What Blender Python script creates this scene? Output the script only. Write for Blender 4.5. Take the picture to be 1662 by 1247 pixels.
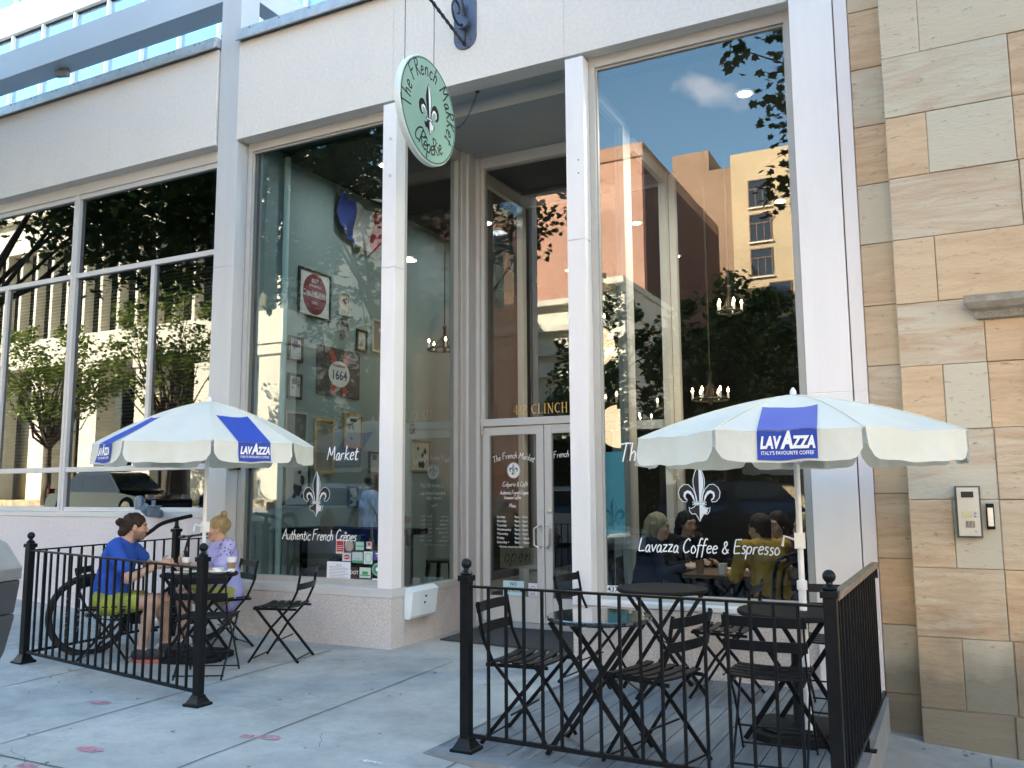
import bpy, bmesh, math, random
import numpy as np
from mathutils import Vector, Matrix
from mathutils.geometry import tessellate_polygon
R = math.radians
SC = bpy.context.scene
COL = SC.collection
for _o in list(bpy.data.objects): bpy.data.objects.remove(_o)

# ---------------------------------------------------------------- camera, sky, sun, exposure
CAM_H = 1.45
YAW, PITCH, ROLL, FPX = R(26.83), R(7.061), R(-0.353), 1396.3
_f = Vector((-math.sin(YAW)*math.cos(PITCH), math.cos(YAW)*math.cos(PITCH), math.sin(PITCH)))
_r = Vector((math.cos(YAW), math.sin(YAW), 0)); _u = _r.cross(_f)
_r2 = _r*math.cos(ROLL)+_u*math.sin(ROLL); _u2 = -_r*math.sin(ROLL)+_u*math.cos(ROLL)
cam_d = bpy.data.cameras.new('camera'); cam = bpy.data.objects.new('camera', cam_d); COL.objects.link(cam)
cam.matrix_world = Matrix(((_r2.x,_u2.x,-_f.x,0),(_r2.y,_u2.y,-_f.y,0),(_r2.z,_u2.z,-_f.z,CAM_H),(0,0,0,1)))
cam_d.sensor_width = 36; cam_d.lens = FPX/1662*36; cam_d.clip_start = 0.05; cam_d.clip_end = 2000
SC.camera = cam
SC.render.resolution_x = 1024; SC.render.resolution_y = 768

SUN_EL, SUN_AZ = R(33), R(-40)          # azimuth measured from +Y (behind the cafe), negative = to the left
world = bpy.data.worlds.new('World'); SC.world = world; world.use_nodes = True
wn = world.node_tree; wn.nodes.clear()
sky = wn.nodes.new('ShaderNodeTexSky'); sky.sky_type = 'NISHITA'; sky.sun_disc = False
sky.sun_elevation = SUN_EL; sky.sun_rotation = SUN_AZ; sky.air_density = 1.0; sky.dust_density = 0.3; sky.ozone_density = 1.5
bg = wn.nodes.new('ShaderNodeBackground'); bg.inputs['Strength'].default_value = 0.13
wo = wn.nodes.new('ShaderNodeOutputWorld')
tc = wn.nodes.new('ShaderNodeTexCoord'); mp = wn.nodes.new('ShaderNodeMapping'); mp.inputs['Scale'].default_value = (1,1,2.6)
cn = wn.nodes.new('ShaderNodeTexNoise'); cn.inputs['Scale'].default_value = 3.1; cn.inputs['Detail'].default_value = 7; cn.inputs['Roughness'].default_value = .55
cr = wn.nodes.new('ShaderNodeValToRGB'); cr.color_ramp.elements[0].position = .56; cr.color_ramp.elements[1].position = .74
cm = wn.nodes.new('ShaderNodeMixRGB'); cm.inputs['Color2'].default_value = (4.2,4.3,4.5,1)
def _dot(v, s):                              # one small elongated cloud opposite the sun
    n = wn.nodes.new('ShaderNodeVectorMath'); n.operation = 'DOT_PRODUCT'; n.inputs[1].default_value = tuple(c*s for c in v)
    nv = wn.nodes.new('ShaderNodeVectorMath'); nv.operation = 'NORMALIZE'; wn.links.new(tc.outputs['Generated'], nv.inputs[0])
    sb = wn.nodes.new('ShaderNodeVectorMath'); sb.operation = 'SUBTRACT'; sb.inputs[1].default_value = (-0.2068,-0.8817,0.4240); wn.links.new(nv.outputs[0], sb.inputs[0]); wn.links.new(sb.outputs[0], n.inputs[0]); return n.outputs['Value']
def _m(op, a, b=None):
    n = wn.nodes.new('ShaderNodeMath'); n.operation = op
    for i, v in enumerate((a, b)):
        if v is None: continue
        if isinstance(v, float): n.inputs[i].default_value = v
        else: wn.links.new(v, n.inputs[i])
    return n.outputs[0]
_dx = _dot((0.8728,-0.3480,-0.3421), 23.168); _dy = _dot((0.4492,0.2993,0.8416), 63.436)
_n2 = wn.nodes.new('ShaderNodeTexNoise'); _n2.inputs['Scale'].default_value = 38; _n2.inputs['Detail'].default_value = 6; wn.links.new(tc.outputs['Generated'], _n2.inputs['Vector'])
_r = _m('SQRT', _m('ADD', _m('MULTIPLY', _dx, _dx), _m('MULTIPLY', _dy, _dy)))
_cl = _m('MULTIPLY', _m('MAXIMUM', _m('SUBTRACT', _m('MULTIPLY', _n2.outputs['Fac'], 2.0), _r), 0.0), 0.75); _cl = _m('MINIMUM', _cl, 0.6)
wn.links.new(tc.outputs['Generated'], mp.inputs['Vector']); wn.links.new(mp.outputs['Vector'], cn.inputs['Vector'])
wn.links.new(cn.outputs['Fac'], cr.inputs['Fac']); wn.links.new(_cl, cm.inputs['Fac'])
hs = wn.nodes.new('ShaderNodeHueSaturation'); hs.inputs['Saturation'].default_value = 1.2; wn.links.new(sky.outputs['Color'], hs.inputs['Color']); wb = wn.nodes.new('ShaderNodeMixRGB'); wb.blend_type = 'MULTIPLY'; wb.inputs[0].default_value = 1; wb.inputs['Color2'].default_value = (1.17,1.04,.82,1); wn.links.new(hs.outputs['Color'], wb.inputs['Color1']); wn.links.new(wb.outputs['Color'], cm.inputs['Color1']); wn.links.new(cm.outputs['Color'], bg.inputs['Color']); wn.links.new(bg.outputs['Background'], wo.inputs['Surface'])
sd = bpy.data.lights.new('sun', 'SUN'); sun = bpy.data.objects.new('sun', sd); COL.objects.link(sun)
sd.energy = 5.0; sd.angle = R(.5); sd.color = (1.0,.91,.77)
_sv = Vector((math.sin(SUN_AZ)*math.cos(SUN_EL), math.cos(SUN_AZ)*math.cos(SUN_EL), math.sin(SUN_EL)))
sun.rotation_euler = _sv.to_track_quat('Z','Y').to_euler(); sun.location = (0,0,60)
vs = SC.view_settings; vs.view_transform = 'Standard'; vs.look = 'None'; vs.gamma = 1; vs.exposure = 3.35
SC.render.engine = 'CYCLES'
SC.cycles.max_bounces = 10; SC.cycles.transparent_max_bounces = 24; SC.cycles.glossy_bounces = 5; SC.cycles.diffuse_bounces = 5
SC.cycles.sample_clamp_indirect = 8; SC.cycles.caustics_reflective = False; SC.cycles.caustics_refractive = False

# ---------------------------------------------------------------- helpers
WM = {}                                   # world matrices of things
def matrix_of(o): return WM.get(o.name, Matrix.Identity(4)) if o else Matrix.Identity(4)
def props(o, label=None, cat=None, group=None, kind=None):
    if label: o['label'] = label
    if cat: o['category'] = cat
    if group: o['group'] = group
    if kind: o['kind'] = kind
    return o
def thing(name, label, cat, loc=(0,0,0), rz=0, group=None):
    o = bpy.data.objects.new(name, None); COL.objects.link(o); o.empty_display_size = .1
    o.location = loc; o.rotation_euler = (0,0,rz)
    WM[o.name] = Matrix.Translation(loc) @ Matrix.Rotation(rz,4,'Z')
    return props(o, label, cat, group)
def clone(root, loc, rz, label=None):
    def cp(o, par):
        c = o.copy(); COL.objects.link(c); c.parent = par
        for ch in [x for x in COL.objects if x.parent == o]: cp(ch, c)
        return c
    c = cp(root, None); c.location = loc; c.rotation_euler = (0,0,rz)
    if label: c['label'] = label
    return c

class MB:
    def __init__(s): s.v=[]; s.f=[]; s.c=[]; s.M=Matrix.Identity(4); s.col=None
    def add(s, vs, fs):
        n=len(s.v); M=s.M
        s.v += [tuple(M @ Vector(p)) for p in vs]; s.f += [tuple(i+n for i in f) for f in fs]
        s.c += [s.col]*len(fs)
        return s
    def box(s, x0,x1,y0,y1,z0,z1):
        return s.add([(x0,y0,z0),(x1,y0,z0),(x1,y1,z0),(x0,y1,z0),(x0,y0,z1),(x1,y0,z1),(x1,y1,z1),(x0,y1,z1)],
                     [(0,3,2,1),(4,5,6,7),(0,1,5,4),(1,2,6,5),(2,3,7,6),(3,0,4,7)])
    def beam(s, a, b, w, h, up=(0,0,1)):
        a=Vector(a); b=Vector(b); d=(b-a).normalized(); u=Vector(up)
        if abs(d.dot(u))>.99: u=Vector((1,0,0))
        x=d.cross(u).normalized(); u=x.cross(d).normalized()
        P=[]
        for p in (a,b):
            for i,j in ((-1,-1),(1,-1),(1,1),(-1,1)): P.append(p+x*(i*w/2)+u*(j*h/2))
        return s.add(P,[(3,2,1,0),(4,5,6,7),(0,1,5,4),(1,2,6,5),(2,3,7,6),(3,0,4,7)])
    def tube(s, pts, r, n=8, cap=True, closed=False):
        pts=[Vector(p) for p in pts]; m=len(pts); rr = r if isinstance(r,(list,tuple)) else [r]*m
        V=[]; prev=None
        for i,p in enumerate(pts):
            if closed: d=(pts[(i+1)%m]-pts[i-1]).normalized()
            else: d=(pts[min(i+1,m-1)]-pts[max(i-1,0)]).normalized()
            if prev is None:
                u=Vector((0,0,1)) if abs(d.z)<.9 else Vector((1,0,0))
                prev=d.cross(u).normalized()
            x=(prev-d*prev.dot(d)).normalized(); prev=x; y=d.cross(x)
            for k in range(n):
                a=2*math.pi*k/n; V.append(p+x*(math.cos(a)*rr[i])+y*(math.sin(a)*rr[i]))
        F=[]
        for i in range(m if closed else m-1):
            for k in range(n):
                j=(i+1)%m
                F.append((i*n+k, i*n+(k+1)%n, j*n+(k+1)%n, j*n+k))
        if cap and not closed: F.append(tuple(range(n-1,-1,-1))); F.append(tuple((m-1)*n+k for k in range(n)))
        return s.add(V,F)
    def lathe(s, prof, c=(0,0,0), n=16, sq=False):
        V=[];F=[];m=len(prof)
        for r,z in prof:
            for k in range(n):
                a=2*math.pi*(k+.5)/n; V.append((c[0]+r*math.cos(a),c[1]+r*math.sin(a),c[2]+z))
        for i in range(m-1):
            for k in range(n): F.append((i*n+k,i*n+(k+1)%n,(i+1)*n+(k+1)%n,(i+1)*n+k))
        F.append(tuple(range(n-1,-1,-1))); F.append(tuple((m-1)*n+k for k in range(n)))
        return s.add(V,F)
    def poly(s, pts, z=0):                 # flat 2D polygon in local XY
        P=[Vector((x,y,z)) for x,y in pts]; T=tessellate_polygon([P])
        out=[]
        for t in T:
            a,b,c=[P[i] for i in t]
            out.append(t if (b-a).cross(c-a).z>0 else t[::-1])
        return s.add(P,[tuple(t) for t in out])
    def prism(s, pts, z0, z1):
        n=len(pts); P=[Vector((x,y,0)) for x,y in pts]
        area=sum(pts[i][0]*pts[(i+1)%n][1]-pts[(i+1)%n][0]*pts[i][1] for i in range(n))
        if area<0: pts=pts[::-1]; P=P[::-1]
        V=[(x,y,z0) for x,y in pts]+[(x,y,z1) for x,y in pts]; F=[]
        for t in tessellate_polygon([P]):
            a,b,c=[P[i] for i in t]
            if (b-a).cross(c-a).z<0: t=t[::-1]
            F.append(tuple(i+n for i in t)); F.append(tuple(t[::-1]))
        for i in range(n): F.append((i,(i+1)%n,(i+1)%n+n,i+n))
        return s.add(V,F)
    def ball(s, c, r, n=12, sx=1, sy=1, sz=1):
        prof=[]; m=max(4,n//2)
        V=[];F=[]
        for i in range(1,m):
            t=math.pi*i/m
            for k in range(n):
                a=2*math.pi*k/n; V.append((c[0]+r*sx*math.sin(t)*math.cos(a),c[1]+r*sy*math.sin(t)*math.sin(a),c[2]+r*sz*math.cos(t)))
        top=len(V); V.append((c[0],c[1],c[2]+r*sz)); V.append((c[0],c[1],c[2]-r*sz))
        for i in range(m-2):
            for k in range(n): F.append((i*n+k,(i+1)*n+k,(i+1)*n+(k+1)%n,i*n+(k+1)%n))
        for k in range(n): F.append((top,k,(k+1)%n)); F.append((top+1,(m-2)*n+(k+1)%n,(m-2)*n+k))
        return s.add(V,F)
    def build(s, name, m, parent=None, smooth=False, bevel=0, world=True, label=None, angle=35):
        me=bpy.data.meshes.new(name); V=s.v
        if parent is not None and world:
            I=matrix_of(parent).inverted(); V=[tuple(I @ Vector(p)) for p in V]
        me.from_pydata(V,[],s.f); me.update()
        if any(c is not None for c in s.c):
            at=me.color_attributes.new('tint','FLOAT_COLOR','CORNER'); dat=[]
            for p,c in zip(me.polygons,s.c): dat += list(c if c else (1,1,1,1))*p.loop_total
            at.data.foreach_set('color',dat)
        me.materials.append(m)
        if smooth: me.polygons.foreach_set('use_smooth',[True]*len(me.polygons))
        o=bpy.data.objects.new(name,me); COL.objects.link(o)
        if parent is not None: o.parent=parent
        if parent is not None: WM[o.name]=matrix_of(parent)
        if smooth and angle<179:
            try: me.set_sharp_from_angle(angle=R(angle))
            except Exception: pass
        if bevel:
            b=o.modifiers.new('bevel','BEVEL'); b.width=bevel; b.segments=2; b.limit_method='ANGLE'; b.angle_limit=R(40)
        if label: o['label']=label
        return o
def frame(o, x, y):                        # 4x4 with local x,y axes given; z = x cross y
    x=Vector(x).normalized(); y=Vector(y).normalized(); z=x.cross(y)
    return Matrix(((x.x,y.x,z.x,o[0]),(x.y,y.y,z.y,o[1]),(x.z,y.z,z.z,o[2]),(0,0,0,1)))
FAC = lambda x,z,y: frame((x,y,z),(1,0,0),(0,0,1))      # plane facing -Y (towards the street)

# ---------------------------------------------------------------- materials
def mat(name, col, rough=.5, metal=0, var=0, scale=6, bump=0, bscale=60, spec=.5, stretch=(1,1,1), tint=False, col2=None, alpha=1, emit=None, estr=0, sss=0, coat=0, dirt=0, dirtcol=(.08,.075,.065,1), dscale=1.3):
    m=bpy.data.materials.new(name); m.use_nodes=True; nt=m.node_tree; b=nt.nodes['Principled BSDF']; L=nt.links
    b.inputs['Base Color'].default_value=(*col,1); b.inputs['Roughness'].default_value=rough; b.inputs['Metallic'].default_value=metal
    b.inputs['Specular IOR Level'].default_value=spec
    if coat: b.inputs['Coat Weight'].default_value=coat
    if sss: b.inputs['Subsurface Weight'].default_value=sss; b.inputs['Subsurface Scale'].default_value=.01
    if emit: b.inputs['Emission Color'].default_value=(*emit,1); b.inputs['Emission Strength'].default_value=estr
    if var or bump or tint or dirt:
        t=nt.nodes.new('ShaderNodeTexCoord'); mpn=nt.nodes.new('ShaderNodeMapping'); mpn.inputs['Scale'].default_value=stretch
        L.new(t.outputs['Object'],mpn.inputs['Vector']); out=None
        if var:
            n=nt.nodes.new('ShaderNodeTexNoise'); n.inputs['Scale'].default_value=scale; n.inputs['Detail'].default_value=8; n.inputs['Roughness'].default_value=.62
            L.new(mpn.outputs['Vector'],n.inputs['Vector'])
            mr=nt.nodes.new('ShaderNodeMapRange'); mr.inputs['From Min'].default_value=.3; mr.inputs['From Max'].default_value=.7
            L.new(n.outputs['Fac'],mr.inputs['Value'])
            mx=nt.nodes.new('ShaderNodeMixRGB'); L.new(mr.outputs['Result'],mx.inputs['Fac'])
            c2 = col2 if col2 else tuple(min(1,c*(1+var)) for c in col)
            c1 = col if col2 else tuple(c*(1-var) for c in col)
            mx.inputs['Color1'].default_value=(*c1,1); mx.inputs['Color2'].default_value=(*c2,1)
            out=mx.outputs['Color']
        if tint:
            at=nt.nodes.new('ShaderNodeAttribute'); at.attribute_name='tint'
            if out is None: out=at.outputs['Color']
            else:
                mm=nt.nodes.new('ShaderNodeMixRGB'); mm.blend_type='MULTIPLY'; mm.inputs['Fac'].default_value=1
                L.new(out,mm.inputs['Color1']); L.new(at.outputs['Color'],mm.inputs['Color2']); out=mm.outputs['Color']
        if dirt:
            n=nt.nodes.new('ShaderNodeTexNoise'); n.inputs['Scale'].default_value=dscale; n.inputs['Detail'].default_value=9; n.inputs['Roughness'].default_value=.7
            L.new(mpn.outputs['Vector'],n.inputs['Vector'])
            mr=nt.nodes.new('ShaderNodeMapRange'); mr.inputs['From Min'].default_value=.5; mr.inputs['From Max'].default_value=.75; mr.inputs['To Max'].default_value=dirt
            L.new(n.outputs['Fac'],mr.inputs['Value'])
            mm=nt.nodes.new('ShaderNodeMixRGB'); L.new(mr.outputs['Result'],mm.inputs['Fac']); mm.inputs['Color2'].default_value=dirtcol
            if out is None: mm.inputs['Color1'].default_value=(*col,1)
            else: L.new(out,mm.inputs['Color1'])
            out=mm.outputs['Color']
        if out is not None: L.new(out,b.inputs['Base Color'])
        if bump:
            n=nt.nodes.new('ShaderNodeTexNoise'); n.inputs['Scale'].default_value=bscale; n.inputs['Detail'].default_value=4
            L.new(mpn.outputs['Vector'],n.inputs['Vector'])
            bp=nt.nodes.new('ShaderNodeBump'); bp.inputs['Strength'].default_value=bump; bp.inputs['Distance'].default_value=.01
            L.new(n.outputs['Fac'],bp.inputs['Height']); L.new(bp.outputs['Normal'],b.inputs['Normal'])
    return m
def glass(name, tint=(1,1,1), boost=1.0, base=.0, wob=0):
    m=bpy.data.materials.new(name); m.use_nodes=True; nt=m.node_tree; nt.nodes.clear(); L=nt.links
    o=nt.nodes.new('ShaderNodeOutputMaterial'); mix=nt.nodes.new('ShaderNodeMixShader'); tr=nt.nodes.new('ShaderNodeBsdfTransparent'); gl=nt.nodes.new('ShaderNodeBsdfGlossy')
    tr.inputs['Color'].default_value=(*tint,1); gl.inputs['Roughness'].default_value=0; gl.inputs['Color'].default_value=(1,1,1,1)
    ge=nt.nodes.new('ShaderNodeNewGeometry'); dt=nt.nodes.new('ShaderNodeVectorMath'); dt.operation='DOT_PRODUCT'; L.new(ge.outputs['Incoming'],dt.inputs[0]); L.new(ge.outputs['Normal'],dt.inputs[1])
    def mth(op,a,b=None,c=None):
        n=nt.nodes.new('ShaderNodeMath'); n.operation=op
        for i,v in enumerate((a,b,c)):
            if v is None: continue
            if isinstance(v,(int,float)): n.inputs[i].default_value=v
            else: L.new(v,n.inputs[i])
        return n.outputs[0]
    k=mth('POWER',mth('SUBTRACT',1.0,mth('ABSOLUTE',dt.outputs['Value'])),5)      # Schlick reflectance of a two-faced pane
    refl=mth('MULTIPLY_ADD',mth('MULTIPLY_ADD',k,.957,.043),1.8*boost,base)
    mu=nt.nodes.new('ShaderNodeMath'); mu.operation='MULTIPLY'; mu.use_clamp=True; L.new(refl,mu.inputs[0]); L.new(mth('SUBTRACT',1.0,ge.outputs['Backfacing']),mu.inputs[1])
    L.new(mu.outputs[0],mix.inputs['Fac']); L.new(tr.outputs[0],mix.inputs[1]); L.new(gl.outputs[0],mix.inputs[2]); L.new(mix.outputs[0],o.inputs['Surface'])
    if wob:                                # slight waviness of a large plate
        t=nt.nodes.new('ShaderNodeTexCoord'); n=nt.nodes.new('ShaderNodeTexNoise'); n.inputs['Scale'].default_value=.8; n.inputs['Detail'].default_value=1
        bp=nt.nodes.new('ShaderNodeBump'); bp.inputs['Strength'].default_value=wob; bp.inputs['Distance'].default_value=.01
        L.new(t.outputs['Object'],n.inputs['Vector']); L.new(n.outputs['Fac'],bp.inputs['Height']); L.new(bp.outputs['Normal'],gl.inputs['Normal'])
    return m
M = {}
M['alu']    = mat('painted_aluminium',(.60,.585,.57),.42,0,.04,3,.05,150,dirt=.12,dscale=3)
M['alu_dk'] = mat('grey_metal_cladding',(.40,.42,.44),.45,.1,.05,2,stretch=(1,1,.3))
M['alu_wh'] = mat('pale_painted_metal',(.84,.80,.78),.4,0,.03,2,.03,120,dirt=.14,dscale=2.2,dirtcol=(.5,.47,.43,1),stretch=(2,2,.35))
M['col_gr'] = mat('column_grey_paint',(.55,.55,.55),.42,0,.04,2,stretch=(3,3,.4))
M['frame']  = mat('window_frame_beige',(.47,.45,.42),.45,0,.06,4)
M['stucco'] = mat('pebbled_stucco',(.74,.685,.625),.85,0,.07,30,.35,160,dirt=.25,dscale=.9,dirtcol=(.50,.47,.44,1))
M['granite']= mat('pink_granite',(.60,.54,.50),.6,0,.30,70,.15,90,dirt=.6,dscale=1.6,dirtcol=(.30,.27,.23,1))
M['bulkh']  = mat('pinkish_wall_stone',(.66,.60,.60),.7,0,.1,40,.2,120,dirt=.2,dscale=1.1,dirtcol=(.42,.39,.38,1))
M['coping'] = mat('galvanised_coping',(.55,.56,.57),.35,.6,.15,8)
M['soffit'] = mat('grey_soffit_paint',(.42,.44,.44),.6,0,.05,2)
M['black']  = mat('black_painted_iron',(.006,.0065,.0075),.38,0,.3,20,.06,90,spec=.22)
M['blackm'] = mat('matt_black',(.008,.0085,.010),.6,spec=.2)
M['glass']  = glass('shop_glass',(.76,.81,.805),1.30,.012)
M['glassd'] = glass('tinted_office_glass',(.45,.48,.48),1.15,.03,.0)
M['glass2'] = glass('door_glass',(.68,.72,.71),1.2,.01)
M['teal']   = mat('teal_wall_paint',(.25,.325,.33),.7,0,.05,1.2)
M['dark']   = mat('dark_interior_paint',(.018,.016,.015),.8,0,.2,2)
M['floor']  = mat('dark_wood_floor',(.07,.05,.035),.4,0,.3,4,stretch=(1,6,1))
M['white']  = mat('white_paint',(.82,.82,.80),.4,0,.03,4)
M['wtxt']   = mat('white_vinyl_lettering',(.86,.86,.86),.5)
M['btxt']   = mat('black_vinyl',(.012,.012,.014),.45)
M['gold']   = mat('gold_leaf_lettering',(.62,.40,.10),.35,.3)
M['steel']  = mat('brushed_steel',(.62,.63,.64),.28,.9,.1,30)
# ---------------------------------------------------------------- ground
def gz(x):                                 # sidewalk height: falls gently to the right, rises to the left
    if x < -6.0: return .045*(-6.0-x)
    if x < -2.75: return 0.0
    return max(-.098*(x+2.75), -.245-.06*(x+.25)) if x > -.25 else -.098*(x+2.75)
def gz(x):
    if x < -6.0: return min(.9,.045*(-6.0-x))
    if x < -2.75: return 0.0
    if x < -.25: return -.1*(x+2.75)
    return max(-1.2,-.25-.07*(x+.25))
def m_sidewalk():
    m=bpy.data.materials.new('sidewalk_concrete'); m.use_nodes=True; nt=m.node_tree; b=nt.nodes['Principled BSDF']; L=nt.links
    t=nt.nodes.new('ShaderNodeTexCoord')
    def noise(sc,det=8,ro=.6,vec=None):
        n=nt.nodes.new('ShaderNodeTexNoise'); n.inputs['Scale'].default_value=sc; n.inputs['Detail'].default_value=det; n.inputs['Roughness'].default_value=ro
        L.new(vec or t.outputs['Object'],n.inputs['Vector']); return n.outputs['Fac']
    def mr(v,a,bb,c,d):
        n=nt.nodes.new('ShaderNodeMapRange'); n.inputs[1].default_value=a; n.inputs[2].default_value=bb; n.inputs[3].default_value=c; n.inputs[4].default_value=d; L.new(v,n.inputs[0]); return n.outputs[0]
    def mix(f,c1,c2,mode='MIX'):
        n=nt.nodes.new('ShaderNodeMixRGB'); n.blend_type=mode
        if isinstance(f,float): n.inputs[0].default_value=f
        else: L.new(f,n.inputs[0])
        for i,c in((1,c1),(2,c2)):
            if isinstance(c,tuple): n.inputs[i].default_value=(*c,1)
            else: L.new(c,n.inputs[i])
        return n.outputs[0]
    c=mix(mr(noise(.9,9,.72),.36,.64,0,1),(.27,.26,.235),(.49,.465,.42))
    c=mix(mr(noise(35,6,.7),.35,.75,0,.5),c,(.30,.30,.30))
    c=mix(mr(noise(2.4,10,.75),.53,.66,0,.5),c,(.22,.222,.22))            # stains
    c=mix(mr(noise(4.5,10,.85),.60,.68,0,.5),c,(.56,.56,.54))                # pale scuffs
    v=nt.nodes.new('ShaderNodeTexVoronoi'); v.inputs['Scale'].default_value=11; L.new(t.outputs['Object'],v.inputs['Vector'])
    c=mix(mr(v.outputs['Distance'],.0,.05,.65,0),c,(.13,.13,.13))
    c=mix(mr(noise(14,10,.85),.62,.72,0,.55),c,(.17,.175,.18))
    c=mix(mr(noise(1.3,12,.8),.57,.63,0,.4),c,(.50,.50,.48))
    L.new(c,b.inputs['Base Color']); b.inputs['Roughness'].default_value=.85
    bp=nt.nodes.new('ShaderNodeBump'); bp.inputs['Strength'].default_value=.35; bp.inputs['Distance'].default_value=.006; L.new(noise(90,5,.7),bp.inputs['Height']); L.new(bp.outputs['Normal'],b.inputs['Normal'])
    return m
M['walk']=m_sidewalk()
XS=[-60,-40,-26,-20,-14,-10.3,-9,-7.7,-6.4,-6.0,-5.1,-3.8,-2.75,-2.5,-1.2,-.25,.1,1.4,2.7,4,6,9,14,20,34]
def strip(y0,y1,dz=0,x0=-60,x1=34,side=None):
    mb=MB(); xs=[x for x in XS if x0<=x<=x1]
    V=[];F=[]
    for x in xs: V += [(x,y0,gz(x)+dz),(x,y1,gz(x)+dz),(x,y0,gz(x)+dz-.2)]
    for i in range(len(xs)-1):
        a=3*i; F += [(a,a+3,a+4,a+1),(a+2,a+5,a+3,a)]
    return mb.add(V,F)
props(strip(2.55,17).build('sidewalk',M['walk']),kind='structure')
kb=strip(2.38,2.546,.004); props(kb.build('kerb',mat('kerb_concrete',(.42,.42,.41),.8,0,.15,6,.2,60)),kind='structure')
# joints: thin dark grooves laid as raised sheets 4 mm above the slab
jm=mat('joint_dirt',(.075,.075,.072),.95,0,.3,20)
mb=MB()
rj=random.Random(3)
for x in (-11.6,-10.3,-9.0,-7.7,-6.42,-5.1,-3.8,-2.5,.12,1.4,2.7):
    y=2.56; pts=[]
    while y<6.72:
        pts.append((x+(y-4.7)*-.045*(1 if x<-3 else 0)+rj.uniform(-.004,.004),y)); y+=.22
    w=.0045
    V=[];F=[]
    for (a,c) in pts: ww=w*rj.uniform(.7,1.3); V += [(a-ww,c,gz(a-ww)+.004),(a+ww,c,gz(a+ww)+.004)]
    for i in range(len(pts)-1): F.append((2*i,2*i+1,2*i+3,2*i+2))
    mb.add(V,F)
for y in (3.18,):
    xs=[-12,-10,-8,-6.4,-6,-5.1,-3.8,-2.75]
    for a,c in zip(xs[:-1],xs[1:]): mb.add([(a,y-.005,gz(a)+.005),(c,y-.005,gz(c)+.005),(c,y+.005,gz(c)+.005),(a,y+.005,gz(a)+.005)],[(0,1,2,3)])
props(mb.build('pavement_joints',jm),kind='structure')
# sprayed pink utility marks and chalky paint remains on the slab
pk=mat('faded_pink_spray_paint',(.56,.22,.27),.85,0,.3,30)
def patchy(m,sc,lo,hi,mx_=1):
    nt=m.node_tree; L=nt.links; t=nt.nodes.new('ShaderNodeTexCoord'); n=nt.nodes.new('ShaderNodeTexNoise'); n.inputs['Scale'].default_value=sc; n.inputs['Detail'].default_value=10; n.inputs['Roughness'].default_value=.75; L.new(t.outputs['Object'],n.inputs['Vector'])
    r=nt.nodes.new('ShaderNodeMapRange'); r.inputs[1].default_value=lo; r.inputs[2].default_value=hi; r.inputs[4].default_value=mx_; L.new(n.outputs[0],r.inputs[0]); L.new(r.outputs[0],nt.nodes['Principled BSDF'].inputs['Alpha'])
patchy(pk,14,.33,.55,.85)
def blob(cx,cy,l,w,ang,seed,z=.006):
    rr=random.Random(seed); P=[]
    for k in range(30):
        a=2*math.pi*k/30; r=1+rr.uniform(-.16,.1); x=l/2*math.copysign(abs(math.cos(a))**.7,math.cos(a))*r; y=w/2*math.copysign(abs(math.sin(a))**.7,math.sin(a))*r
        P.append((cx+x*math.cos(ang)-y*math.sin(ang), cy+x*math.sin(ang)+y*math.cos(ang)))
    return [(x,y) for x,y in P]
mb=MB()
for cx,cy,l,w,a,sd_ in ((-5.385,4.245,.20,.08,.1,1),(-4.46,3.47,.19,.09,.0,2),(-3.84,4.06,.09,.07,.2,3),(-3.70,4.10,.16,.08,.1,4),(-4.50,3.12,.14,.07,.1,5)):
    mb.poly(blob(cx,cy,l,w,a,sd_),.0055)
o=mb.build('spray_paint_mark',pk); props(o,kind='structure')
wm_=mat('worn_white_paint',(.60,.62,.63),.85,0,.3,40); patchy(wm_,25,.42,.55,.8)
mb=MB()
for x0,y0,x1,y1,w in ((-5.49,4.56,-5.26,4.60,.007),(-4.62,4.27,-4.42,4.33,.008),(-2.95,3.98,-2.78,3.98,.02)):
    d=Vector((x1-x0,y1-y0)).normalized(); n=(-d.y*w,d.x*w); mb.add([(x0-n[0],y0-n[1],.006),(x1-n[0],y1-n[1],.006),(x1+n[0]*.4,y1+n[1]*.4,.006),(x0+n[0]*.6,y0+n[1],.006)],[(0,1,2,3)])
props(mb.build('paint_scratches',wm_),kind='structure')
# flattened chewing gum and dark spots on the slabs
gm=mat('old_gum',(.075,.075,.075),.9,0,.3,40); rg=random.Random(12)
mb=MB()
for _ in range(130):
    x,y=rg.uniform(-7.5,.6),rg.uniform(2.7,6.6)
    if -2.8<x<-.4 and y>4.1: continue
    r=rg.uniform(.005,.014); P=[(x+r*rg.uniform(.7,1.2)*math.cos(a),y+r*rg.uniform(.7,1.2)*math.sin(a)) for a in [i*.785 for i in range(8)]]
    mb.add([(px_,py_,gz(px_)+.0055) for px_,py_ in P],[tuple(range(8))])
o=mb.build('gum_spots',gm); props(o,kind='structure')
# a broken slab patch and hairline cracks
mb=MB()
for (x,y,n_) in ((-4.9,3.3,26),(-3.3,4.6,20),(-5.6,4.9,18),(-3.2,3.2,16)):
    a=rg.uniform(0,6.3); pts=[]
    for i in range(n_): pts.append((x,y)); a+=rg.uniform(-.7,.7); x+=.035*math.cos(a); y+=.035*math.sin(a)
    V=[];F=[]
    for i,(p,q) in enumerate(pts): w=.0016*rg.uniform(.4,1.3)*(1-abs(i/n_-.5)); V+=[(p-w,q-w,gz(p)+.006),(p+w,q+w,gz(p)+.006)]
    for i in range(n_-1): F.append((2*i,2*i+1,2*i+3,2*i+2))
    mb.add(V,F)
props(mb.build('hairline_cracks',jm),kind='structure')
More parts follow.
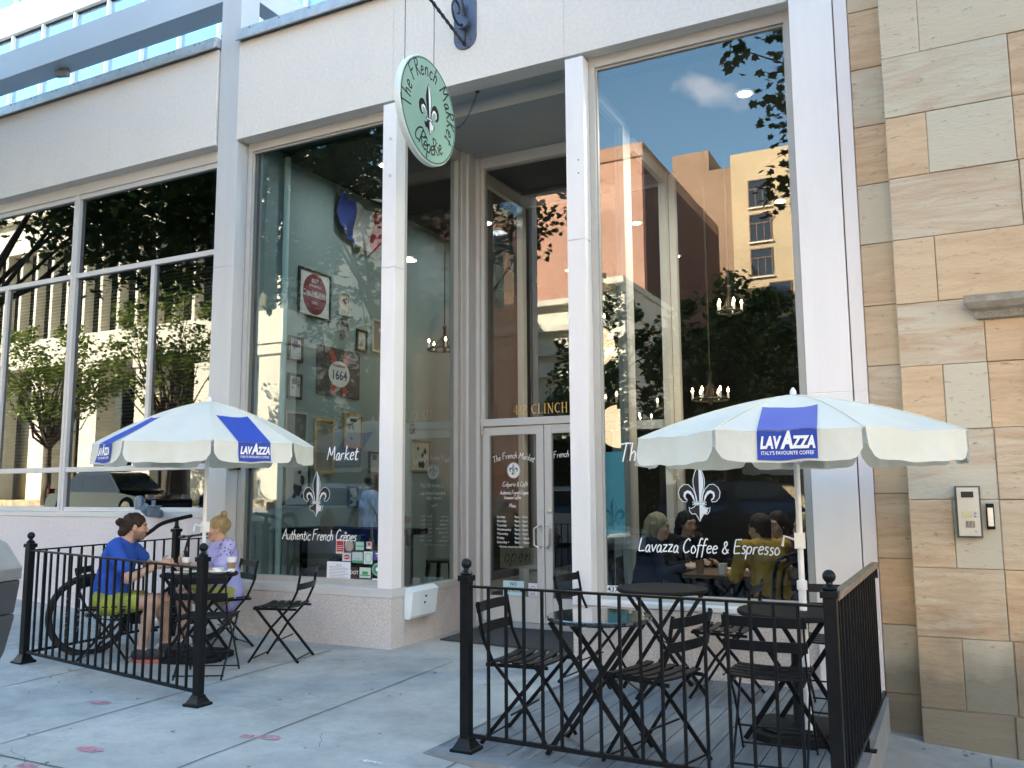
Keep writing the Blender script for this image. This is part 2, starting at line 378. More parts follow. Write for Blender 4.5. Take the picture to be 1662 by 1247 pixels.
# road, far sidewalk, ground to the horizon
asph=mat('asphalt',(.05,.05,.052),.9,0,.25,3,.3,80)
mb=MB()
def strip2(y0,y1,dz): 
    xs=[-160]+XS+[160]; V=[];F=[]
    for x in xs: V+=[(x,y0,gz(x)+dz),(x,y1,gz(x)+dz)]
    for i in range(len(xs)-1): F.append((2*i,2*i+2,2*i+3,2*i+1))
    return MB().add(V,F)
props(strip2(-6.2,2.4,-.16).build('road',asph),kind='structure')
props(strip2(-60,-6.2,-.01).build('far_sidewalk',mat('pale_concrete',(.36,.35,.33),.85,0,.15,1.5,.2,50)),kind='structure')
mb=MB(); mb.add([(-700,-700,-1.6),(700,-700,-1.6),(700,700,-1.6),(-700,700,-1.6)],[(0,1,2,3)])
props(mb.build('ground',mat('distant_ground',(.16,.16,.14),.95,0,.2,.05)),kind='structure')

# ---------------------------------------------------------------- cafe building
FY=6.775
B=thing('cafe_building','low modern shop building with stucco fascia, grey metal columns and tall glass shopfront','building',(-4.7,FY,0))
def part(name,m,mb,bevel=0,parent=None,label=None,smooth=False): return mb.build(name,m,parent or B,bevel=bevel,label=label,smooth=smooth)
M['rv']=mat('dark_rivet_heads',(.12,.12,.12),.5)
# fascias with their copings
for x0,x1,js in ((-18,-7.155,(-8.93,-10.9,-12.9,-15)),(-6.835,-.935,(-4.745,-2.88))):
    mb=MB(); xs=[x0]+sorted(js)+[x1]
    for a,c in zip(xs[:-1],xs[1:]): mb.box(a+.0015,c-.0015,FY,FY+.21,5.33,6.47)
    mb.box(x0+.02,x1-.02,FY+.006,FY+.2,5.335,6.46)
    part('fascia',M['stucco'],mb,.004)
    mb=MB(); xe=x1+.01
    mb.box(x0,xe,FY-.055,FY+.26,6.485,6.60); mb.box(x0,xe,FY-.075,FY-.055,6.46,6.53)
    cp=part('coping',M['coping'],mb,.004)
    x=xe-.25
    while x>-13.5: mb=MB(); mb.ball((x,FY-.057,6.575),.009,8); mb.build('rivet',M['rv'],cp); x-=.42
# columns
def column(x0,x1,z0,z1,m,y0=FY,y1=FY+.28,seams=(),label=None):
    mb=MB(); zs=[z0]+list(seams)+[z1]
    for a,c in zip(zs[:-1],zs[1:]): mb.box(x0,x1,y0,y1,a+(.003 if a!=z0 else 0),c)
    mb.box(x0+.004,x1-.004,y0+.004,y1-.004,z0,z1-.004)
    return part('column',m,mb,.003,label=label)
column(-7.11,-6.81,.02,5.30,M['col_gr'],FY,FY+.30,(3.9,))
column(-7.135,-6.84,5.31,9.2,M['col_gr'],FY+.02,FY+.30,(7.14,))
column(-.925,-.605,-.4,9.2,M['alu_wh'],FY-.02,FY+.30,(2.16,5.33))
column(-.597,-.50,-.4,9.2,M['alu_wh'],FY+.01,FY+.30,(2.16,5.33))
# slim mullion posts either side of the entrance
for x0,x1,z0 in ((-4.852,-4.693,.546),(-2.872,-2.700,.546)):
    mb=MB()
    mb.box(x0,x1,FY-.004,FY+.16,z0,3.62); mb.box(x0,x1,FY-.004,FY+.16,3.623,5.30)
    p_=part('mullion_post',M['alu_wh'],mb,.003)
for x,z,r,m_ in ((-4.76,4.93,.018,'alu'),(-4.76,4.55,.018,'alu'),(-2.755,4.34,.006,'blackm'),(-2.755,4.22,.006,'blackm')):
    mb=MB(); mb.M=FAC(x,z,FY-.006); mb.lathe([(r,-.002),(r,.003)],(0,0,0),16); part('screw_cap',M[m_],mb)
# granite base walls
mb=MB(); mb.box(-6.81,-4.70,FY+.002,FY+.22,-.1,.462); mb.box(-4.92,-4.70,FY+.222,8.07,-.1,.452); part('base_wall',M['granite'],mb,.004)
mb=MB(); mb.box(-2.872,-.927,FY+.002,FY+.22,-.3,.50); mb.box(-2.872,-2.70,FY+.222,8.07,-.3,.452); part('base_wall',M['granite'],mb,.004)
mb=MB(); mb.box(-18,-7.112,FY+.002,FY+.25,-.1,1.178); part('base_wall',M['bulkh'],mb,.004,label='pinkish stone wall below the office windows')
# soffit of the fascia and of the recessed entrance
mb=MB(); mb.box(-18,-.93,FY+.21,FY+.5,5.40,6.3); mb.box(-4.7,-2.86,FY+.5,8.5,5.255,5.6); mb.box(-6.8,-.93,FY+.02,FY+.215,5.325,5.335) if False else None
part('soffit',M['soffit'],mb)
# windows (frame + pane)
def window(name,x0,x1,z0,z1,y=6.93,fw=.06,top=.10,bot=.07,m=M['frame'],g=M['glass'],ft=.10,label=None):
    mb=MB()
    mb.box(x0,x1,y,y+ft,z0,z0+bot); mb.box(x0,x1,y,y+ft,z1-top,z1); mb.box(x0,x0+fw,y+.001,y+ft-.001,z0+bot,z1-top); mb.box(x1-fw,x1,y+.001,y+ft-.001,z0+bot,z1-top)
    i=.018
    mb.box(x0+fw,x1-fw,y+.025,y+.045,z1-top-i,z1-top); mb.box(x0+fw,x0+fw+i*.7,y+.025,y+.045,z0+bot,z1-top-i); mb.box(x1-fw-i*.7,x1-fw,y+.025,y+.045,z0+bot,z1-top-i)
    w=part(name,m,mb,.002,label=label)
    gb=MB(); gb.box(x0+fw*.7,x1-fw*.7,y+.047,y+.053,z0+bot*.7,z1-top*.7)
    part('glass_pane',g,gb,parent=w)
    return w
W1=window('shop_window',-6.80,-4.853,.53,5.33,6.93)
mb=MB(); mb.box(-6.81,-4.69,FY-.002,FY+.24,.463,.545); part('sill',M['alu'],mb,.004)
W2=window('shop_window',-2.699,-.93,.53,5.33,6.90)
mb=MB(); mb.box(-2.872,-.927,FY-.004,FY+.24,.505,.545); part('sill',M['alu_wh'],mb,.004)
# side windows of the recess (facing each other)
def side_window(x,y0,y1,z0,z1,out):
    mb=MB(); t=.10*(-out); xa,xb=sorted((x,x+t))
    mb.box(xa,xb,y0,y1,z0,z0+.075); mb.box(xa,xb,y0,y1,z1-.12,z1); mb.box(xa+.001,xb-.001,y0,y0+.05,z0+.075,z1-.12); mb.box(xa+.001,xb-.001,y1-.06,y1,z0+.075,z1-.12)
    w=part('side_window',M['frame'],mb,.002); g=MB(); g.box(x+t*.5-.003,x+t*.5+.003,y0+.03,y1-.03,z0+.05,z1-.08); part('glass_pane',M['glass'],g,parent=w); return w
SW1=side_window(-4.70,FY+.165,8.05,.455,5.25,1)
SW2=side_window(-2.86,FY+.165,8.05,.455,5.25,-1)
# corner posts of the recess: stacked narrow profiles
mb=MB()
for x0,x1,y0,y1 in ((-4.74,-4.695,8.07,8.16),(-4.76,-4.665,8.165,8.33),(-4.70,-4.62,8.335,8.46),(-2.865,-2.82,8.07,8.16),(-2.895,-2.80,8.165,8.33),(-2.94,-2.86,8.335,8.46)): mb.box(x0,x1,y0,y1,.0,5.26)
part('door_jamb',M['alu'],mb,.003)
# screen above the doors
mb=MB(); mb.box(-4.62,-2.94,8.36,8.46,5.13,5.26); mb.box(-4.62,-2.94,8.35,8.46,2.155,2.235); mb.box(-4.62,-4.575,8.37,8.45,2.236,5.129); mb.box(-2.985,-2.94,8.37,8.45,2.236,5.129)
TR=part('transom_window',M['alu'],mb,.003); g=MB(); g.box(-4.6,-2.96,8.405,8.411,2.22,5.14); part('glass_pane',M['glass'],g,parent=TR)
# the pair of doors
def door(x0,x1,hs):
    mb=MB(); y0,y1=8.375,8.425
    mb.box(x0,x0+.085,y0,y1,.07,2.145); mb.box(x1-.085,x1,y0,y1,.07,2.145); mb.box(x0+.086,x1-.086,y0+.001,y1-.001,2.055,2.145); mb.box(x0+.086,x1-.086,y0+.001,y1-.001,.07,.33)
    d=part('door',M['alu'],mb,.003); g=MB(); g.box(x0+.07,x1-.07,8.397,8.403,.31,2.07); part('glass_pane',M['glass2'],g,parent=d)
    xh=(x1-.03) if hs>0 else (x0+.03); s=-1 if hs>0 else 1
    h=MB(); h.tube([(xh,8.375,1.075),(xh+s*.01,8.31,1.075),(xh+s*.055,8.30,1.05),(xh+s*.055,8.30,.88),(xh+s*.01,8.31,.855),(xh,8.375,.855)],.010,10); h.build('handle',M['steel'],d,smooth=True)
    return d
D1=door(-4.605,-3.865,1); D2=door(-3.855,-3.00,-1)
mb=MB(); mb.M=FAC(-3.80,1.225,8.372); mb.lathe([(.022,-.004),(.022,.006),(.012,.008)],(0,0,0),14); mb.build('lock',M['steel'],D2)
for x in (-4.60,-3.01): mb=MB(); mb.box(x-.012,x+.012,8.345,8.374,2.06,2.24); part('hinge',M['steel'],mb)
mb=MB(); mb.box(-4.66,-2.9,8.33,8.6,-.02,.066); part('door_threshold',M['alu_dk'],mb,.004)
# inner vestibule
mb=MB()
for x0,x1,y0,y1 in ((-4.75,-4.68,9.55,9.68),(-2.88,-2.80,9.55,9.68),(-2.80,-2.72,9.69,9.78)): mb.box(x0,x1,y0,y1,0,5.2)
mb.box(-4.68,-2.88,9.57,9.66,2.15,2.25); mb.box(-4.68,-2.88,9.57,9.66,5.05,5.2); mb.box(-3.8,-3.74,9.58,9.65,0,2.15)
mb.box(-2.86,-2.80,8.47,9.54,5.05,5.2); mb.box(-4.75,-4.69,8.47,9.54,5.05,5.2); mb.box(-2.86,-2.80,8.47,9.54,0,.1)
VF=part('vestibule_frame',M['alu'],mb,.003)
# interior shell
XW=-6.62
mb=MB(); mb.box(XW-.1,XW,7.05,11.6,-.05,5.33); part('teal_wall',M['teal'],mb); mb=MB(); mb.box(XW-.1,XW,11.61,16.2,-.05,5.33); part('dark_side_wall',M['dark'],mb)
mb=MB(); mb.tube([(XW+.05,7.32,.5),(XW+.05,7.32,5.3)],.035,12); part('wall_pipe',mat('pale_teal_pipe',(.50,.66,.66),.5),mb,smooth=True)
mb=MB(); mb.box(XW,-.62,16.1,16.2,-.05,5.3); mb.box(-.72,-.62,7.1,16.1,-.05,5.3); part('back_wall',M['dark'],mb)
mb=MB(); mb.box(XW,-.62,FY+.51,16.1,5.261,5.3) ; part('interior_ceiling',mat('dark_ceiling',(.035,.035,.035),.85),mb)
mb=MB(); mb.box(XW,-.62,8.6,16.1,-.05,.0); mb.box(XW,-4.93,7.03,8.6,-.05,.0); mb.box(-2.69,-.62,7.03,8.6,-.05,.0); part('interior_floor',M['floor'],mb)
# office bay at the left with venetian blinds
def bay():
    y=6.93
    mb=MB()
    for x in (-16.0,-12.32,-9.66): mb.box(x-.05,x-.004,y-.01,y+.09,1.18,5.20); mb.box(x+.004,x+.05,y-.01,y+.09,1.18,5.20)
    mb.box(-7.18,-7.115,y-.01,y+.09,1.18,5.20)
    mb.box(-18,-7.112,FY-.004,y+.1,1.180,1.235)
    mb.box(-18,-7.112,y-.02,y+.1,5.20,5.33)
    ms=[-16.0,-12.32,-9.66,-7.115]
    for a,c in zip(ms[:-1],ms[1:]):
        l,r=a+.052,(c-.052 if c<-8 else c-.066)
        mb.box(l,r,y,y+.08,1.236,1.285); mb.box(l,r,y,y+.08,1.705,1.765); mb.box(l,r,y,y+.08,4.12,4.18); mb.box(l,r,y,y+.08,5.14,5.199)
        m_=(a+c)/2+(.06 if c<-8 else .14)
        if c<-8: m_=a+(c-a)*.5
        mb.box(m_-.03,m_+.03,y+.001,y+.079,1.766,4.119)
    w=part('office_window',M['alu'],mb,.002)
    for a,c in zip(ms[:-1],ms[1:]):
        m_=(a+c)/2+(.0 if c<-8 else .14)
        for x0,x1,z0,z1 in ((a+.03,c-.03,1.26,1.73),(a+.03,m_,1.74,4.14),(m_,c-.03,1.74,4.14),(a+.03,c-.03,4.16,5.16)):
            g=MB(); g.box(x0,x1,y+.036,y+.042,z0,z1); part('glass_pane',M['glassd'],g,parent=w)
    return w
OW=bay()
bl=mat('blind_slats_grey',(.20,.19,.175),.55,0,.1,8)
for a,c in ((-9.6,-8.27),(-8.22,-7.2),(-12.25,-11.02),(-10.96,-9.72)):
    mb=MB(); z=1.78
    while z<4.12:
        mb.add([(a,7.06,z),(c,7.06,z),(c,7.10,z+.028),(a,7.10,z+.028)],[(0,1,2,3)]); z+=.043
    mb.box(a,c,7.05,7.11,4.09,4.13)
    part('venetian_blind',bl,mb,parent=B)
mb=MB(); mb.box(-18,-6.75,8.3,8.4,-.05,5.3); mb.box(-18,-6.75,7.12,8.3,5.20,5.3); part('office_back_wall',M['dark'],mb)
mb=MB(); mb.box(-18,-6.73,FY+.55,17.0,6.3,6.42); mb.box(-6.73,-.5,FY+.55,17.0,5.35,6.42);mb.box(-.61,-.5,7.1,17,-.3,5.35); mb.box(-18.1,-18,FY,17,-.1,6.4); part('roof',mat('roof_membrane',(.25,.25,.25),.9),mb)
# pergola frame above the left bay
mb=MB(); mb.box(-22,-7.137,FY+.125,FY+.445,7.14,7.52)
mb.box(-7.10,-6.87,FY+.30,16,7.14,7.5)
PG=part('pergola_beam',mat('pergola_grey_panel',(.58,.60,.63),.4,0,.04,1),mb,.004)
cmt=thing('security_camera','small grey dome-less security camera mounted under the roof beam','camera',(-10.35,FY+.33,7.06))
mb=MB(); mb.box(-10.40,-10.30,FY+.29,FY+.37,7.115,7.139); mb.M=frame((-10.36,FY+.33,7.07),(1,.35,0),(0,0,1)); mb.box(-.10,.08,-.035,.035,-.035,.035); mb.box(-.10,.10,.036,.044,-.045,.045)
mb.build('camera_body',mat('camera_grey_plastic',(.28,.28,.28),.5),cmt,bevel=.004)
mb=MB(); mb.M=frame((-10.45,FY+.30,7.07),(0,1,0),(0,0,1)); mb.lathe([(.024,-.01),(.024,.012)],(0,0,0),14); mb.build('lens',M['blackm'],cmt)
# ---------------------------------------------------------------- office tower behind (blocks the low sun)
T=thing('office_tower','tall office tower with white panels and bands of blue glass behind the shop roof','tower',(-20,16,0))
mb=MB(); mb.box(-44,9,16.35,40,-1,36)
mb.build('tower_core',mat('tower_core',(.2,.2,.2),.8),T)
wp=mat('white_tower_panels',(.78,.82,.84),.45,0,.03,1)
mb=MB(); z=16.03-8; rows=[]
while z<35.5:
    mb.box(-44,9,15.94,16.345,z,z+1.02) if True else None
    rows.append((z+1.03,z+3.98)); z+=4.0
x=-43.95
mb2=MB()
while x<9:
    for a,c in rows: mb2.box(x-.035,x+.035,15.98,16.098,a-.04 if False else a,c-.005)
    x+=1.50
mb.build('spandrel_panels',wp,T); mb2.build('mullions',mat('tower_mullion_white',(.74,.78,.80),.4),T)
mb=MB()
for a,c in rows: mb.box(-44,9,16.10,16.12,a-.02,c+.02)
tg=bpy.data.materials.new('tower_glass'); tg.use_nodes=True; _b=tg.node_tree.nodes['Principled BSDF']; _b.inputs['Base Color'].default_value=(.42,.60,.85,1); _b.inputs['Metallic'].default_value=.85; _b.inputs['Roughness'].default_value=.0
mb.build('window_band',tg,T)
mb=MB()
for a,c in rows: mb.box(-44,9,16.06,16.098,c-.03,c+.01)
mb.build('blind_head',M['blackm'],T)
# ---------------------------------------------------------------- sandstone building on the right
S=thing('sandstone_building','old building clad in banded tan and grey sandstone blocks beside the cafe','building',(.6,6.7,-.25))
def m_stone():
    m=bpy.data.materials.new('banded_sandstone'); m.use_nodes=True; nt=m.node_tree; b=nt.nodes['Principled BSDF']; L=nt.links
    t=nt.nodes.new('ShaderNodeTexCoord'); at=nt.nodes.new('ShaderNodeAttribute'); at.attribute_name='tint'
    sx=nt.nodes.new('ShaderNodeSeparateColor'); L.new(at.outputs['Color'],sx.inputs[0])
    # R = warm/cool, G = band strength, B = random offset
    cb=nt.nodes.new('ShaderNodeCombineXYZ'); 
    for i in range(3):
        ml=nt.nodes.new('ShaderNodeMath'); ml.operation='MULTIPLY'; ml.inputs[1].default_value=(13,7,29)[i]; L.new(sx.outputs[2],ml.inputs[0]); L.new(ml.outputs[0],cb.inputs[i])
    ad=nt.nodes.new('ShaderNodeVectorMath'); ad.operation='ADD'; L.new(t.outputs['Object'],ad.inputs[0]); L.new(cb.outputs[0],ad.inputs[1])
    mpn=nt.nodes.new('ShaderNodeMapping'); mpn.inputs['Scale'].default_value=(1.0,1.0,7); mpn.inputs['Rotation'].default_value=(0,.09,0); L.new(ad.outputs[0],mpn.inputs[0])
    n=nt.nodes.new('ShaderNodeTexNoise'); n.inputs['Scale'].default_value=1.6; n.inputs['Detail'].default_value=7; n.inputs['Roughness'].default_value=.6; n.inputs['Distortion'].default_value=1.1; L.new(mpn.outputs[0],n.inputs['Vector'])
    mr=nt.nodes.new('ShaderNodeMapRange'); mr.inputs[1].default_value=.40; mr.inputs[2].default_value=.66; L.new(n.outputs[0],mr.inputs[0])
    mu=nt.nodes.new('ShaderNodeMath'); mu.operation='MULTIPLY'; L.new(mr.outputs[0],mu.inputs[0]); L.new(sx.outputs[1],mu.inputs[1])
    base=nt.nodes.new('ShaderNodeMixRGB'); base.inputs[1].default_value=(.60,.55,.43,1); base.inputs[2].default_value=(.68,.485,.295,1); L.new(sx.outputs[0],base.inputs[0])
    band=nt.nodes.new('ShaderNodeMixRGB'); band.inputs[2].default_value=(.48,.30,.175,1); L.new(mu.outputs[0],band.inputs[0]); L.new(base.outputs[0],band.inputs[1])
    # fine pits
    mp2=nt.nodes.new('ShaderNodeMapping'); mp2.inputs['Scale'].default_value=(10,10,30); L.new(ad.outputs[0],mp2.inputs[0])
    n2=nt.nodes.new('ShaderNodeTexNoise'); n2.inputs['Scale'].default_value=1.2; n2.inputs['Detail'].default_value=6; n2.inputs['Roughness'].default_value=.7; L.new(mp2.outputs[0],n2.inputs['Vector'])
    r2=nt.nodes.new('ShaderNodeMapRange'); r2.inputs[1].default_value=.60; r2.inputs[2].default_value=.72; r2.inputs[4].default_value=.8; L.new(n2.outputs[0],r2.inputs[0])
    pit=nt.nodes.new('ShaderNodeMixRGB'); pit.inputs[2].default_value=(.17,.12,.08,1); L.new(r2.outputs[0],pit.inputs[0]); L.new(band.outputs[0],pit.inputs[1])
    # green-grey damp near the ground and under the ledge
    sp=nt.nodes.new('ShaderNodeSeparateXYZ'); L.new(t.outputs['Object'],sp.inputs[0])
    n3=nt.nodes.new('ShaderNodeTexNoise'); n3.inputs['Scale'].default_value=3; n3.inputs['Detail'].default_value=6; L.new(t.outputs['Object'],n3.inputs['Vector'])
    r3=nt.nodes.new('ShaderNodeMapRange'); r3.inputs[1].default_value=.35; r3.inputs[2].default_value=.95; r3.inputs[3].default_value=1; r3.inputs[4].default_value=0; 
    a3=nt.nodes.new('ShaderNodeMath'); a3.operation='MULTIPLY_ADD'; a3.inputs[1].default_value=-.9; L.new(n3.outputs[0],a3.inputs[0]); L.new(sp.outputs[2],a3.inputs[2])
    a4=nt.nodes.new('ShaderNodeMath'); a4.operation='ADD'; a4.inputs[1].default_value=.45; L.new(a3.outputs[0],a4.inputs[0]); L.new(a4.outputs[0],r3.inputs[0])
    m4=nt.nodes.new('ShaderNodeMath'); m4.operation='MULTIPLY'; m4.inputs[1].default_value=.8; L.new(r3.outputs[0],m4.inputs[0])
    dm=nt.nodes.new('ShaderNodeMixRGB'); dm.inputs[2].default_value=(.105,.105,.08,1); L.new(m4.outputs[0],dm.inputs[0]); L.new(pit.outputs[0],dm.inputs[1])
    L.new(dm.outputs[0],b.inputs['Base Color']); b.inputs['Roughness'].default_value=.8
    bp=nt.nodes.new('ShaderNodeBump'); bp.inputs['Strength'].default_value=.5; bp.inputs['Distance'].default_value=.012; L.new(n2.outputs[0],bp.inputs['Height']); L.new(bp.outputs['Normal'],b.inputs['Normal'])
    return m
M['stone']=m_stone()
mb=MB(); rs=random.Random(11)
zc=[-.50,-.02,.45,.91,1.37,1.85,2.30,2.75,3.22,3.68,4.14,4.60,5.07,5.53,6.0,6.46,6.92,7.4]
known={0:((-.27,5,.55,.5),),1:((-.27,.0,.75,.6),(.0,.30,.1,.1),(.30,.9,.9,.8)),2:((-.27,.28,.35,.9),(.28,1.0,.95,.8)),3:((-.27,.0,.65,.8),(.0,.28,.15,.1),(.28,.9,.6,.6)),4:((-.27,.28,.1,.6),(.28,1.1,.5,.7)),
 5:((-.27,0,.9,.6),(0,.27,.15,.0),(.27,.6,.95,.7)),6:((-.27,.27,.2,.8),(.27,.52,.9,.6),),7:((-.27,.0,.75,.3),(.0,.6,.85,.5),),8:((-.27,.55,.25,.7),(.55,1.2,.5,.4)),9:((-.27,0,.9,.5),(0,.54,.15,.0),(.54,1.2,.9,.6)),
 10:((-.27,.54,.1,.6),(.54,1.2,.9,.8)),11:((-.27,-.01,.35,.2),(-.01,1.2,.3,.2)),12:((-.27,.4,.7,.5),(.4,1.2,.3,.3))}
for i,(a,c) in enumerate(zip(zc[:-1],zc[1:])):
    blocks=list(known.get(i,())) if i!=0 else [(-.27,.28,.3,.5),(.28,.9,.4,.5)]
    if not blocks: blocks=[(-.27,.3,rs.random(),.6),(.3,1.0,rs.random(),.6)]
    x=blocks[-1][1]
    while x<14:
        w=rs.choice((.27,.54,.8,.54)); blocks.append((x,x+w,rs.random(),rs.random()*.9)); x+=w
    for (x0,x1,wm,bd) in blocks:
        if 1.9<a<2.7 and x0>.45 and x0<1.5 and False: continue
        mb.col=(wm,bd,rs.random(),1)
        d=rs.uniform(0,.010)
        g_=[rs.uniform(.0008,.0035) for _ in range(4)]; mb.box(x0+g_[0],x1-g_[1],6.62+d,6.9,a+g_[2],c-g_[3])
    # set-back strip next to the shop column
    mb.col=(rs.choice((.1,.9,.8,.6)),rs.random()*.8,rs.random(),1); mb.box(-.497,-.262,6.80,7.0,a+.045,c+.04)
wl=mb.build('stone_wall',M['stone'],S,bevel=.005)
mb=MB(); mb.box(-.255,14,6.640,7.4,-.5,7.4); mb.box(-.49,-.25,6.815,7.4,-.5,7.4); mb.build('mortar',mat('mortar_joints',(.38,.33,.26),.9,0,.3,10),S)
# ledge bracket with carved underside
mb=MB(); pr_=[(6.62,2.585),(6.585,2.595),(6.575,2.64),(6.54,2.66),(6.515,2.70),(6.515,2.75),(6.62,2.75)]
for x0,x1,sh in ((.245,1.7,0),):
    V=[];F=[];n=len(pr_)
    for j,x in enumerate((x0,x1)):
        for (y,z) in pr_: V.append((x-(6.62-y)*.9*(1-j),y,z))
    for k in range(n): F.append((k,(k+1)%n,(k+1)%n+n,k+n))
    F.append(tuple(range(n-1,-1,-1))); F.append(tuple(range(n,2*n))); mb.add(V,F)
lg=mb.build('stone_ledge',mat('weathered_ledge_stone',(.32,.29,.23),.85,0,.35,9,.5,40),S,bevel=.004)
mb=MB()
for k in range(12):
    x=.30+k*.105; mb.M=Matrix.Identity(4); mb.tube([(x+.026*math.cos(t),6.572+.003*math.sin(t),2.618+.018*math.sin(t)) for t in [math.pi*j/8 for j in range(9)]],.006,6)
    mb.ball((x,6.578,2.618),.011,8,1,.6,1.2); mb.box(x+.047,x+.055,6.57,6.59,2.60,2.635)
mb.build('carving',bpy.data.materials['weathered_ledge_stone'],lg,smooth=True)
mb=MB(); mb.box(.500,1.6,6.612,6.64,1.4,2.44) ; mb.build('dark_window_opening',M['blackm'],S)
# intercom and card reader
I=thing('intercom','beige metal intercom panel with display and buttons on the sandstone wall','intercom',(.10,6.62,1.28))
mb=MB(); mb.box(.018,.172,6.585,6.615,1.118,1.462); mb.build('back_box',mat('intercom_dark_frame',(.09,.09,.085),.5),I,bevel=.003)
mb=MB(); mb.box(.030,.160,6.575,6.584,1.13,1.452); mb.build('front_plate',mat('champagne_metal_plate',(.62,.57,.48),.4,.3),I,bevel=.002)
mb=MB(); mb.box(.056,.130,6.571,6.5745,1.385,1.425); mb.build('display',M['btxt'],I)
mb=MB(); mb.box(.055,.11,6.572,6.5745,1.275,1.295); mb.box(.055,.11,6.572,6.5745,1.25,1.27); mb.build('name_card',mat('yellowish_card',(.65,.6,.3),.6),I)
mb=MB(); [mb.ball((.135,6.573,z),.008,8) for z in (1.285,1.262,1.163)]; mb.build('button',M['steel'],I)
mb=MB(); [mb.box(.075+i*.008,.078+i*.008,6.572,6.5745,1.185,1.23) for i in range(7)]; mb.build('speaker_grille',M['blackm'],I)
I2=thing('card_reader','slim black and silver card reader on the wall right of the intercom','card reader',(.222,6.62,1.26))
mb=MB(); mb.box(.198,.246,6.59,6.615,1.175,1.345); mb.build('housing',M['blackm'],I2,bevel=.003)
mb=MB(); mb.box(.205,.239,6.583,6.589,1.195,1.318); mb.build('cover_plate',M['steel'],I2,bevel=.002)
# ================================================================ the other side of the street (seen in the shop glass)
G0=-.75                                       # ground level across the street, left part
def far(x): return gz(x)-.01
# ---- pale stone office building with a colonnade
WB=thing('stone_office_building','pale sunlit stone office building with square piers and tall fins across the street','building',(-42,-13.2,.5))
ws=mat('cream_limestone',(.72,.68,.55),.8,0,.1,1.5,.15,30)
x0,x1=-66,-24.2
mb=MB()
mb.box(x0,x1,-30,-16.2,0,17.2)                                   # body set behind the colonnade
mb.box(x0-.2,x1+.2,-16.19,-12.75,7.55,8.95)                       # band over the piers
mb.box(x0-.1,x1+.1,-16.19,-12.95,13.6,15.2); mb.box(x0-.3,x1+.3,-16.3,-12.6,15.21,15.7)
mb.build('wall',ws,WB,bevel=.01)
mb=MB(); mb.box(x0,x1,-12.95,-12.7,.6,1.15); mb.build('plinth_wall',mat('rough_plinth_stone',(.45,.36,.22),.9,0,.5,5,.4,20),WB)
x=x1-.6; k=0
while x>-58:
    mb=MB(); mb.box(x-.58,x+.58,-13.9,-12.9,.7,7.54); mb.box(x-.7,x+.7,-14.0,-12.8,7.1,7.5) ; mb.build('pier',ws,WB,bevel=.02); x-=3.67; k+=1
dkg=mat('dark_window_glass',(.02,.025,.03),.06,0,spec=.8)
mb=MB(); mb.box(x0+.2,x1-.2,-16.1,-16.0,.7,7.4); mb.build('shop_front',dkg,WB)
mb=MB(); mb.box(x0+.2,x1-.2,-13.6,-13.5,8.96,13.59); mb.build('upper_glazing',dkg,WB)
x=x1-.3
while x>-58: mb=MB(); mb.box(x-.09,x+.09,-13.49,-13.0,8.96,13.59); mb.build('fin',ws,WB); x-=1.22
# ---- orange brick block
def brickmat(name,c1,c2,c3,sc=1.0):
    m=bpy.data.materials.new(name); m.use_nodes=True; nt=m.node_tree; b=nt.nodes['Principled BSDF']; L=nt.links
    t=nt.nodes.new('ShaderNodeTexCoord'); sp=nt.nodes.new('ShaderNodeSeparateXYZ'); L.new(t.outputs['Object'],sp.inputs[0])
    ad=nt.nodes.new('ShaderNodeMath'); ad.operation='ADD'; L.new(sp.outputs[0],ad.inputs[0]); L.new(sp.outputs[1],ad.inputs[1])
    cb=nt.nodes.new('ShaderNodeCombineXYZ'); L.new(ad.outputs[0],cb.inputs[0]); L.new(sp.outputs[2],cb.inputs[1])
    br=nt.nodes.new('ShaderNodeTexBrick'); br.inputs['Scale'].default_value=sc; br.inputs['Color1'].default_value=(*c1,1); br.inputs['Color2'].default_value=(*c2,1); br.inputs['Mortar'].default_value=(*c3,1)
    br.inputs['Brick Width'].default_value=.45; br.inputs['Row Height'].default_value=.15; br.inputs['Mortar Size'].default_value=.012; L.new(cb.outputs[0],br.inputs['Vector'])
    n=nt.nodes.new('ShaderNodeTexNoise'); n.inputs['Scale'].default_value=.25; n.inputs['Detail'].default_value=6; L.new(t.outputs['Object'],n.inputs['Vector'])
    mr=nt.nodes.new('ShaderNodeMapRange'); mr.inputs[1].default_value=.3; mr.inputs[2].default_value=.7; mr.inputs[3].default_value=.82; mr.inputs[4].default_value=1.1; L.new(n.outputs[0],mr.inputs[0])
    mm=nt.nodes.new('ShaderNodeMixRGB'); mm.blend_type='MULTIPLY'; mm.inputs[0].default_value=1; L.new(br.outputs['Color'],mm.inputs[1]); L.new(mr.outputs[0],mm.inputs[2])
    L.new(mm.outputs[0],b.inputs['Base Color']); b.inputs['Roughness'].default_value=.85
    return m
ob=brickmat('orange_brick',(.56,.29,.19),(.50,.25,.16),(.50,.38,.30))
BB=thing('orange_brick_building','large windowless orange brick block across the street','building',(-30,-36.2,-.5))
mb=MB(); mb.box(-52,-16.1,-56,-36.2,-1,22.3); mb.build('wall',ob,BB); mb=MB(); mb.box(-16.095,-15.98,-56,-36.25,-1,22.3); mb.build('side_wall',brickmat('brick_painted_shade',(.13,.055,.045),(.10,.045,.038),(.12,.08,.07)),BB)  # thin side box: shade of the unlit face put into a darker brick colour
mb=MB(); mb.box(-52.1,-16.0,-56.1,-36.1,22.31,23.2); mb.build('parapet',brickmat('brick_parapet',(.45,.24,.15),(.42,.21,.13),(.4,.3,.22)),BB)
mb=MB(); mb.tube([(-20,-45,23.2),(-20,-45,26)],.06,6); mb.build('aerial',M['blackm'],BB)
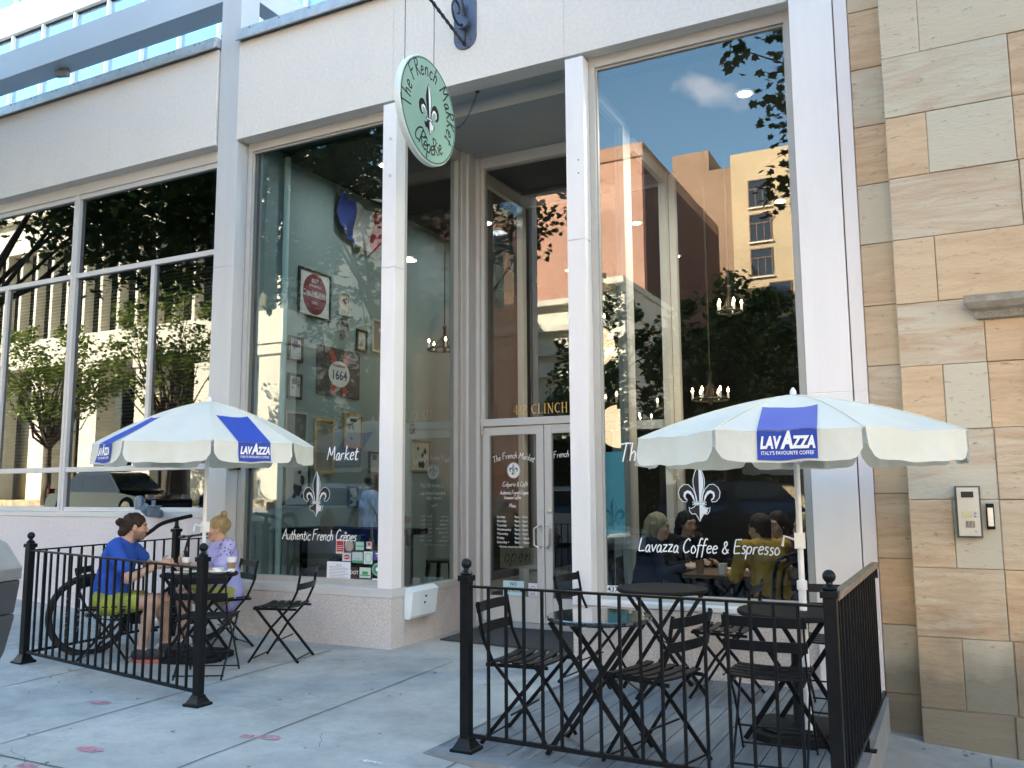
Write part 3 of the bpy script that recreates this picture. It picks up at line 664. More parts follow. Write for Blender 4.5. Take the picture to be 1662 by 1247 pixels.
# ---- yellow brick apartment block with a browner wing
yb=brickmat('yellow_brick',(.60,.46,.27),(.55,.41,.23),(.52,.42,.28)); bb=brickmat('brown_brick',(.34,.21,.13),(.30,.18,.11),(.34,.25,.17))
YB=thing('yellow_brick_building','tall yellow brick apartment block with brown wing and small dark-framed windows','building',(-8,-61.2,-.5))
mb=MB(); mb.box(-15.9,14,-80,-61.2,-1,31.2); mb.build('wall',yb,YB)
mb=MB(); mb.box(-34,-15.91,-80,-61.4,-1,30.2); mb.build('wing',bb,YB)
mb=MB(); mb.box(-21.3,-17.9,-70,-61.5,30.21,32.2); mb.build('stair_tower',bb,YB)
wf=mat('brown_window_frame',(.16,.09,.06),.5)
for ix,x in enumerate((-13.5,-9.2,-4.6,0,4.6,9.2)):
    for k in range(9):
        z=27.3-3.12*k; xx=x+(1.5 if k>=3 and ix==0 else 0)
        mb=MB(); w,h=.95,1.25
        mb.box(xx-w,xx+w,-61.19,-61.10,z+h-.1,z+h); mb.box(xx-w,xx+w,-61.19,-61.10,z-h,z-h+.1); mb.box(xx-w,xx-w+.1,-61.19,-61.10,z-h+.1,z+h-.1); mb.box(xx+w-.1,xx+w,-61.19,-61.10,z-h+.1,z+h-.1)
        mb.box(xx-w+.1,xx+w-.1,-61.19,-61.11,z+.35,z+.45); mb.box(xx-.36,xx-.28,-61.19,-61.11,z-h+.1,z+.35); mb.box(xx+.28,xx+.36,-61.19,-61.11,z-h+.1,z+.35)
        wi=mb.build('window',wf,YB); g=MB(); g.box(xx-w+.08,xx+w-.08,-61.2,-61.17,z-h+.08,z+h-.08); g.build('pane',dkg,wi)
        g=MB(); g.box(xx-w-.1,xx+w+.1,-61.2,-61.0,z-h-.14,z-h-.01); g.build('sill',ws,wi)
# ---- further blocks closing the street to the right and left
def block(label,x0,x1,y0,y1,z1,m,face,nx,nz):
    b=thing('city_building',label,'building',((x0+x1)/2,y1 if face=='y' else (y0+y1)/2,-1)); mb=MB(); mb.box(x0,x1,y0,y1,-8,z1); mb.build('wall',m,b); mb=MB(); mb.box(x0-.2,x1+.2,y0-.2,y1+.2,z1+.01,z1+.6); mb.build('cornice',ws,b)
    for i in range(nx):
        for k in range(nz):
            z=3+k*3.4
            g=MB()
            if face=='y': x=x0+(i+.5)*(x1-x0)/nx; g.box(x-.7,x+.7,y1-.05,y1+.02,z-.9,z+.9)
            elif face=='-x': y=y0+(i+.5)*(y1-y0)/nx; g.box(x0-.02,x0+.05,y-.7,y+.7,z-.9,z+.9)
            else: y=y0+(i+.5)*(y1-y0)/nx; g.box(x1-.05,x1+.02,y-.7,y+.7,z-.9,z+.9)
            g.build('window',dkg,b)
block('red brown brick office block at the far right across the street',15.5,44,-42,-21,19,brickmat('red_brown_brick',(.30,.15,.10),(.27,.13,.09),(.3,.24,.18)),'y',8,5)
block('tan stone block closing the street at the far right end',62,80,-24,14,24,ws,'-x',8,6)
block('grey stone block closing the street at the far left end',-112,-90,-26,14,22,mat('grey_stone_block',(.40,.39,.36),.85,0,.15,.8),'x',8,5)
# ---- a low white parade with arches between them
LB=thing('low_arched_building','low white building with horizontal ledges and arched ground floor across the street','building',(-19,-22,-.6))
mb=MB(); mb.box(-23.9,-12.5,-30,-22,-1,10.6)
for z in (7.0,8.1,9.3,10.61): mb.box(-24.0,-12.4,-30.1,-21.6,z,z+.28)
mb.build('wall',ws,LB)
for k in range(6):
    x=-22.9+1.9*k; P=[(x-.6,4.2),(x+.6,4.2),(x+.6,5.6)]+[(x+.6*math.cos(a),5.6+.6*math.sin(a)) for a in [math.pi*j/10 for j in range(1,10)]]+[(x-.6,5.6)]
    g=MB(); g.M=frame((0,-21.9,0),(-1,0,0),(0,0,1)); g.prism([(-px,pz) for px,pz in P],0,.05); g.build('arched_window',dkg,LB)
# ---- iron fence along the far sidewalk
FN=thing('iron_fence','black iron fence along the far sidewalk behind the parked cars','fence',(-4,-9.6,-.5))
mb=MB()
for z in (.05,.95): mb.beam((-16,-9.6,gz(-16)+z-.02),(-2.75,-9.6,gz(-2.75)+z-.02),.04,.04); mb.beam((-2.75,-9.6,z-.02),(10,-9.6,gz(10)+z-.02),.04,.04)
mb.build('rail',M['black'],FN)
mb=MB(); x=-16
while x<10: mb.box(x-.012,x+.012,-9.612,-9.588,gz(x),gz(x)+1.15); x+=.14
o=mb.build('pickets',M['black'],FN); o['kind']='stuff'
# ---- street lamp with yellow globe
SL=thing('street_lamp','dark street lamp post with a round yellowish globe on the far sidewalk','street lamp',(-27.8,-10.2,.9))
mb=MB(); mb.lathe([(.16,0),(.14,.4),(.07,.6),(.055,3.7),(.12,3.8),(.12,3.9)],(-27.8,-10.2,.9),12); mb.build('post',M['black'],SL,smooth=True)
mb=MB(); mb.ball((-27.8,-10.2,5.1),.38,20); mb.build('globe',mat('yellowed_globe',(.80,.70,.30),.3,0,.05,2),SL,smooth=True)

# ---- trees
barkm=mat('tree_bark',(.10,.075,.055),.9,0,.4,8,.6,12,stretch=(4,4,1))
def leafmat(name,c,c2):
    m=mat(name,c,.55,0,.1,1.2,col2=c2,tint=False); b=m.node_tree.nodes['Principled BSDF']
    nt=m.node_tree; L=nt.links; out=nt.nodes['Material Output']; tr=nt.nodes.new('ShaderNodeBsdfTranslucent'); mx=nt.nodes.new('ShaderNodeMixShader'); mx.inputs[0].default_value=.3
    src=b.inputs['Base Color'].links[0].from_socket; L.new(src,tr.inputs[0]); L.new(b.outputs[0],mx.inputs[1]); L.new(tr.outputs[0],mx.inputs[2]); L.new(mx.outputs[0],out.inputs[0]); return m
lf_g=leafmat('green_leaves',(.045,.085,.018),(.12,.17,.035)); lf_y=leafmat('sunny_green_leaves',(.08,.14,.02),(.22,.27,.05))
LEAF=[(0,-.5),(.22,-.38),(.48,-.30),(.30,-.02),(.46,.22),(.18,.20),(0,.55),(-.18,.20),(-.46,.22),(-.30,-.02),(-.48,-.30),(-.22,-.38)]
def leaves(rng,centers,radii,per,size,droop=.5):
    base=np.array([(x,y,-.12*abs(x)) for x,y in LEAF]); n=len(centers)*per; k=len(base)
    c=np.repeat(np.array(centers),per,0); rr=np.repeat(np.array(radii),per,0)
    d=rng.normal(size=(n,3)); d/=np.linalg.norm(d,axis=1)[:,None]; pos=c+d*rr*(rng.random((n,1))**.45)
    nz=rng.normal(size=(n,3))*.6+np.array([0,0,1.]); nz/=np.linalg.norm(nz,axis=1)[:,None]
    t=rng.normal(size=(n,3)); t[:,2]-=droop; xx=np.cross(t,nz); xx/=np.linalg.norm(xx,axis=1)[:,None]+1e-9; yy=np.cross(nz,xx)
    s=(size*rng.uniform(.6,1.15,(n,1,1)))
    V=pos[:,None,:]+s*(base[None,:,0:1]*xx[:,None,:]+base[None,:,1:2]*yy[:,None,:]+base[None,:,2:3]*nz[:,None,:])
    return V.reshape(-1,3),n,k
def quickmesh(name,V,n,k,m,parent):
    me=bpy.data.meshes.new(name); V=np.array(V)
    if parent is not None:
        I=np.array(matrix_of(parent).inverted()); V=V@I[:3,:3].T+I[:3,3]
    me.vertices.add(len(V)); me.vertices.foreach_set('co',V.astype(np.float32).ravel()); me.loops.add(n*k); me.loops.foreach_set('vertex_index',np.arange(n*k,dtype=np.int32))
    me.polygons.add(n); me.polygons.foreach_set('loop_start',np.arange(0,n*k,k,dtype=np.int32)); me.update(calc_edges=True); me.validate()
    me.materials.append(m); o=bpy.data.objects.new(name,me); COL.objects.link(o); o.parent=parent; return o
def tree(name,label,loc,h,cr,czs,seed,lm,size=.13,nclus=150,per=34,lean=(0,0),trunk_r=.16,keep=None,group=None,fork=.45,cent=None,limbs=40):
    rng=np.random.default_rng(seed); t=thing(name,label,'tree',loc,0,group)
    base=np.array(loc,float); mb=MB(); top=base+np.array([lean[0],lean[1],h*.82])
    pts=[base+np.array([0,0,-.05])]; 
    for i in range(1,6):
        f=i/5; pts.append(base+(top-base)*f*fork/ .82+rng.normal(size=3)*.05*h*.12)
    mb.tube(pts,[trunk_r*1.25,trunk_r*.95,trunk_r*.9,trunk_r*.85,trunk_r*.8,trunk_r*.7],9)
    cc=np.array(cent if cent is not None else [base[0]+lean[0],base[1]+lean[1],base[2]+(czs[0]+czs[1])/2]); rad=np.array([cr,cr*.9,(czs[1]-czs[0])/2])
    cen=[];R_=[]
    tries=0
    while len(cen)<nclus and tries<nclus*30:
        tries+=1
        d=rng.normal(size=3); d/=np.linalg.norm(d); p=cc+d*rad*(rng.random()**.38)
        w=math.sin(p[0]*1.7+seed)*math.cos(p[1]*1.9+seed*2)*math.sin(p[2]*1.5+seed*3)
        if w<-.28: continue
        if keep and not keep(p): continue
        cen.append(p); R_.append([cr*rng.uniform(.10,.2)]*3)
    fk=np.array(pts[-1])
    for j in range(min(len(cen),limbs)):
        p=cen[j*len(cen)//limbs]; mid=fk*.45+p*.55+rng.normal(size=3)*.12*cr+np.array([0,0,.06*cr]); q=fk*.8+p*.2+rng.normal(size=3)*.05*cr
        mb.tube([fk,q,mid,p],[trunk_r*.45,trunk_r*.3,trunk_r*.16,trunk_r*.04],5,cap=False)
    mb.build('trunk',barkm,t,smooth=True)
    V,n,k=leaves(rng,cen,R_,per,size)
    if keep:
        P=V.reshape(n,k,3); ok=np.array([keep(c) for c in P.mean(1)]); P=P[ok]; n=len(P); V=P.reshape(-1,3)
    quickmesh('crown',V,n,k,lm,t); return t
# ---- tall dark hedge in front of it
HG=thing('hedge','tall dark evergreen hedge before the low arched building across the street','hedge',(-17,-14.6,-.3))
hr=np.random.default_rng(77); cs=[(x,-14.6+hr.uniform(-.5,.5),z) for x in np.arange(-24,-8.6,.55) for z in np.arange(-.2,3.7,.6)]
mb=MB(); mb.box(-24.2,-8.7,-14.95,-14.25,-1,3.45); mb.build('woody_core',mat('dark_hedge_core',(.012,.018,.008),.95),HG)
V,n,k=leaves(hr,cs,[[.5,.45,.45]]*len(cs),42,.16,.2); quickmesh('foliage',V,n,k,lf_g,HG)
HGP=(HG,)
TG='street trees along both kerbs'
# near kerb, left: its crown fills the top of the left office windows
tree('street_tree','dark leafy kerb tree on the near sidewalk far left of the cafe',(-18.9,2.9,.5),10,4.2,(4.6,10),5,lf_g,.17,560,40,group=TG,limbs=9,trunk_r=.16,keep=lambda p:p[1]<5.0 and math.atan2(-p[0],max(p[1],.01))>R(61),cent=(-13.2,2.0,8.0))
tree('street_tree','dark leafy kerb tree spreading in front of the cafe door, left of the photographer',(-9.2,1.2,-.0),10,2.5,(5,10),8,lf_g,.15,150,36,group=TG,limbs=7,trunk_r=.12,keep=lambda p:p[1]<3.4 and p[2]>6.15 ,cent=(-8.6,1.9,8.0))
# near kerb, right: big leaves reflected at the right edge of the large pane
tree('street_tree','kerb tree with large dark leaves just right of the photographer',(2.6,1.6,-.5),9,2.9,(4.2,9),12,lf_g,.15,120,34,group=TG,limbs=14,keep=lambda p:p[1]<4.0 and p[2]>4.4 and p[0]>-2.0-.25*math.sin(p[2]*4),cent=(.3,2.5,6.4))
# across the street
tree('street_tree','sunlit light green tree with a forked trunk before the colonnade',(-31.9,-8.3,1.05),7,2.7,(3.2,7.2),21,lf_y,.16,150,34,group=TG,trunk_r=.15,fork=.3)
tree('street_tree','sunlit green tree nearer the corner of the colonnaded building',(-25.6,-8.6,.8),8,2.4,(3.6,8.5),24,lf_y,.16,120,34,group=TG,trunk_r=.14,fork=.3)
tree('street_tree','broad dark tree across the street before the yellow apartment block',(-5.7,-11.8,-.2),8.2,2.75,(1.4,7.9),31,lf_g,.20,300,46,group=TG,trunk_r=.22)
tree('street_tree','dark tree across the street before the brick block',(-10.4,-12.4,-.1),9.6,2.5,(1.6,9.3),33,lf_g,.2,170,40,group=TG,trunk_r=.2)
tree('street_tree','slim dark tree across the street between the brick block and colonnade',(-18.6,-11.0,.3),9,2.4,(2.4,9.5),37,lf_g,.2,130,36,group=TG,trunk_r=.18)
# a leafy twig of the near tree hanging into the top left of the view
TW=thing('tree_twig','green leafy twig tip hanging in from above at the top left corner','twig',(-9.28,4.95,6.55))
tv=np.random.default_rng(4); V,n,k=leaves(tv,[(-9.28,4.95,6.62),(-9.2,4.98,6.66),(-9.36,4.93,6.68)],[[.08]*3]*3,5,.13,1.2); quickmesh('leaf_cluster',V,n,k,leafmat('twig_leaves',(.10,.16,.04),(.16,.22,.07)),TW)
V,n,k=leaves(tv,[(-9.64,4.75,5.42)],[[.05]*3],4,.12,1.2); quickmesh('leaf_cluster',V,n,k,bpy.data.materials['twig_leaves'],TW)
mb=MB(); mb.tube([(-9.28,4.95,6.6),(-9.3,4.8,6.95),(-9.4,4.4,7.4),(-9.7,3.8,7.9)],[.004,.007,.01,.02],6); mb.tube([(-9.64,4.75,5.42),(-9.75,4.68,6.1),(-9.85,4.5,7.0),(-9.7,3.8,7.9)],[.004,.006,.01,.015],6); mb.build('stem',barkm,TW)

# ---- parked cars
tyre=mat('tyre_rubber',(.02,.02,.02),.85); rim=mat('alloy_rim',(.45,.45,.46),.3,.9); cglass=mat('car_glass',(.015,.018,.02),.04,spec=.9); lampm=mat('headlight_glass',(.7,.7,.7),.1,coat=.5); tail=mat('tail_lamp_red',(.45,.02,.02),.2)
def paint(n,c): return mat(n,c,.25,.2,0,coat=1.0)
def car(label,loc,rz,L_,W_,H_,pm,suv=True,group='cars parked along the street'):
    t=thing('parked_car',label,'car',loc,rz,group); I=Matrix.Translation(loc)@Matrix.Rotation(rz,4,'Z')
    h=H_; gb=h*.56
    lower=[(-L_/2,.38),(-L_/2+.03,.62),(-L_/2+.15,gb-.05),(-L_*.30,gb),( L_*.22,gb-.02),(L_*.42,gb-.16),(L_/2-.04,.62),(L_/2,.42),(L_/2-.08,.25),(-L_/2+.1,.25)]
    roof=[(-L_*(.46 if suv else .36),gb),(-L_*(.40 if suv else .24),h-.06),(-L_*.2,h),(L_*.02,h-.01),(L_*.10,h-.08),(L_*.24,gb-.01)]
    def loft(pts,wb,wt,zb,zt):
        V=[];n=len(pts)
        for s_ in (-1,1):
            for x,z in pts:
                f=(z-zb)/(zt-zb); w=wb+(wt-wb)*max(0,min(1,f)); V.append((x,s_*w/2,z))
        mbx=MB(); mbx.M=I; P=[Vector((x,z,0)) for x,z in pts]; F=[]
        for tri in tessellate_polygon([P]): F.append(tuple(tri)); F.append(tuple(i+n for i in tri[::-1]))
        for i in range(n): F.append((i,(i+1)%n,(i+1)%n+n,i+n))
        return mbx.add(V,F)
    b1=loft(lower,W_,W_*.94,.25,gb); b2=loft(roof,W_*.93,W_*.72,gb,h)
    b1.v+= [] ; off=len(b1.v); b1.v+=b2.v; b1.f+=[tuple(i+off for i in f) for f in b2.f]; b1.c+=b2.c
    b1.build('body',pm,t,smooth=True,bevel=.05,angle=50)
    for s_ in (-1,1):
        g=MB(); g.M=I; y0=W_*.93/2; y1=W_*.72/2
        def wy(z): return s_*(y0+(y1-y0)*(z-gb)/(h-gb)+.006)
        for xa,xb,xc,xd in ((-L_*.40,-L_*.14,-L_*.14,-L_*(.35 if suv else .25)),(-L_*.12,L_*.20,L_*.075,-L_*.12)):
            g.add([(xa,wy(gb+.05),gb+.05),(xb,wy(gb+.05),gb+.05),(xc,wy(h-.13),h-.13),(xd,wy(h-.13),h-.13)],[(0,1,2,3)])
        g.build('side_window',cglass,t)
    for xa,xb in ((L_*.235,L_*.105),(-L_*.462,-L_*.405) if suv else (-L_*.36,-L_*.25)):
        g=MB(); g.M=I; s2=.02 if xa>0 else -.02; g.add([(xa+s2,-W_*.42,gb+.04),(xa+s2,W_*.42,gb+.04),(xb+s2,W_*.35,h-.12),(xb+s2,-W_*.35,h-.12)],[(0,1,2,3)]); g.build('windscreen' if xa>0 else 'rear_window',cglass,t)
    for x in (-L_*.31,L_*.32):
        for s_ in (-1,1):
            g=MB(); g.M=I@frame((x,s_*(W_/2-.10),.34),(1,0,0),(0,0,1)); g.lathe([(.2,-.10),(.33,-.10),(.345,-.05),(.345,.05),(.33,.10),(.2,.10)],(0,0,0),24); w=g.build('wheel',tyre,t,smooth=True)
            g=MB(); g.M=I@frame((x,s_*(W_/2-.10),.34),(1,0,0),(0,0,1)); g.lathe([(.21,-.115),(.21,.115)],(0,0,0),20); g.build('rim',rim,w)
    for s_ in (-1,1):
        g=MB(); g.M=I; g.box(L_/2-.12,L_/2-.01,min(s_*W_*.30,s_*W_*.45),max(s_*W_*.30,s_*W_*.45),.60,.74); g.build('headlight',lampm,t)
        g=MB(); g.M=I; g.box(-L_/2+.01,-L_/2+.10,min(s_*W_*.34,s_*W_*.46),max(s_*W_*.34,s_*W_*.46),.72,.95); g.build('tail_light',tail,t)
    return t
car('dark grey sport utility car parked nearest the tree across the street',(-3.6,-5.1,gz(-3.6)-.16),0,4.7,1.9,1.78,paint('dark_grey_car_paint',(.02,.022,.025)))
car('white sport utility car parked behind the dark grey one',(-9.2,-5.1,-.16),0,4.6,1.88,1.72,paint('white_car_paint',(.7,.7,.68)))
car('silver saloon car parked across from the cafe door',(-14.6,-5.2,gz(-14.6)-.16),0,4.6,1.8,1.45,paint('silver_car_paint',(.45,.46,.47)),False)
car('black saloon car parked before the colonnade at the far left',(-24.0,-5.3,gz(-24)-.16),0,4.7,1.85,1.5,paint('black_car_paint',(.012,.012,.014)),False)
car('black sport utility car parked far right across the street',(2.6,-5.1,gz(2.6)-.16),R(180),4.8,1.9,1.8,paint('blue_black_car_paint',(.012,.016,.03)))
# ================================================================ lettering
GL={ # advance, strokes in hundredths of cap height
'T':(58,['0,94 30,100 60,99','32,98 27,50 22,0']),'h':(42,['9,100 6,50 4,0','5,33 20,52 31,42 30,0']),'e':(38,['4,26 32,34 27,50 12,48 3,22 12,1 33,9']),
'F':(54,['6,98 2,0','6,97 52,103','5,55 40,58']),'r':(34,['6,50 3,0','4,28 16,48 32,49']),'n':(42,['5,50 3,0','4,30 20,51 31,44 31,0']),'c':(36,['34,42 20,51 6,34 6,10 20,-1 36,9']),
'M':(76,['2,0 12,96','12,96 34,36 60,100','60,100 68,0']),'a':(42,['32,44 18,51 4,26 9,1 24,8 33,46','33,46 32,6 42,1']),'k':(42,['8,100 3,0','34,52 5,25','5,25 38,-3']),'t':(32,['16,82 11,8 20,-1 30,6','0,52 34,56']),
'C':(54,['50,86 34,101 10,72 4,26 22,-2 50,12']),'p':(42,['6,50 -2,-38','5,36 22,52 35,36 24,2 4,8']),'i':(18,['8,48 8,0','8,64 9,69']),'A':(58,['0,0 20,60 32,100','32,100 44,40 52,-2','12,36 48,38']),
'u':(42,['4,50 5,10 18,0 32,20 34,50','34,50 36,0']),'L':(48,['12,100 4,40 2,2','2,2 24,4 46,6']),'v':(38,['2,50 15,0','15,0 38,52']),'z':(38,['3,48 34,50','34,50 4,0','4,0 38,3']),'o':(40,['20,51 5,32 8,3 24,-1 36,22 20,51']),
'f':(34,['38,92 26,101 16,70 6,-32','2,50 34,55']),'&':(54,['48,30 30,-2 6,10 14,38 34,62 28,86 14,72 24,40 50,0']),'E':(50,['8,100 3,50 3,0','3,0 46,4','8,100 50,103','5,52 42,55']),'s':(32,['30,46 15,51 8,36 26,18 18,0 2,3']),
'd':(40,['32,44 18,51 4,26 9,1 24,8 34,50','38,100 32,4 40,0']),'R':(44,['6,96 2,0','6,96 34,84 30,60 5,50','5,50 40,0']),'K':(46,['8,98 2,0','40,96 6,46','6,46 42,0']),'m':(60,['4,50 3,0','3,30 16,51 26,42 26,0','26,30 40,51 50,42 50,0']),'l':(16,['8,100 6,6 14,0']),
'G':(56,['50,86 34,101 10,72 4,26 22,-2 50,6','50,6 50,42 32,42']),'y':(40,['4,50 10,16 30,30','34,52 26,-10 6,-36']),"'":(14,['8,100 5,84'])}
GL['ê']=(38,GL['e'][1]+['8,66 18,80 30,64']); GL['é']=(38,GL['e'][1]+['14,64 26,80']); GL[' ']=(26,[])
def smooth_line(P,sub=4):
    if len(P)<3: return [Vector(p) for p in P]
    out=[]; Q=[P[0]]+list(P)+[P[-1]]
    for i in range(1,len(Q)-2):
        p0,p1,p2,p3=[Vector(q) for q in Q[i-1:i+3]]
        for j in range(sub):
            t=j/sub; out.append(.5*((2*p1)+(p2-p0)*t+(2*p0-5*p1+4*p2-p3)*t*t+(3*p1-p0-3*p2+p3)*t**3))
    out.append(Vector(P[-1])); return out
_zz=[0]
def ribbon(mb,P,w,z=0,closed=False):
    n=len(P); V=[]
    for i,p in enumerate(P):
        a=P[i-1] if (i>0 or closed) else p; b=P[(i+1)%n] if (i<n-1 or closed) else p
        d=(b-a); d=d.normalized() if d.length>1e-9 else Vector((1,0)); nn=Vector((-d.y,d.x))*w/2
        zz=z+.00012*i/max(1,n); V += [(p.x-nn.x,p.y-nn.y,zz),(p.x+nn.x,p.y+nn.y,zz)]
    mb.add(V,[(2*i,2*((i+1)%n),2*((i+1)%n)+1,2*i+1) for i in range(n if closed else n-1)])
def script(mb,text,h,w,x=0,y=0,slant=.14,jit=3,arc=None,gap=4):
    rr=random.Random(len(text)*7+int(h*1000)); pen=0; M0=mb.M.copy()
    total=sum(GL[c][0]+gap for c in text)*h/100
    for c in text:
        adv,st=GL[c]; dy=rr.uniform(-jit,jit)*h/100; s=h/100*rr.uniform(.95,1.05)
        if arc:
            r,mid,sgn=arc; a=mid-sgn*((pen+adv/2)*h/100-total/2)/r
            mb.M=M0@Matrix.Translation((r*math.cos(a),r*math.sin(a),0))@Matrix.Rotation(a-math.pi/2*sgn,4,'Z')@Matrix.Translation((-adv/2*h/100,0,0))
        else: mb.M=M0@Matrix.Translation((x+pen*h/100,y+dy,0))
        for k,sq in enumerate(st):
            P=[tuple(map(float,q.split(','))) for q in sq.split()]
            L_=smooth_line([((px+py*slant)*s,py*s) for px,py in P])
            ribbon(mb,L_,w,.00025*k)
        pen+=adv+gap
    mb.M=M0; return total
_tc={}
def typed(mb,text,h,x=0,y=0,align='LEFT',sx=1,bold=0,shear=0,ext=.0004):
    key=(text,bold,shear)
    if key not in _tc:
        cu=bpy.data.curves.new('t','FONT'); cu.body=text; cu.size=1; cu.offset=bold; cu.shear=shear; cu.resolution_u=3
        ob=bpy.data.objects.new('t',cu); COL.objects.link(ob); bpy.context.view_layer.update()
        me=bpy.data.meshes.new_from_object(ob.evaluated_get(bpy.context.evaluated_depsgraph_get()))
        V=[tuple(v.co) for v in me.vertices]; F=[tuple(p.vertices) for p in me.polygons]; bpy.data.objects.remove(ob); bpy.data.curves.remove(cu); bpy.data.meshes.remove(me)
        _tc[key]=(V,F)
    V,F=_tc[key]
    if not V: return 0
    w=max(v[0] for v in V); k=h/.72; ox=x-(w*k*sx/2 if align=='CENTER' else 0)
    return mb.add([(ox+v[0]*k*sx,y+v[1]*k,ext) for v in V],F)
CEN=[(0,1),(.035,.92),(.10,.78),(.145,.62),(.15,.50),(.12,.34),(.07,.14),(.055,.03)]
SIDE=[(.075,.05),(.10,.22),(.16,.36),(.27,.47),(.38,.48),(.49,.40),(.54,.28),(.52,.14),(.43,.04),(.33,.03),(.31,.09),(.37,.14),(.36,.23),(.29,.27),(.20,.20),(.13,.06)]
INNER=[(.115,.05),(.14,.18),(.21,.30),(.30,.33),(.39,.28),(.41,.18),(.37,.10),(.32,.07),(.36,.16),(.35,.235),(.285,.265),(.205,.21),(.155,.13),(.13,.05)]
BOT=[(0,-.04),(.10,-.05),(.14,-.10),(.22,-.14),(.27,-.10),(.26,-.20),(.20,-.28),(.11,-.27),(.05,-.36),(0,-.46)]
BAND=[(-.18,-.04),(.18,-.04),(.18,.03),(-.18,.03)]
def mir(P): return [(-x,y) for x,y in P][::-1]
def fleur(parent,Mx,s,blk,wht,outline=True,pname='emblem'):
    S_=lambda P:[(x*s,y*s) for x,y in P]
    b=MB(); b.M=Mx; b.poly(S_(CEN+mir(CEN)),.0004); b.poly(S_(SIDE),.0004); b.poly(S_(mir(SIDE)),.0004); b.poly(S_(BOT+mir(BOT)[:-1]),.0004); b.poly(S_(BAND),.0012)
    w=MB(); w.M=Mx; w.poly(S_([(0,.97),(.0,.05)]+[(x*.8,y) for x,y in CEN[::-1][:-1]]),.0008); w.poly(S_([(0,-.06),(0,-.42)]+[(x*.8,y) for x,y in BOT[::-1][1:-1]]),.0008)
    w.poly(S_(INNER),.0008); w.poly(S_(mir(INNER)),.0008); w.poly(S_([(-.15,-.022),(.15,-.022),(.15,.012),(-.15,.012)]),.0016)
    if outline:
        for P in (CEN+mir(CEN),SIDE,mir(SIDE),BOT+mir(BOT)[:-1],BAND): ribbon(w,[Vector(p) for p in S_(P)],.018*s,.001 if P is not BAND else .0014,True)
    eb=b.build(pname,blk,parent); ew=w.build(pname+'_highlight',wht,parent); return eb

# ---- vinyl lettering on the panes (left pane at y 6.977, right pane at y 6.947)
YL,YR,YT,YD=6.974,6.944,8.402,8.394
def fac(x,z,y): return FAC(x,z,y)
# written words left pane
mb=MB(); mb.M=fac(-5.64,1.765,YL); script(mb,'Market',.135,.013); mb.build('lettering',M['wtxt'],W1)
mb=MB(); mb.M=fac(-6.56,1.80,YL); script(mb,'French',.135,.013); mb.build('lettering',M['wtxt'],W1)
mb=MB(); mb.M=fac(-6.20,.965,YL); script(mb,'Authentic French Crêpes',.105,.010,gap=1); mb.build('lettering',M['wtxt'],W1)
fleur(W1,fac(-5.765,1.345,YL),.315,M['btxt'],M['wtxt'])
# right pane
mb=MB(); mb.M=fac(-2.50,1.69,YR); script(mb,'The French Market',.150,.012,gap=3); mb.build('lettering',M['wtxt'],W2)
mb=MB(); mb.M=fac(-2.345,.945,YR); script(mb,'Lavazza Coffee & Espresso',.112,.010,gap=2.4); mb.build('lettering',M['wtxt'],W2)
fleur(W2,fac(-1.822,1.34,YR),.315,M['btxt'],M['wtxt'])
# street number in gold serif capitals over the doors
def serif(mb,text,h,x0):
    G={'4':(58,[((40,0),(40,100),10),((38,98),(4,30),4),((2,28),(56,28),4),((30,0),(50,0),4)]),'1':(34,[((18,0),(18,98),11),((6,0),(30,0),4),((18,98),(6,84),4)]),
       '2':(56,[((6,74),(14,94),5),((14,94),(34,96),7),((34,96),(44,74),10),((44,74),(6,4),7),((4,4),(50,4),9),((50,4),(52,18),4)]),
       'C':(68,[((60,78),(60,98),4),((58,92),(36,100),6),((36,100),(14,80),9),((14,80),(8,50),12),((8,50),(16,18),12),((16,18),(38,0),9),((38,0),(62,16),5)]),
       'L':(60,[((16,0),(16,100),12),((4,100),(28,100),4),((4,2),(54,2),6),((54,2),(58,24),4)]),'I':(36,[((17,0),(17,100),12),((4,100),(30,100),4),((4,0),(30,0),4)]),
       'N':(76,[((14,0),(14,100),5),((12,100),(62,0),12),((62,0),(62,100),5),((4,0),(24,0),4),((52,100),(72,100),4),((2,100),(16,100),4)]),
       'H':(76,[((16,0),(16,100),12),((60,0),(60,100),12),((16,52),(60,52),5),((5,100),(27,100),4),((5,0),(27,0),4),((49,100),(71,100),4),((49,0),(71,0),4)]),' ':(34,[])}
    x=x0; z=0
    for c in text:
        adv,st=G[c]
        for (a,b,w) in st:
            z+=.00008; ribbon(mb,[Vector(((x+a[0])*h/100,a[1]*h/100)),Vector(((x+b[0])*h/100,b[1]*h/100))],w*h/100,z)
        x+=adv+6
mb=MB(); mb.M=fac(-4.235,2.275,YT); serif(mb,'412 CLINCH',.105,0); mb.build('street_number',M['gold'],TR)
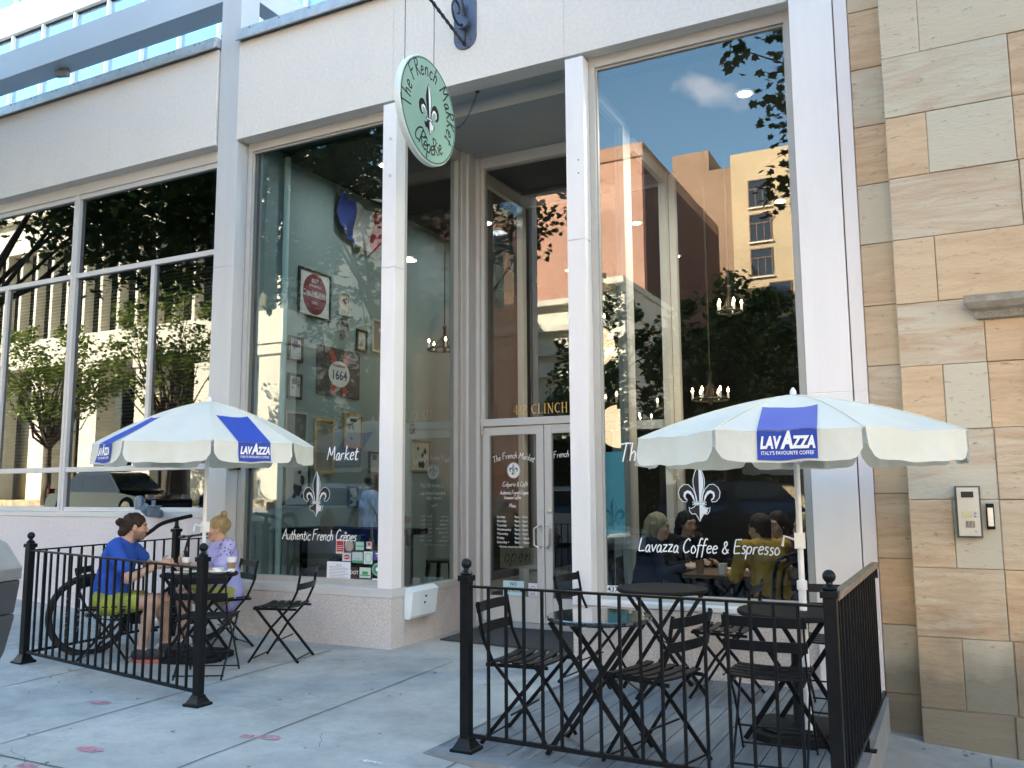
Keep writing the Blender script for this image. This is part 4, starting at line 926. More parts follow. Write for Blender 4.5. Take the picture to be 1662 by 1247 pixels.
# door lettering
mb=MB(); mb.M=fac(-4.233,1.80,YD); script(mb,'The French Market',.072,.006,arc=(.62,math.pi/2,1),gap=2)
mb.M=fac(-4.233,1.80-.60,YD)
mbA=MB(); mbA.M=fac(-4.233,1.80-.62,YD); script(mbA,'The French Market',.068,.006,arc=(.62,math.pi/2,1),gap=2)
for tx,x,z,h in (('Crêperie & Café',-4.37,1.495,.052),('Authentic French Crêpes',-4.40,1.41,.038),('Lavazza Coffee',-4.35,1.36,.036),('Menu',-4.29,1.27,.040)): mbA.M=fac(x,z,YD); script(mbA,tx,h,.0048,gap=1)
mbA.M=fac(-4.44,1.155,YD)
for k,(d,hr) in enumerate((('Sunday','9am - 9pm'),('Monday','9am - 9pm'),('Tuesday','9am - 9pm'),('Wednesday','9am - 9pm'),('Thursday','9am - 9pm'),('Friday','9am - 10pm'),('Saturday •','9am - 10pm'))):
    typed(mbA,d,.026,0,-.045*k,bold=.01); typed(mbA,hr,.026,.215,-.045*k,bold=.01)
typed(mbA,'• Kitchen closed 3pm-4pm',.020,.02,-.045*7,bold=.008)
mbA.build('lettering',M['wtxt'],D1)
mb=MB(); mb.M=fac(-4.233,1.668,YD); P=[Vector((.075*math.cos(a),.082*math.sin(a))) for a in [2*math.pi*i/32 for i in range(32)]]
mb.poly([tuple(p*.97) for p in P],.0002); ribbon(mb,[p*1.03 for p in P],.0035,.0002,True); mb.build('round_badge',M['wtxt'],D1)
fleur(D1,fac(-4.233,1.652,YD-.0004),.095,M['btxt'],M['wtxt'],False)
mb=MB(); mb.M=fac(-3.62,1.80-.62,YD); script(mb,'The French Market',.068,.006,arc=(.62,math.pi/2,1),gap=2); mb.build('lettering',M['wtxt'],D2)
mb=MB(); mb.M=fac(-3.43,1.668,YD); mb.poly([tuple(p*.97) for p in P],.0002); mb.build('round_badge',M['wtxt'],D2)
fleur(D2,fac(-3.43,1.652,YD-.0004),.095,M['btxt'],M['wtxt'],False)
def sticker(name,x0,x1,z0,z1,col,parent,y,label=None,marks=(),round_=False):
    m_=mat(name+'_'+'%.2f'%x0,col,.5)
    mb=MB(); mb.M=fac((x0+x1)/2,(z0+z1)/2,y); w,h=(x1-x0)/2,(z1-z0)/2
    if round_: mb.poly([(w*math.cos(2*math.pi*i/28),h*math.sin(2*math.pi*i/28)) for i in range(28)],0)
    else: mb.box(-w,w,-h,h,-.0006,.0)
    o=mb.build(name,m_,parent,label=label)
    for (kind,c,*a) in marks:
        g=MB(); g.M=fac((x0+x1)/2,(z0+z1)/2,y-.0003)
        if kind=='r': g.poly([(a[0]*w,a[2]*h),(a[1]*w,a[2]*h),(a[1]*w,a[3]*h),(a[0]*w,a[3]*h)],0)
        elif kind=='o': ribbon(g,[Vector((a[0]*w*math.cos(2*math.pi*i/28),a[0]*h*math.sin(2*math.pi*i/28))) for i in range(28)],a[1],0,True)
        elif kind=='d': g.poly([(a[0]*w*math.cos(2*math.pi*i/24),a[1]*h*math.sin(2*math.pi*i/24)) for i in range(24)],0)
        elif kind=='t': g.M=fac((x0+x1)/2,(z0+z1)/2,y-.0006); typed(g,a[0],a[1],0,a[2],'CENTER',bold=.01)
        elif kind=='s': 
            for k in range(a[0]): zz=a[2]-(a[2]-a[1])*k/max(1,a[0]-1); g.poly([(-.8*w,zz*h-.0016),((.8 if k%3 else .55)*w,zz*h-.0016),((.8 if k%3 else .55)*w,zz*h+.0016),(-.8*w,zz*h+.0016)],.0001*k)
        g.build('print',c,parent)
    return o
cR=mat('sticker_red',(.45,.03,.04),.5); cG=mat('sticker_green',(.05,.30,.12),.5); cT=mat('sticker_teal',(.08,.35,.30),.5); cP=mat('sticker_purple',(.09,.07,.35),.5); cY=mat('sticker_yellow',(.6,.5,.05),.5); gray=mat('print_grey',(.18,.19,.22),.6)
sticker('sticker',-5.504,-5.409,.838,.979,(.70,.62,.62),W1,YL,'red and white tall sticker',(('r',cR,-.85,.85,-.7,.78),('s',M['wtxt'],4,-.4,.4)))
sticker('sticker',-5.397,-5.289,.865,.970,(.42,.34,.30),W1,YL,'round brown sticker',(('o',gray,.8,.004),),True)
sticker('sticker',-5.262,-5.164,.880,.960,(.35,.60,.50),W1,YL,None,(('r',cT,-.9,.9,-.2,.1),))
sticker('sticker',-5.136,-5.069,.894,.963,(.55,.42,.42),W1,YL,None,(('r',M['wtxt'],-.7,.7,-.9,-.4),('r',cR,-.4,.4,0,.7)))
sticker('sticker',-5.424,-5.317,.769,.849,(.60,.60,.62),W1,YL,None,(('d',cR,.72,.6),('t',M['wtxt'],'ZAGAT',.016,-.008)))
sticker('sticker',-5.304,-5.176,.756,.859,(.45,.55,.55),W1,YL,None,(('r',cG,-.95,.95,-.95,-.55),('r',gray,-.5,.5,-.3,-.2)))
sticker('sticker',-5.164,-5.059,.748,.868,(.60,.70,.66),W1,YL,None,(('o',cT,.72,.006),))
sticker('sticker',-5.047,-4.930,.787,.871,(.09,.07,.35),W1,YL,'purple sticker',(('d',cY,.35,.4),('r',M['wtxt'],-.6,.2,.4,.7)))
sticker('notice',-5.613,-5.320,.539,.760,(.78,.82,.88),W1,YL,'white printed notice sheet',(('s',gray,11,-.75,.55),('t',gray,'NOTICE',.014,.072)))
sticker('sticker',-5.316,-5.232,.602,.710,(.05,.03,.03),W1,YL,None,(('t',M['wtxt'],'DOT',.034,-.01),))
sticker('sticker',-5.212,-5.078,.614,.714,(.55,.66,.58),W1,YL,None,(('r',cG,-.5,.5,-.35,.25),('r',cG,-.85,.85,-.6,-.4)))
sticker('sticker',-5.066,-4.930,.636,.765,(.05,.25,.13),W1,YL,'round green sticker',(('o',M['wtxt'],.82,.003),('d',M['wtxt'],.3,.3)),True)
sticker('sticker',-5.057,-4.930,.544,.614,(.80,.78,.82),W1,YL,None,(('t',M['btxt'],'Yelp!',.026,-.012),))
sticker('notice',-4.368,-4.117,.334,.491,(.55,.75,.82),D1,YD,'pale blue no restroom notice',(('t',M['btxt'],'NO',.036,.028),('t',M['btxt'],'RESTROOM',.030,-.04)))
sticker('notice',-4.066,-3.96,.335,.475,(.75,.74,.80),D1,YD,'white no smoking notice',(('o',cR,.55,.006),('s',gray,3,-.85,-.6)))
sticker('notice',-2.635,-2.52,.555,.655,(.80,.80,.84),W2,YR,None,(('t',M['btxt'],'437',.045,.0),('s',gray,3,-.8,-.4)))
# blue poster taped inside the big pane
sticker('poster',-2.668,-2.462,1.055,1.772,(.16,.52,.66),W2,6.962,'turquoise paper poster taped inside the left edge of the big pane',())
fleur(W2,fac(-2.565,1.20,6.9605),.19,mat('faded_blue_print',(.06,.26,.38),.6),bpy.data.materials['poster_-2.67'],False)
mb=MB(); mb.M=frame((-4.742,7.13,2.02),(0,1,0),(0,0,1)); script(mb,'Gk',.10,.010); mb.build('lettering',M['btxt'],SW1)
# craft paper open sign hung inside the left door leaf
OS=thing('open_sign','brown cardboard sign with handwritten open hanging inside the left door','sign',(-4.25,8.62,.62))
mb=MB(); mb.box(-4.52,-3.98,8.615,8.622,.60,.83); mb.build('board',mat('kraft_card',(.30,.25,.17),.8,0,.15,10),OS)
mb=MB(); mb.M=fac(-4.47,.675,8.6135); script(mb,'open',.17,.011,gap=10); mb.build('lettering',M['btxt'],OS)
mb=MB(); mb.tube([(-4.45,8.618,.83),(-4.25,8.618,1.0),(-4.05,8.618,.83)],.002,5); mb.build('string',M['blackm'],OS)

# ================================================================ hanging sign and its bracket
BK=thing('sign_bracket','dark iron wall bracket with a twisted rod and rounded back plate above the entrance','bracket',(-3.9,FY,5.9))
ir=mat('wrought_iron',(.03,.03,.033),.4,.3,.3,20); bp_=mat('blue_grey_iron_plate',(.10,.12,.17),.32,.4,.15,8)
mb=MB(); mb.M=FAC(-3.905,5.98,FY-.001); P=[(-.125,-.20),(.125,-.20)]; P=[(.125*math.cos(a),-.20+.125*math.sin(a)) for a in [math.pi+math.pi*i/14 for i in range(15)]]+[(.125*math.cos(a),.42+.125*math.sin(a)) for a in [math.pi*i/14 for i in range(15)]]
mb.prism(P,0,.012); pl=mb.build('back_plate',bp_,BK,bevel=.003)
for x,z in ((-3.97,5.74),(-3.84,5.74),(-3.97,6.45),(-3.84,6.45)): mb=MB(); mb.M=FAC(x,z,FY-.013); mb.lathe([(.009,-.002),(.007,.005)],(0,0,0),8); mb.build('bolt',ir,BK)
mb=MB(); pts=[];n=60
for i in range(n+1): t=i/n; pts.append((-3.905,FY-.02-1.5*t,5.70+.33*t))
mb.tube(pts,[.016+.004*math.sin(i*2.1) for i in range(n+1)],6); mb.build('twisted_rod',ir,BK,smooth=True)
mb=MB(); sc=[]
for i in range(34): a=i/33*2.6*math.pi; r=.15*(1-i/40); sc.append((-3.905,FY-.16-r*math.cos(a+2.2),5.98+r*math.sin(a+2.2)*1.2))
mb.tube([(-3.905,FY-.015,5.72),(-3.905,FY-.03,5.86)]+sc,[.012]*36,6); mb.build('scroll',ir,BK,smooth=True)
mb=MB(); mb.tube([(-3.905,FY-.02,6.35),(-3.905,FY-.6,6.2),(-3.905,FY-1.45,6.02)],.009,6); mb.build('stay',ir,BK)
mb=MB(); mb.M=frame((-3.905,FY-.05,5.90),(1,0,0),(0,0,1)); mb.lathe([(.06,-.02),(.06,.02)],(0,0,0),18); mb.build('boss',bp_,BK)
SY,SZ,SR=6.075,4.745,.474
SG=thing('hanging_sign','round pale green cafe sign with fleur-de-lis hanging from the iron bracket','sign',(-3.9,SY,SZ-SR))
sg=mat('sign_sage_green',(.30,.47,.37),.35,0,.03,2); sw=mat('sign_edge_white',(.72,.78,.76),.45,0,.04,4)
SM=frame((-3.87,SY,SZ),(-.03,.9995,0),(0,.0,1))                   # plane facing +X (slightly towards the street)
mb=MB(); mb.M=SM; mb.lathe([(SR-.006,-.055),(SR,-.049),(SR,-.003),(SR-.006,.003)],(0,0,0),72); rimo=mb.build('sign_disc',sw,SG,smooth=True,angle=30)
mb=MB(); mb.M=SM; circ=lambda r:[(r*math.cos(2*math.pi*i/72),r*math.sin(2*math.pi*i/72)) for i in range(72)]
mb.poly(circ(SR-.008),.0042); mb.build('face',sg,SG)
mb=MB(); mb.M=SM@Matrix.Translation((0,0,.0052)); ribbon(mb,[Vector(p) for p in circ(SR-.022)],.009,0,True)
script(mb,'The FRench MaRKet',.15,.0145,arc=(.305,math.pi*.47,1),slant=.05,gap=5,jit=5)
script(mb,'CRêpeRie',.155,.0145,arc=(.385,-math.pi*.5,-1),slant=.05,gap=4,jit=5)
mb.build('lettering',M['btxt'],SG)
fleur(SG,SM@Matrix.Translation((.0,-.075,.0052))@Matrix.Rotation(R(4),4,'Z'),.32,M['btxt'],M['wtxt'],False)
for y in (5.74,6.20):
    mb=MB(); zt=5.70+.33*(FY-.02-y)/1.5; zb=SZ+math.sqrt(max(.001,SR**2-(y-SY)**2))
    mb.tube([(-3.9,y,zb-.01),(-3.9,y,zt-.06)],.0035,6); mb.tube([(-3.9+.0,y+.012*math.cos(a),zt-.035+.022*math.sin(a)) for a in [2*math.pi*i/12 for i in range(12)]],.003,5,closed=True); mb.tube([(-3.9+.010*math.cos(a),y,zt-.005+.022*math.sin(a)) for a in [2*math.pi*i/12 for i in range(12)]],.003,5,closed=True)
    mb.build('hanging_cable',ir,SG)
mb=MB(); a_=Vector((-3.9,SY+SR-.0,SZ+.03)); b_=Vector((-3.9,7.0,5.325)); N=22; prev=None
for i in range(N):
    t=(i+.5)/N; p=a_.lerp(b_,t)+Vector((0,0,-.10*math.sin(math.pi*t))); d=(b_-a_+Vector((0,0,-.10*math.pi*math.cos(math.pi*t)))).normalized(); s_=Vector((1,0,0)) if i%2 else d.cross(Vector((1,0,0)))
    mb.tube([p+d*(.021*math.cos(a))+s_*(.010*math.sin(a)) for a in [2*math.pi*j/10 for j in range(10)]],.0032,5,closed=True)
mb.build('chain',ir,SG)
mb=MB(); mb.lathe([(.022,0),(.022,.012)],(-3.9,7.0,5.32),10); mb.build('ceiling_hook',ir,SG)

# ================================================================ mailbox, wall box
MX=thing('mailbox','white metal mailbox on the granite wall of the entrance recess','mailbox',(-4.70,7.21,.25))
V=[];prof=[(.0,.245),(.0,.515),(.045,.525),(.10,.50),(.075,.27),(.055,.245)]
mb=MB()
for y in (6.985,7.44): V+=[(-4.695+a,y,z) for a,z in prof]
n=len(prof); mb.add(V,[tuple(range(n-1,-1,-1)),tuple(range(n,2*n))]+[(i,(i+1)%n,(i+1)%n+n,i+n) for i in range(n)]); mb.f=[f[::-1] for f in mb.f]
wmx=mat('white_enamel',(.74,.80,.82),.35,0,.03,5); mb.build('box_body',wmx,MX,bevel=.006)
mb=MB(); mb.add([(-4.60,6.975,.497),(-4.60,7.45,.497),(-4.594,7.45,.503),(-4.594,6.975,.503),(-4.70,6.975,.535),(-4.70,7.45,.535),(-4.66,7.45,.54),(-4.66,6.975,.54)],[(0,1,2,3),(3,2,6,7),(7,6,5,4),(0,3,7,4),(1,5,6,2),(0,4,5,1)]); mb.build('lid',wmx,MX)
mb=MB(); mb.M=frame((-4.60,7.22,.445),(0,1,0),(.1,0,1)); mb.lathe([(.010,0),(.010,.008)],(0,0,0),10); mb.M=frame((-4.605,7.21,.385),(0,1,0),(.1,0,1)); mb.lathe([(.012,0),(.009,.005)],(0,0,0),10); mb.build('lock',M['blackm'],MX)
DB=thing('door_buzzer','small black and grey box mounted on the side of the grey column behind the umbrella','wall box',(-6.80,6.85,1.72))
mb=MB(); mb.box(-6.809,-6.76,6.80,6.93,1.69,1.80); mb.build('housing',M['blackm'],DB,bevel=.004); mb=MB(); mb.box(-6.759,-6.755,6.82,6.87,1.71,1.78); mb.build('cover',M['steel'],DB)

# ================================================================ inside the cafe: pictures on the teal wall (plane x = -6.62)
def wallpic(label,y0,y1,z0,z1,fcol,pcol,marks=(),fw=.025,cat='picture',name='framed_picture',grp=None,fm=None,d=.02):
    t=thing(name,label,cat,(XW,(y0+y1)/2,z0)); 
    if grp: t['group']=grp
    fm=fm or mat(name+'_frame_%.2f_%.2f'%(y0,z0),fcol,.4,.2 if fcol[0]>.3 else 0)
    Mx=frame((XW+d,(y0+y1)/2,(z0+z1)/2),(0,1,0),(0,0,1)); w,h=(y1-y0)/2,(z1-z0)/2
    if fw:
        g=MB(); g.M=Mx; g.box(-w,w,h-fw,h,-d+.002,.008); g.box(-w,w,-h,-h+fw,-d+.002,.008); g.box(-w,-w+fw,-h+fw,h-fw,-d+.002,.0079); g.box(w-fw,w,-h+fw,h-fw,-d+.002,.0079); g.build('frame',fm,t)
    g=MB(); g.M=Mx; g.box(-w+fw*.9,w-fw*.9,-h+fw*.9,h-fw*.9,-d+.003,-.004); g.build('sheet',mat('sheet_%.2f_%.2f'%(y0,z0),pcol,.5,0,.06,8),t)
    for k,(kind,c,*a) in enumerate(marks):
        g=MB(); g.M=Mx@Matrix.Translation((0,0,-.003+.0008*k))
        if kind=='r': g.poly([(a[0]*w,a[2]*h),(a[1]*w,a[2]*h),(a[1]*w,a[3]*h),(a[0]*w,a[3]*h)],0)
        elif kind=='d': g.poly([(a[2]+a[0]*math.cos(2*math.pi*i/32),a[3]+a[0]*a[1]*math.sin(2*math.pi*i/32)) for i in range(32)],0)
        elif kind=='t': typed(g,a[0],a[1],a[3] if len(a)>3 else 0,a[2],'CENTER',bold=.02,sx=a[4] if len(a)>4 else 1)
        elif kind=='b': # blotchy drawing
            rr=random.Random(int(y0*100)); 
            for q in range(a[0]): cx,cy=rr.uniform(-.5,.5)*w,rr.uniform(-.55,.55)*h; r=rr.uniform(.08,.25)*w; g.poly([(cx+r*rr.uniform(.6,1.2)*math.cos(2*math.pi*i/9),cy+r*rr.uniform(.6,1.4)*math.sin(2*math.pi*i/9)) for i in range(9)],.0002*q)
        elif kind=='l': g.add([(x*w,y*h,0) for x,y in a[0]],[tuple(range(len(a[0])))])
        g.build('print',c,t)
    return t
ink=mat('poster_ink_dark',(.03,.03,.035),.6); mred=mat('poster_ink_maroon',(.25,.03,.05),.6); gold_=mat('gilt_frame',(.48,.34,.12),.35,.6,.1,10); wht=mat('poster_white',(.75,.75,.74),.6); blu=mat('poster_ink_blue',(.05,.07,.2),.6)
wallpic('black framed poster with a round maroon award badge high on the teal wall',7.59,8.17,3.49,4.06,(.02,.02,.02),(.72,.71,.69),(('d',mred,.215,1.15,0,0),('r',wht,-.9,.9,-.12,.14),('t',mred,'METRO PULSE',.068,-.027,0,.72),('t',wht,'BEST',.045,.14,0,1),('t',wht,'OF KNOXVILLE',.028,.085,0,.8),('t',wht,'2012',.035,-.12,0,1),('t',mred,'WINNER',.045,-.215,0,1)),cat='poster',name='framed_poster')
wallpic('dark square beer sign with a white oval and crossed red ribbons on the teal wall',7.95,8.78,2.60,3.19,(.05,.05,.07),(.028,.028,.045),(('l',cR,[(-.5,.85),(-.3,.9),(.42,-.85),(.22,-.9)]),('l',cR,[(.5,.8),(.3,.85),(-.42,-.85),(-.22,-.9)]),('d',wht,.205,.78,0,-.02),('t',blu,'1664',.115,-.085,0,.95),('t',mred,'Kronenbourg',.036,.068,0,.9)),fw=0,cat='sign',name='beer_sign')
pics=[('small black framed picture left of the beer sign, upper of two',7.446,7.69,2.93,3.22,(.02,.02,.02),(.55,.58,.58),(('r',blu,-.3,.3,.1,.7),('b',mred,6))),
('small black framed picture left of the beer sign, lower of two',7.45,7.69,2.50,2.79,(.02,.02,.02),(.60,.62,.62),(('r',blu,-.25,.25,.2,.7),('b',ink,7))),
('silver framed dark print behind the umbrella top',7.42,7.80,1.93,2.36,(.40,.42,.43),(.12,.14,.14),(('b',gray,8),)),
('tall narrow gilt framed picture in the middle of the teal wall',7.93,8.28,1.66,2.31,(.48,.34,.12),(.20,.20,.16),(('b',gray,7),)),
('gilt framed certificate right of the tall gilt picture',8.47,8.85,1.98,2.41,(.48,.34,.12),(.50,.53,.48),(('r',ink,-.35,.35,.55,.75),('b',gray,4))),
('small dark framed certificate near the white post',9.0,9.24,1.60,1.96,(.05,.08,.12),(.52,.58,.58),(('r',blu,-.4,.4,.4,.75),('r',gray,-.5,.5,-.6,-.5))),
('black framed sketch behind the painted fleur-de-lis',7.42,7.86,1.28,1.80,(.05,.04,.035),(.50,.52,.50),(('b',ink,9),)),
('tiny framed card beside the award poster',8.32,8.55,3.62,3.92,(.45,.45,.42),(.6,.55,.5),(('b',mred,4),)),
('small black framed picture right of the metal fleur-de-lis',8.70,8.92,3.22,3.50,(.02,.02,.02),(.5,.52,.5),(('b',gray,4),)),
('pale framed print half hidden by the white post, upper',9.03,9.5,3.26,3.70,(.55,.54,.5),(.25,.24,.2),(('b',wht,5),)),
('small dark print low on the wall near the standing man',8.58,8.78,1.25,1.52,(.05,.06,.07),(.35,.45,.45),(('b',ink,5),)),
('small pale print low on the wall near the standing man',8.88,9.10,1.25,1.55,(.3,.35,.35),(.5,.58,.55),(('b',ink,5),))]
for L_,y0,y1,z0,z1,fc,pc,mk in pics: wallpic(L_,y0,y1,z0,z1,fc,pc,mk,fw=.028,grp='pictures on the teal cafe wall',fm=gold_ if 'gilt' in L_ else None)
wallpic('grey framed small picture seen through the narrow side window of the entrance',9.95,10.45,1.72,2.16,(.25,.25,.22),(.45,.48,.42),(('b',ink,5),),grp='pictures on the teal cafe wall')
WF=thing('wall_fleur_de_lis','small dark metal fleur-de-lis ornament on the teal wall','ornament',(XW,8.42,3.3)); fleur(WF,frame((XW+.012,8.42,3.42),(0,1,0),(0,0,1)),.24,mat('pewter',(.08,.085,.08),.4,.6),mat('pewter_light',(.2,.21,.2),.4,.6),True)
# tricolour flag draped high on the wall
FL=thing('flag','blue, white and red tricolour flag draped high on the cafe wall','flag',(XW+.15,8.7,5.2))
for nm,c,y0,y1 in (('blue_band',(.03,.05,.22),8.20,8.52),('white_band',(.42,.42,.42),8.52,8.88),('red_band',(.40,.03,.05),8.88,9.22)):
    mb=MB(); V=[];F=[];nx,nz=8,12
    for i in range(nx+1):
        for j in range(nz+1):
            y=y0+(y1-y0)*i/nx; z=5.17-(.45+.10*math.sin((y-8.2)*3))*j/nz-.10*math.sin((y-8.2)*3.0); V.append((XW+.10+.03*math.sin(y*17+j*.5),y,z))
    for i in range(nx):
        for j in range(nz): a=i*(nz+1)+j; F.append((a,a+1,a+nz+2,a+nz+1))
    mb.add(V,F); mb.build(nm,mat(nm,c,.8),FL,smooth=True)
mb=MB(); mb.tube([(XW+.12,8.15,5.21),(XW+.12,9.3,5.21)],.012,8); mb.build('flag_pole',M['blackm'],FL)
# ---- chandeliers, bulbs and recessed ceiling lamps (all lit)
bulb=mat('candle_bulb_lit',(1,.8,.5),.4,emit=(1.0,.62,.28),estr=8)
chm=mat('chandelier_iron',(.03,.025,.02),.5,.4)
def chandelier(label,x,y,z,r,n,tiers=1,chain=True):
    t=thing('chandelier',label,'chandelier',(x,y,z)); t['group']='lit candle chandeliers in the cafe'
    mb=MB(); mb.tube([(x+r*math.cos(2*math.pi*i/28),y+r*math.sin(2*math.pi*i/28),z) for i in range(28)],.012,6,closed=True); mb.lathe([(.02,0),(.035,.1),(.015,.3),(.03,.36)],(x,y,z-.05),10)
    for k in range(n): a=2*math.pi*k/n+.3; mb.tube([(x,y,z+.2),(x+r*.5*math.cos(a),y+r*.5*math.sin(a),z+.06),(x+r*math.cos(a),y+r*math.sin(a),z)],.007,5)
    mb.build('ring_and_arms',chm,t,smooth=True)
    mb=MB(); mb.tube([(x,y,z+.3),(x,y,5.25)],.008,5); mb.build('suspension_chain',chm,t)
    for k in range(n):
        a=2*math.pi*k/n+.3; cx,cy=x+r*math.cos(a),y+r*math.sin(a)
        mb=MB(); mb.lathe([(.013,0),(.013,.08)],(cx,cy,z),8); c_=mb.build('candle',M['white'],t)
        mb=MB(); mb.lathe([(.006,0),(.014,.015),(.010,.032),(.002,.052)],(cx,cy,z+.081),8); mb.build('bulb',bulb,c_,smooth=True)
    l=bpy.data.lights.new('chandelier_glow','POINT'); l.energy=1.2; l.color=(1,.70,.42); l.shadow_soft_size=.25; lo=bpy.data.objects.new('chandelier_glow',l); COL.objects.link(lo); lo.parent=t; lo.matrix_parent_inverse=Matrix.Identity(4); lo.location=(0,0,-.25)
chandelier('lit candle chandelier high in the middle of the big right window',-2.02,9.2,3.35,.13,5)
chandelier('lit ring chandelier low behind the big right window, nearest the street',-2.28,9.3,2.42,.19,6)
chandelier('lit ring chandelier deeper inside, left of the lower ring',-3.35,11.3,2.55,.14,4)
chandelier('lit chandelier seen beside the narrow side window of the entrance',-5.85,9.6,3.3,.22,5)
chandelier('lit chandelier far back behind the doors',-4.2,12.4,2.45,.25,5)
lampd=mat('downlight_lens_lit',(1,.9,.75),.4,emit=(1,.82,.58),estr=3)
for k,(x,y) in enumerate(((-5.7,8.0),(-5.7,10.5),(-3.8,11.5),(-3.8,13.5),(-1.55,8.1),(-1.8,11.5),(-5.7,13.5))):
    t=thing('ceiling_downlight','round recessed ceiling lamp, lit, in the dark cafe ceiling','ceiling lamp',(x,y,5.25),0,'recessed lamps in the cafe ceiling')
    mb=MB(); mb.lathe([(.085,-.012),(.10,-.002)],(x,y,5.26),18); mb.build('trim_ring',M['white'],t); mb=MB(); mb.lathe([(.06,0),(.06,.002)],(x,y,5.242),16); mb.build('lens',lampd,t)
    l=bpy.data.lights.new('downlight_beam','AREA'); l.shape='DISK'; l.size=.25; l.energy=(2.0 if x<-5 else (.4 if x<-3 else (17 if y<9 else 1.2))) if y<12 else .1; l.color=(1,.90,.76) if x>-5 else (.93,.97,1); lo=bpy.data.objects.new('downlight_beam',l); COL.objects.link(lo); lo.parent=t; lo.location=(0,0,-.05)
# ---- dark bar counter behind the left window, stools, far counter
CT=thing('bar_counter','long dark counter top inside behind the left shop window','counter',(-5.7,7.55,0))
mb=MB(); mb.box(-6.61,-4.98,7.42,7.85,1.0,1.06); mb.build('counter_top',M['blackm'],CT,bevel=.006); mb=MB(); [mb.box(x,x+.06,7.6,7.66,0,1.0) for x in (-6.5,-5.1)]; mb.build('support',M['blackm'],CT)
def stool(label,x,y,h=.46,rz=.2):
    t=thing('metal_stool',label,'stool',(x,y,0),rz); t['group']='dark metal stools inside the cafe'; I_=Matrix.Translation((x,y,0))@Matrix.Rotation(rz,4,'Z'); dm=M['dstool']
    mb=MB(); mb.M=I_; mb.box(-.16,.16,-.16,.16,h-.03,h); mb.build('seat',dm,t,bevel=.02)
    for sx in(-1,1):
        for sy in(-1,1): mb=MB(); mb.M=I_; mb.beam((sx*.13,sy*.13,h-.03),(sx*.19,sy*.19,0),.05,.03); mb.build('leg',dm,t)
    mb=MB(); mb.M=I_
    for a,b in (((-.16,-.16),(.16,-.16)),((.16,-.16),(.16,.16)),((.16,.16),(-.16,.16)),((-.16,.16),(-.16,-.16))): mb.beam((a[0],a[1],h*.4),(b[0],b[1],h*.4),.02,.02)
    mb.build('foot_rail',dm,t)
M['dstool']=mat('gunmetal_stool',(.05,.045,.045),.35,.6,.2,8)
stool('gunmetal stool inside the left window behind the printed notice',-5.62,7.45,.72); stool('gunmetal stool inside the left window, left of the one behind the notice',-6.1,7.9,.72,.5)
stool('gunmetal stool inside behind the recess side window',-5.05,8.3,.70,.1)
# black board of the neighbouring wall seen through the door, planter
for L_,x,y in (('dark potted plant standing inside behind the left door',-4.1,10.6),):
    t=thing('potted_plant',L_,'plant',(x,y,0)); mb=MB(); mb.lathe([(.16,0),(.2,.45),(.21,.47)],(x,y,0),16); mb.build('pot',M['blackm'],t); tv=np.random.default_rng(9); V,n,k=leaves(tv,[(x,y,1.0),(x,y,1.3)],[[.3]*3]*2,60,.16,.3); quickmesh('foliage',V,n,k,lf_g,t)
# ================================================================ raised deck on the right
DK=thing('timber_deck','low grey board deck with the railed terrace in front of the right window','deck',(-1.6,5.6,-.1))
dm=mat('grey_deck_boards',(.17,.178,.185),.75,0,.22,3,.3,30,stretch=(6,.6,1),tint=True)
mb=MB(); rd=random.Random(5); x=-2.70
while x<-.56:
    x1=min(x+.142,-.50); g=rd.uniform(.88,1.12); mb.col=(g,g,g,1); mb.box(x+.003,x1-.003,4.40,6.772,-.03,0); x+=.142
mb.build('deck_boards',dm,DK,bevel=.002)
mb=MB(); mb.col=None
V=[];F=[]
ex=[-2.72,-2.4,-2.0,-1.4,-.8,-.475]
for xx in ex: V+=[(xx,4.245,min(-.012,gz(xx)+.003)),(xx,4.245,.001),(xx,4.397,.001)]
for i in range(len(ex)-1): a=3*i; F+=[(a,a+3,a+4,a+1),(a+1,a+4,a+5,a+2)]
mb.add(V,F); mb.add([(-2.72,4.245,-.03),(-2.72,4.245,.001),(-2.72,6.77,.001),(-2.72,6.77,-.03)],[(0,1,2,3)]); mb.add([(-2.72,4.397,.001),(-2.705,4.397,.001),(-2.705,6.77,.001),(-2.72,6.77,.001)],[(0,1,2,3)])
mb.add([(-.475,4.245,-.30),(-.475,6.74,-.30),(-.475,6.74,.001),(-.475,4.245,.001),(-.565,6.74,.001),(-.565,4.397,.001)],[(0,1,2,3),(3,2,4,5)])
mb.box(-2.6,-.56,4.5,6.7,-.2,-.031)
mb.build('edge_board',mat('grey_edge_board',(.20,.20,.20),.75,0,.2,4,.3,30,dirt=.5,dirtcol=(.22,.16,.12,1)),DK)
MT=thing('door_mat','dark grey floor mat in front of the cafe doors','mat',(-3.85,7.8,0))
mb=MB(); mb.add([(-4.55,7.40,.006),(-3.02,7.28,.006),(-2.98,8.33,.006),(-4.56,8.33,.006),(-4.55,7.40,.016),(-3.02,7.28,.016),(-2.98,8.33,.016),(-4.56,8.33,.016)],[(4,5,6,7),(0,1,5,4),(1,2,6,5),(2,3,7,6),(3,0,4,7)]); mb.build('mat_pile',mat('charcoal_carpet_mat',(.045,.048,.052),.95,0,.2,60,.4,150),MT)

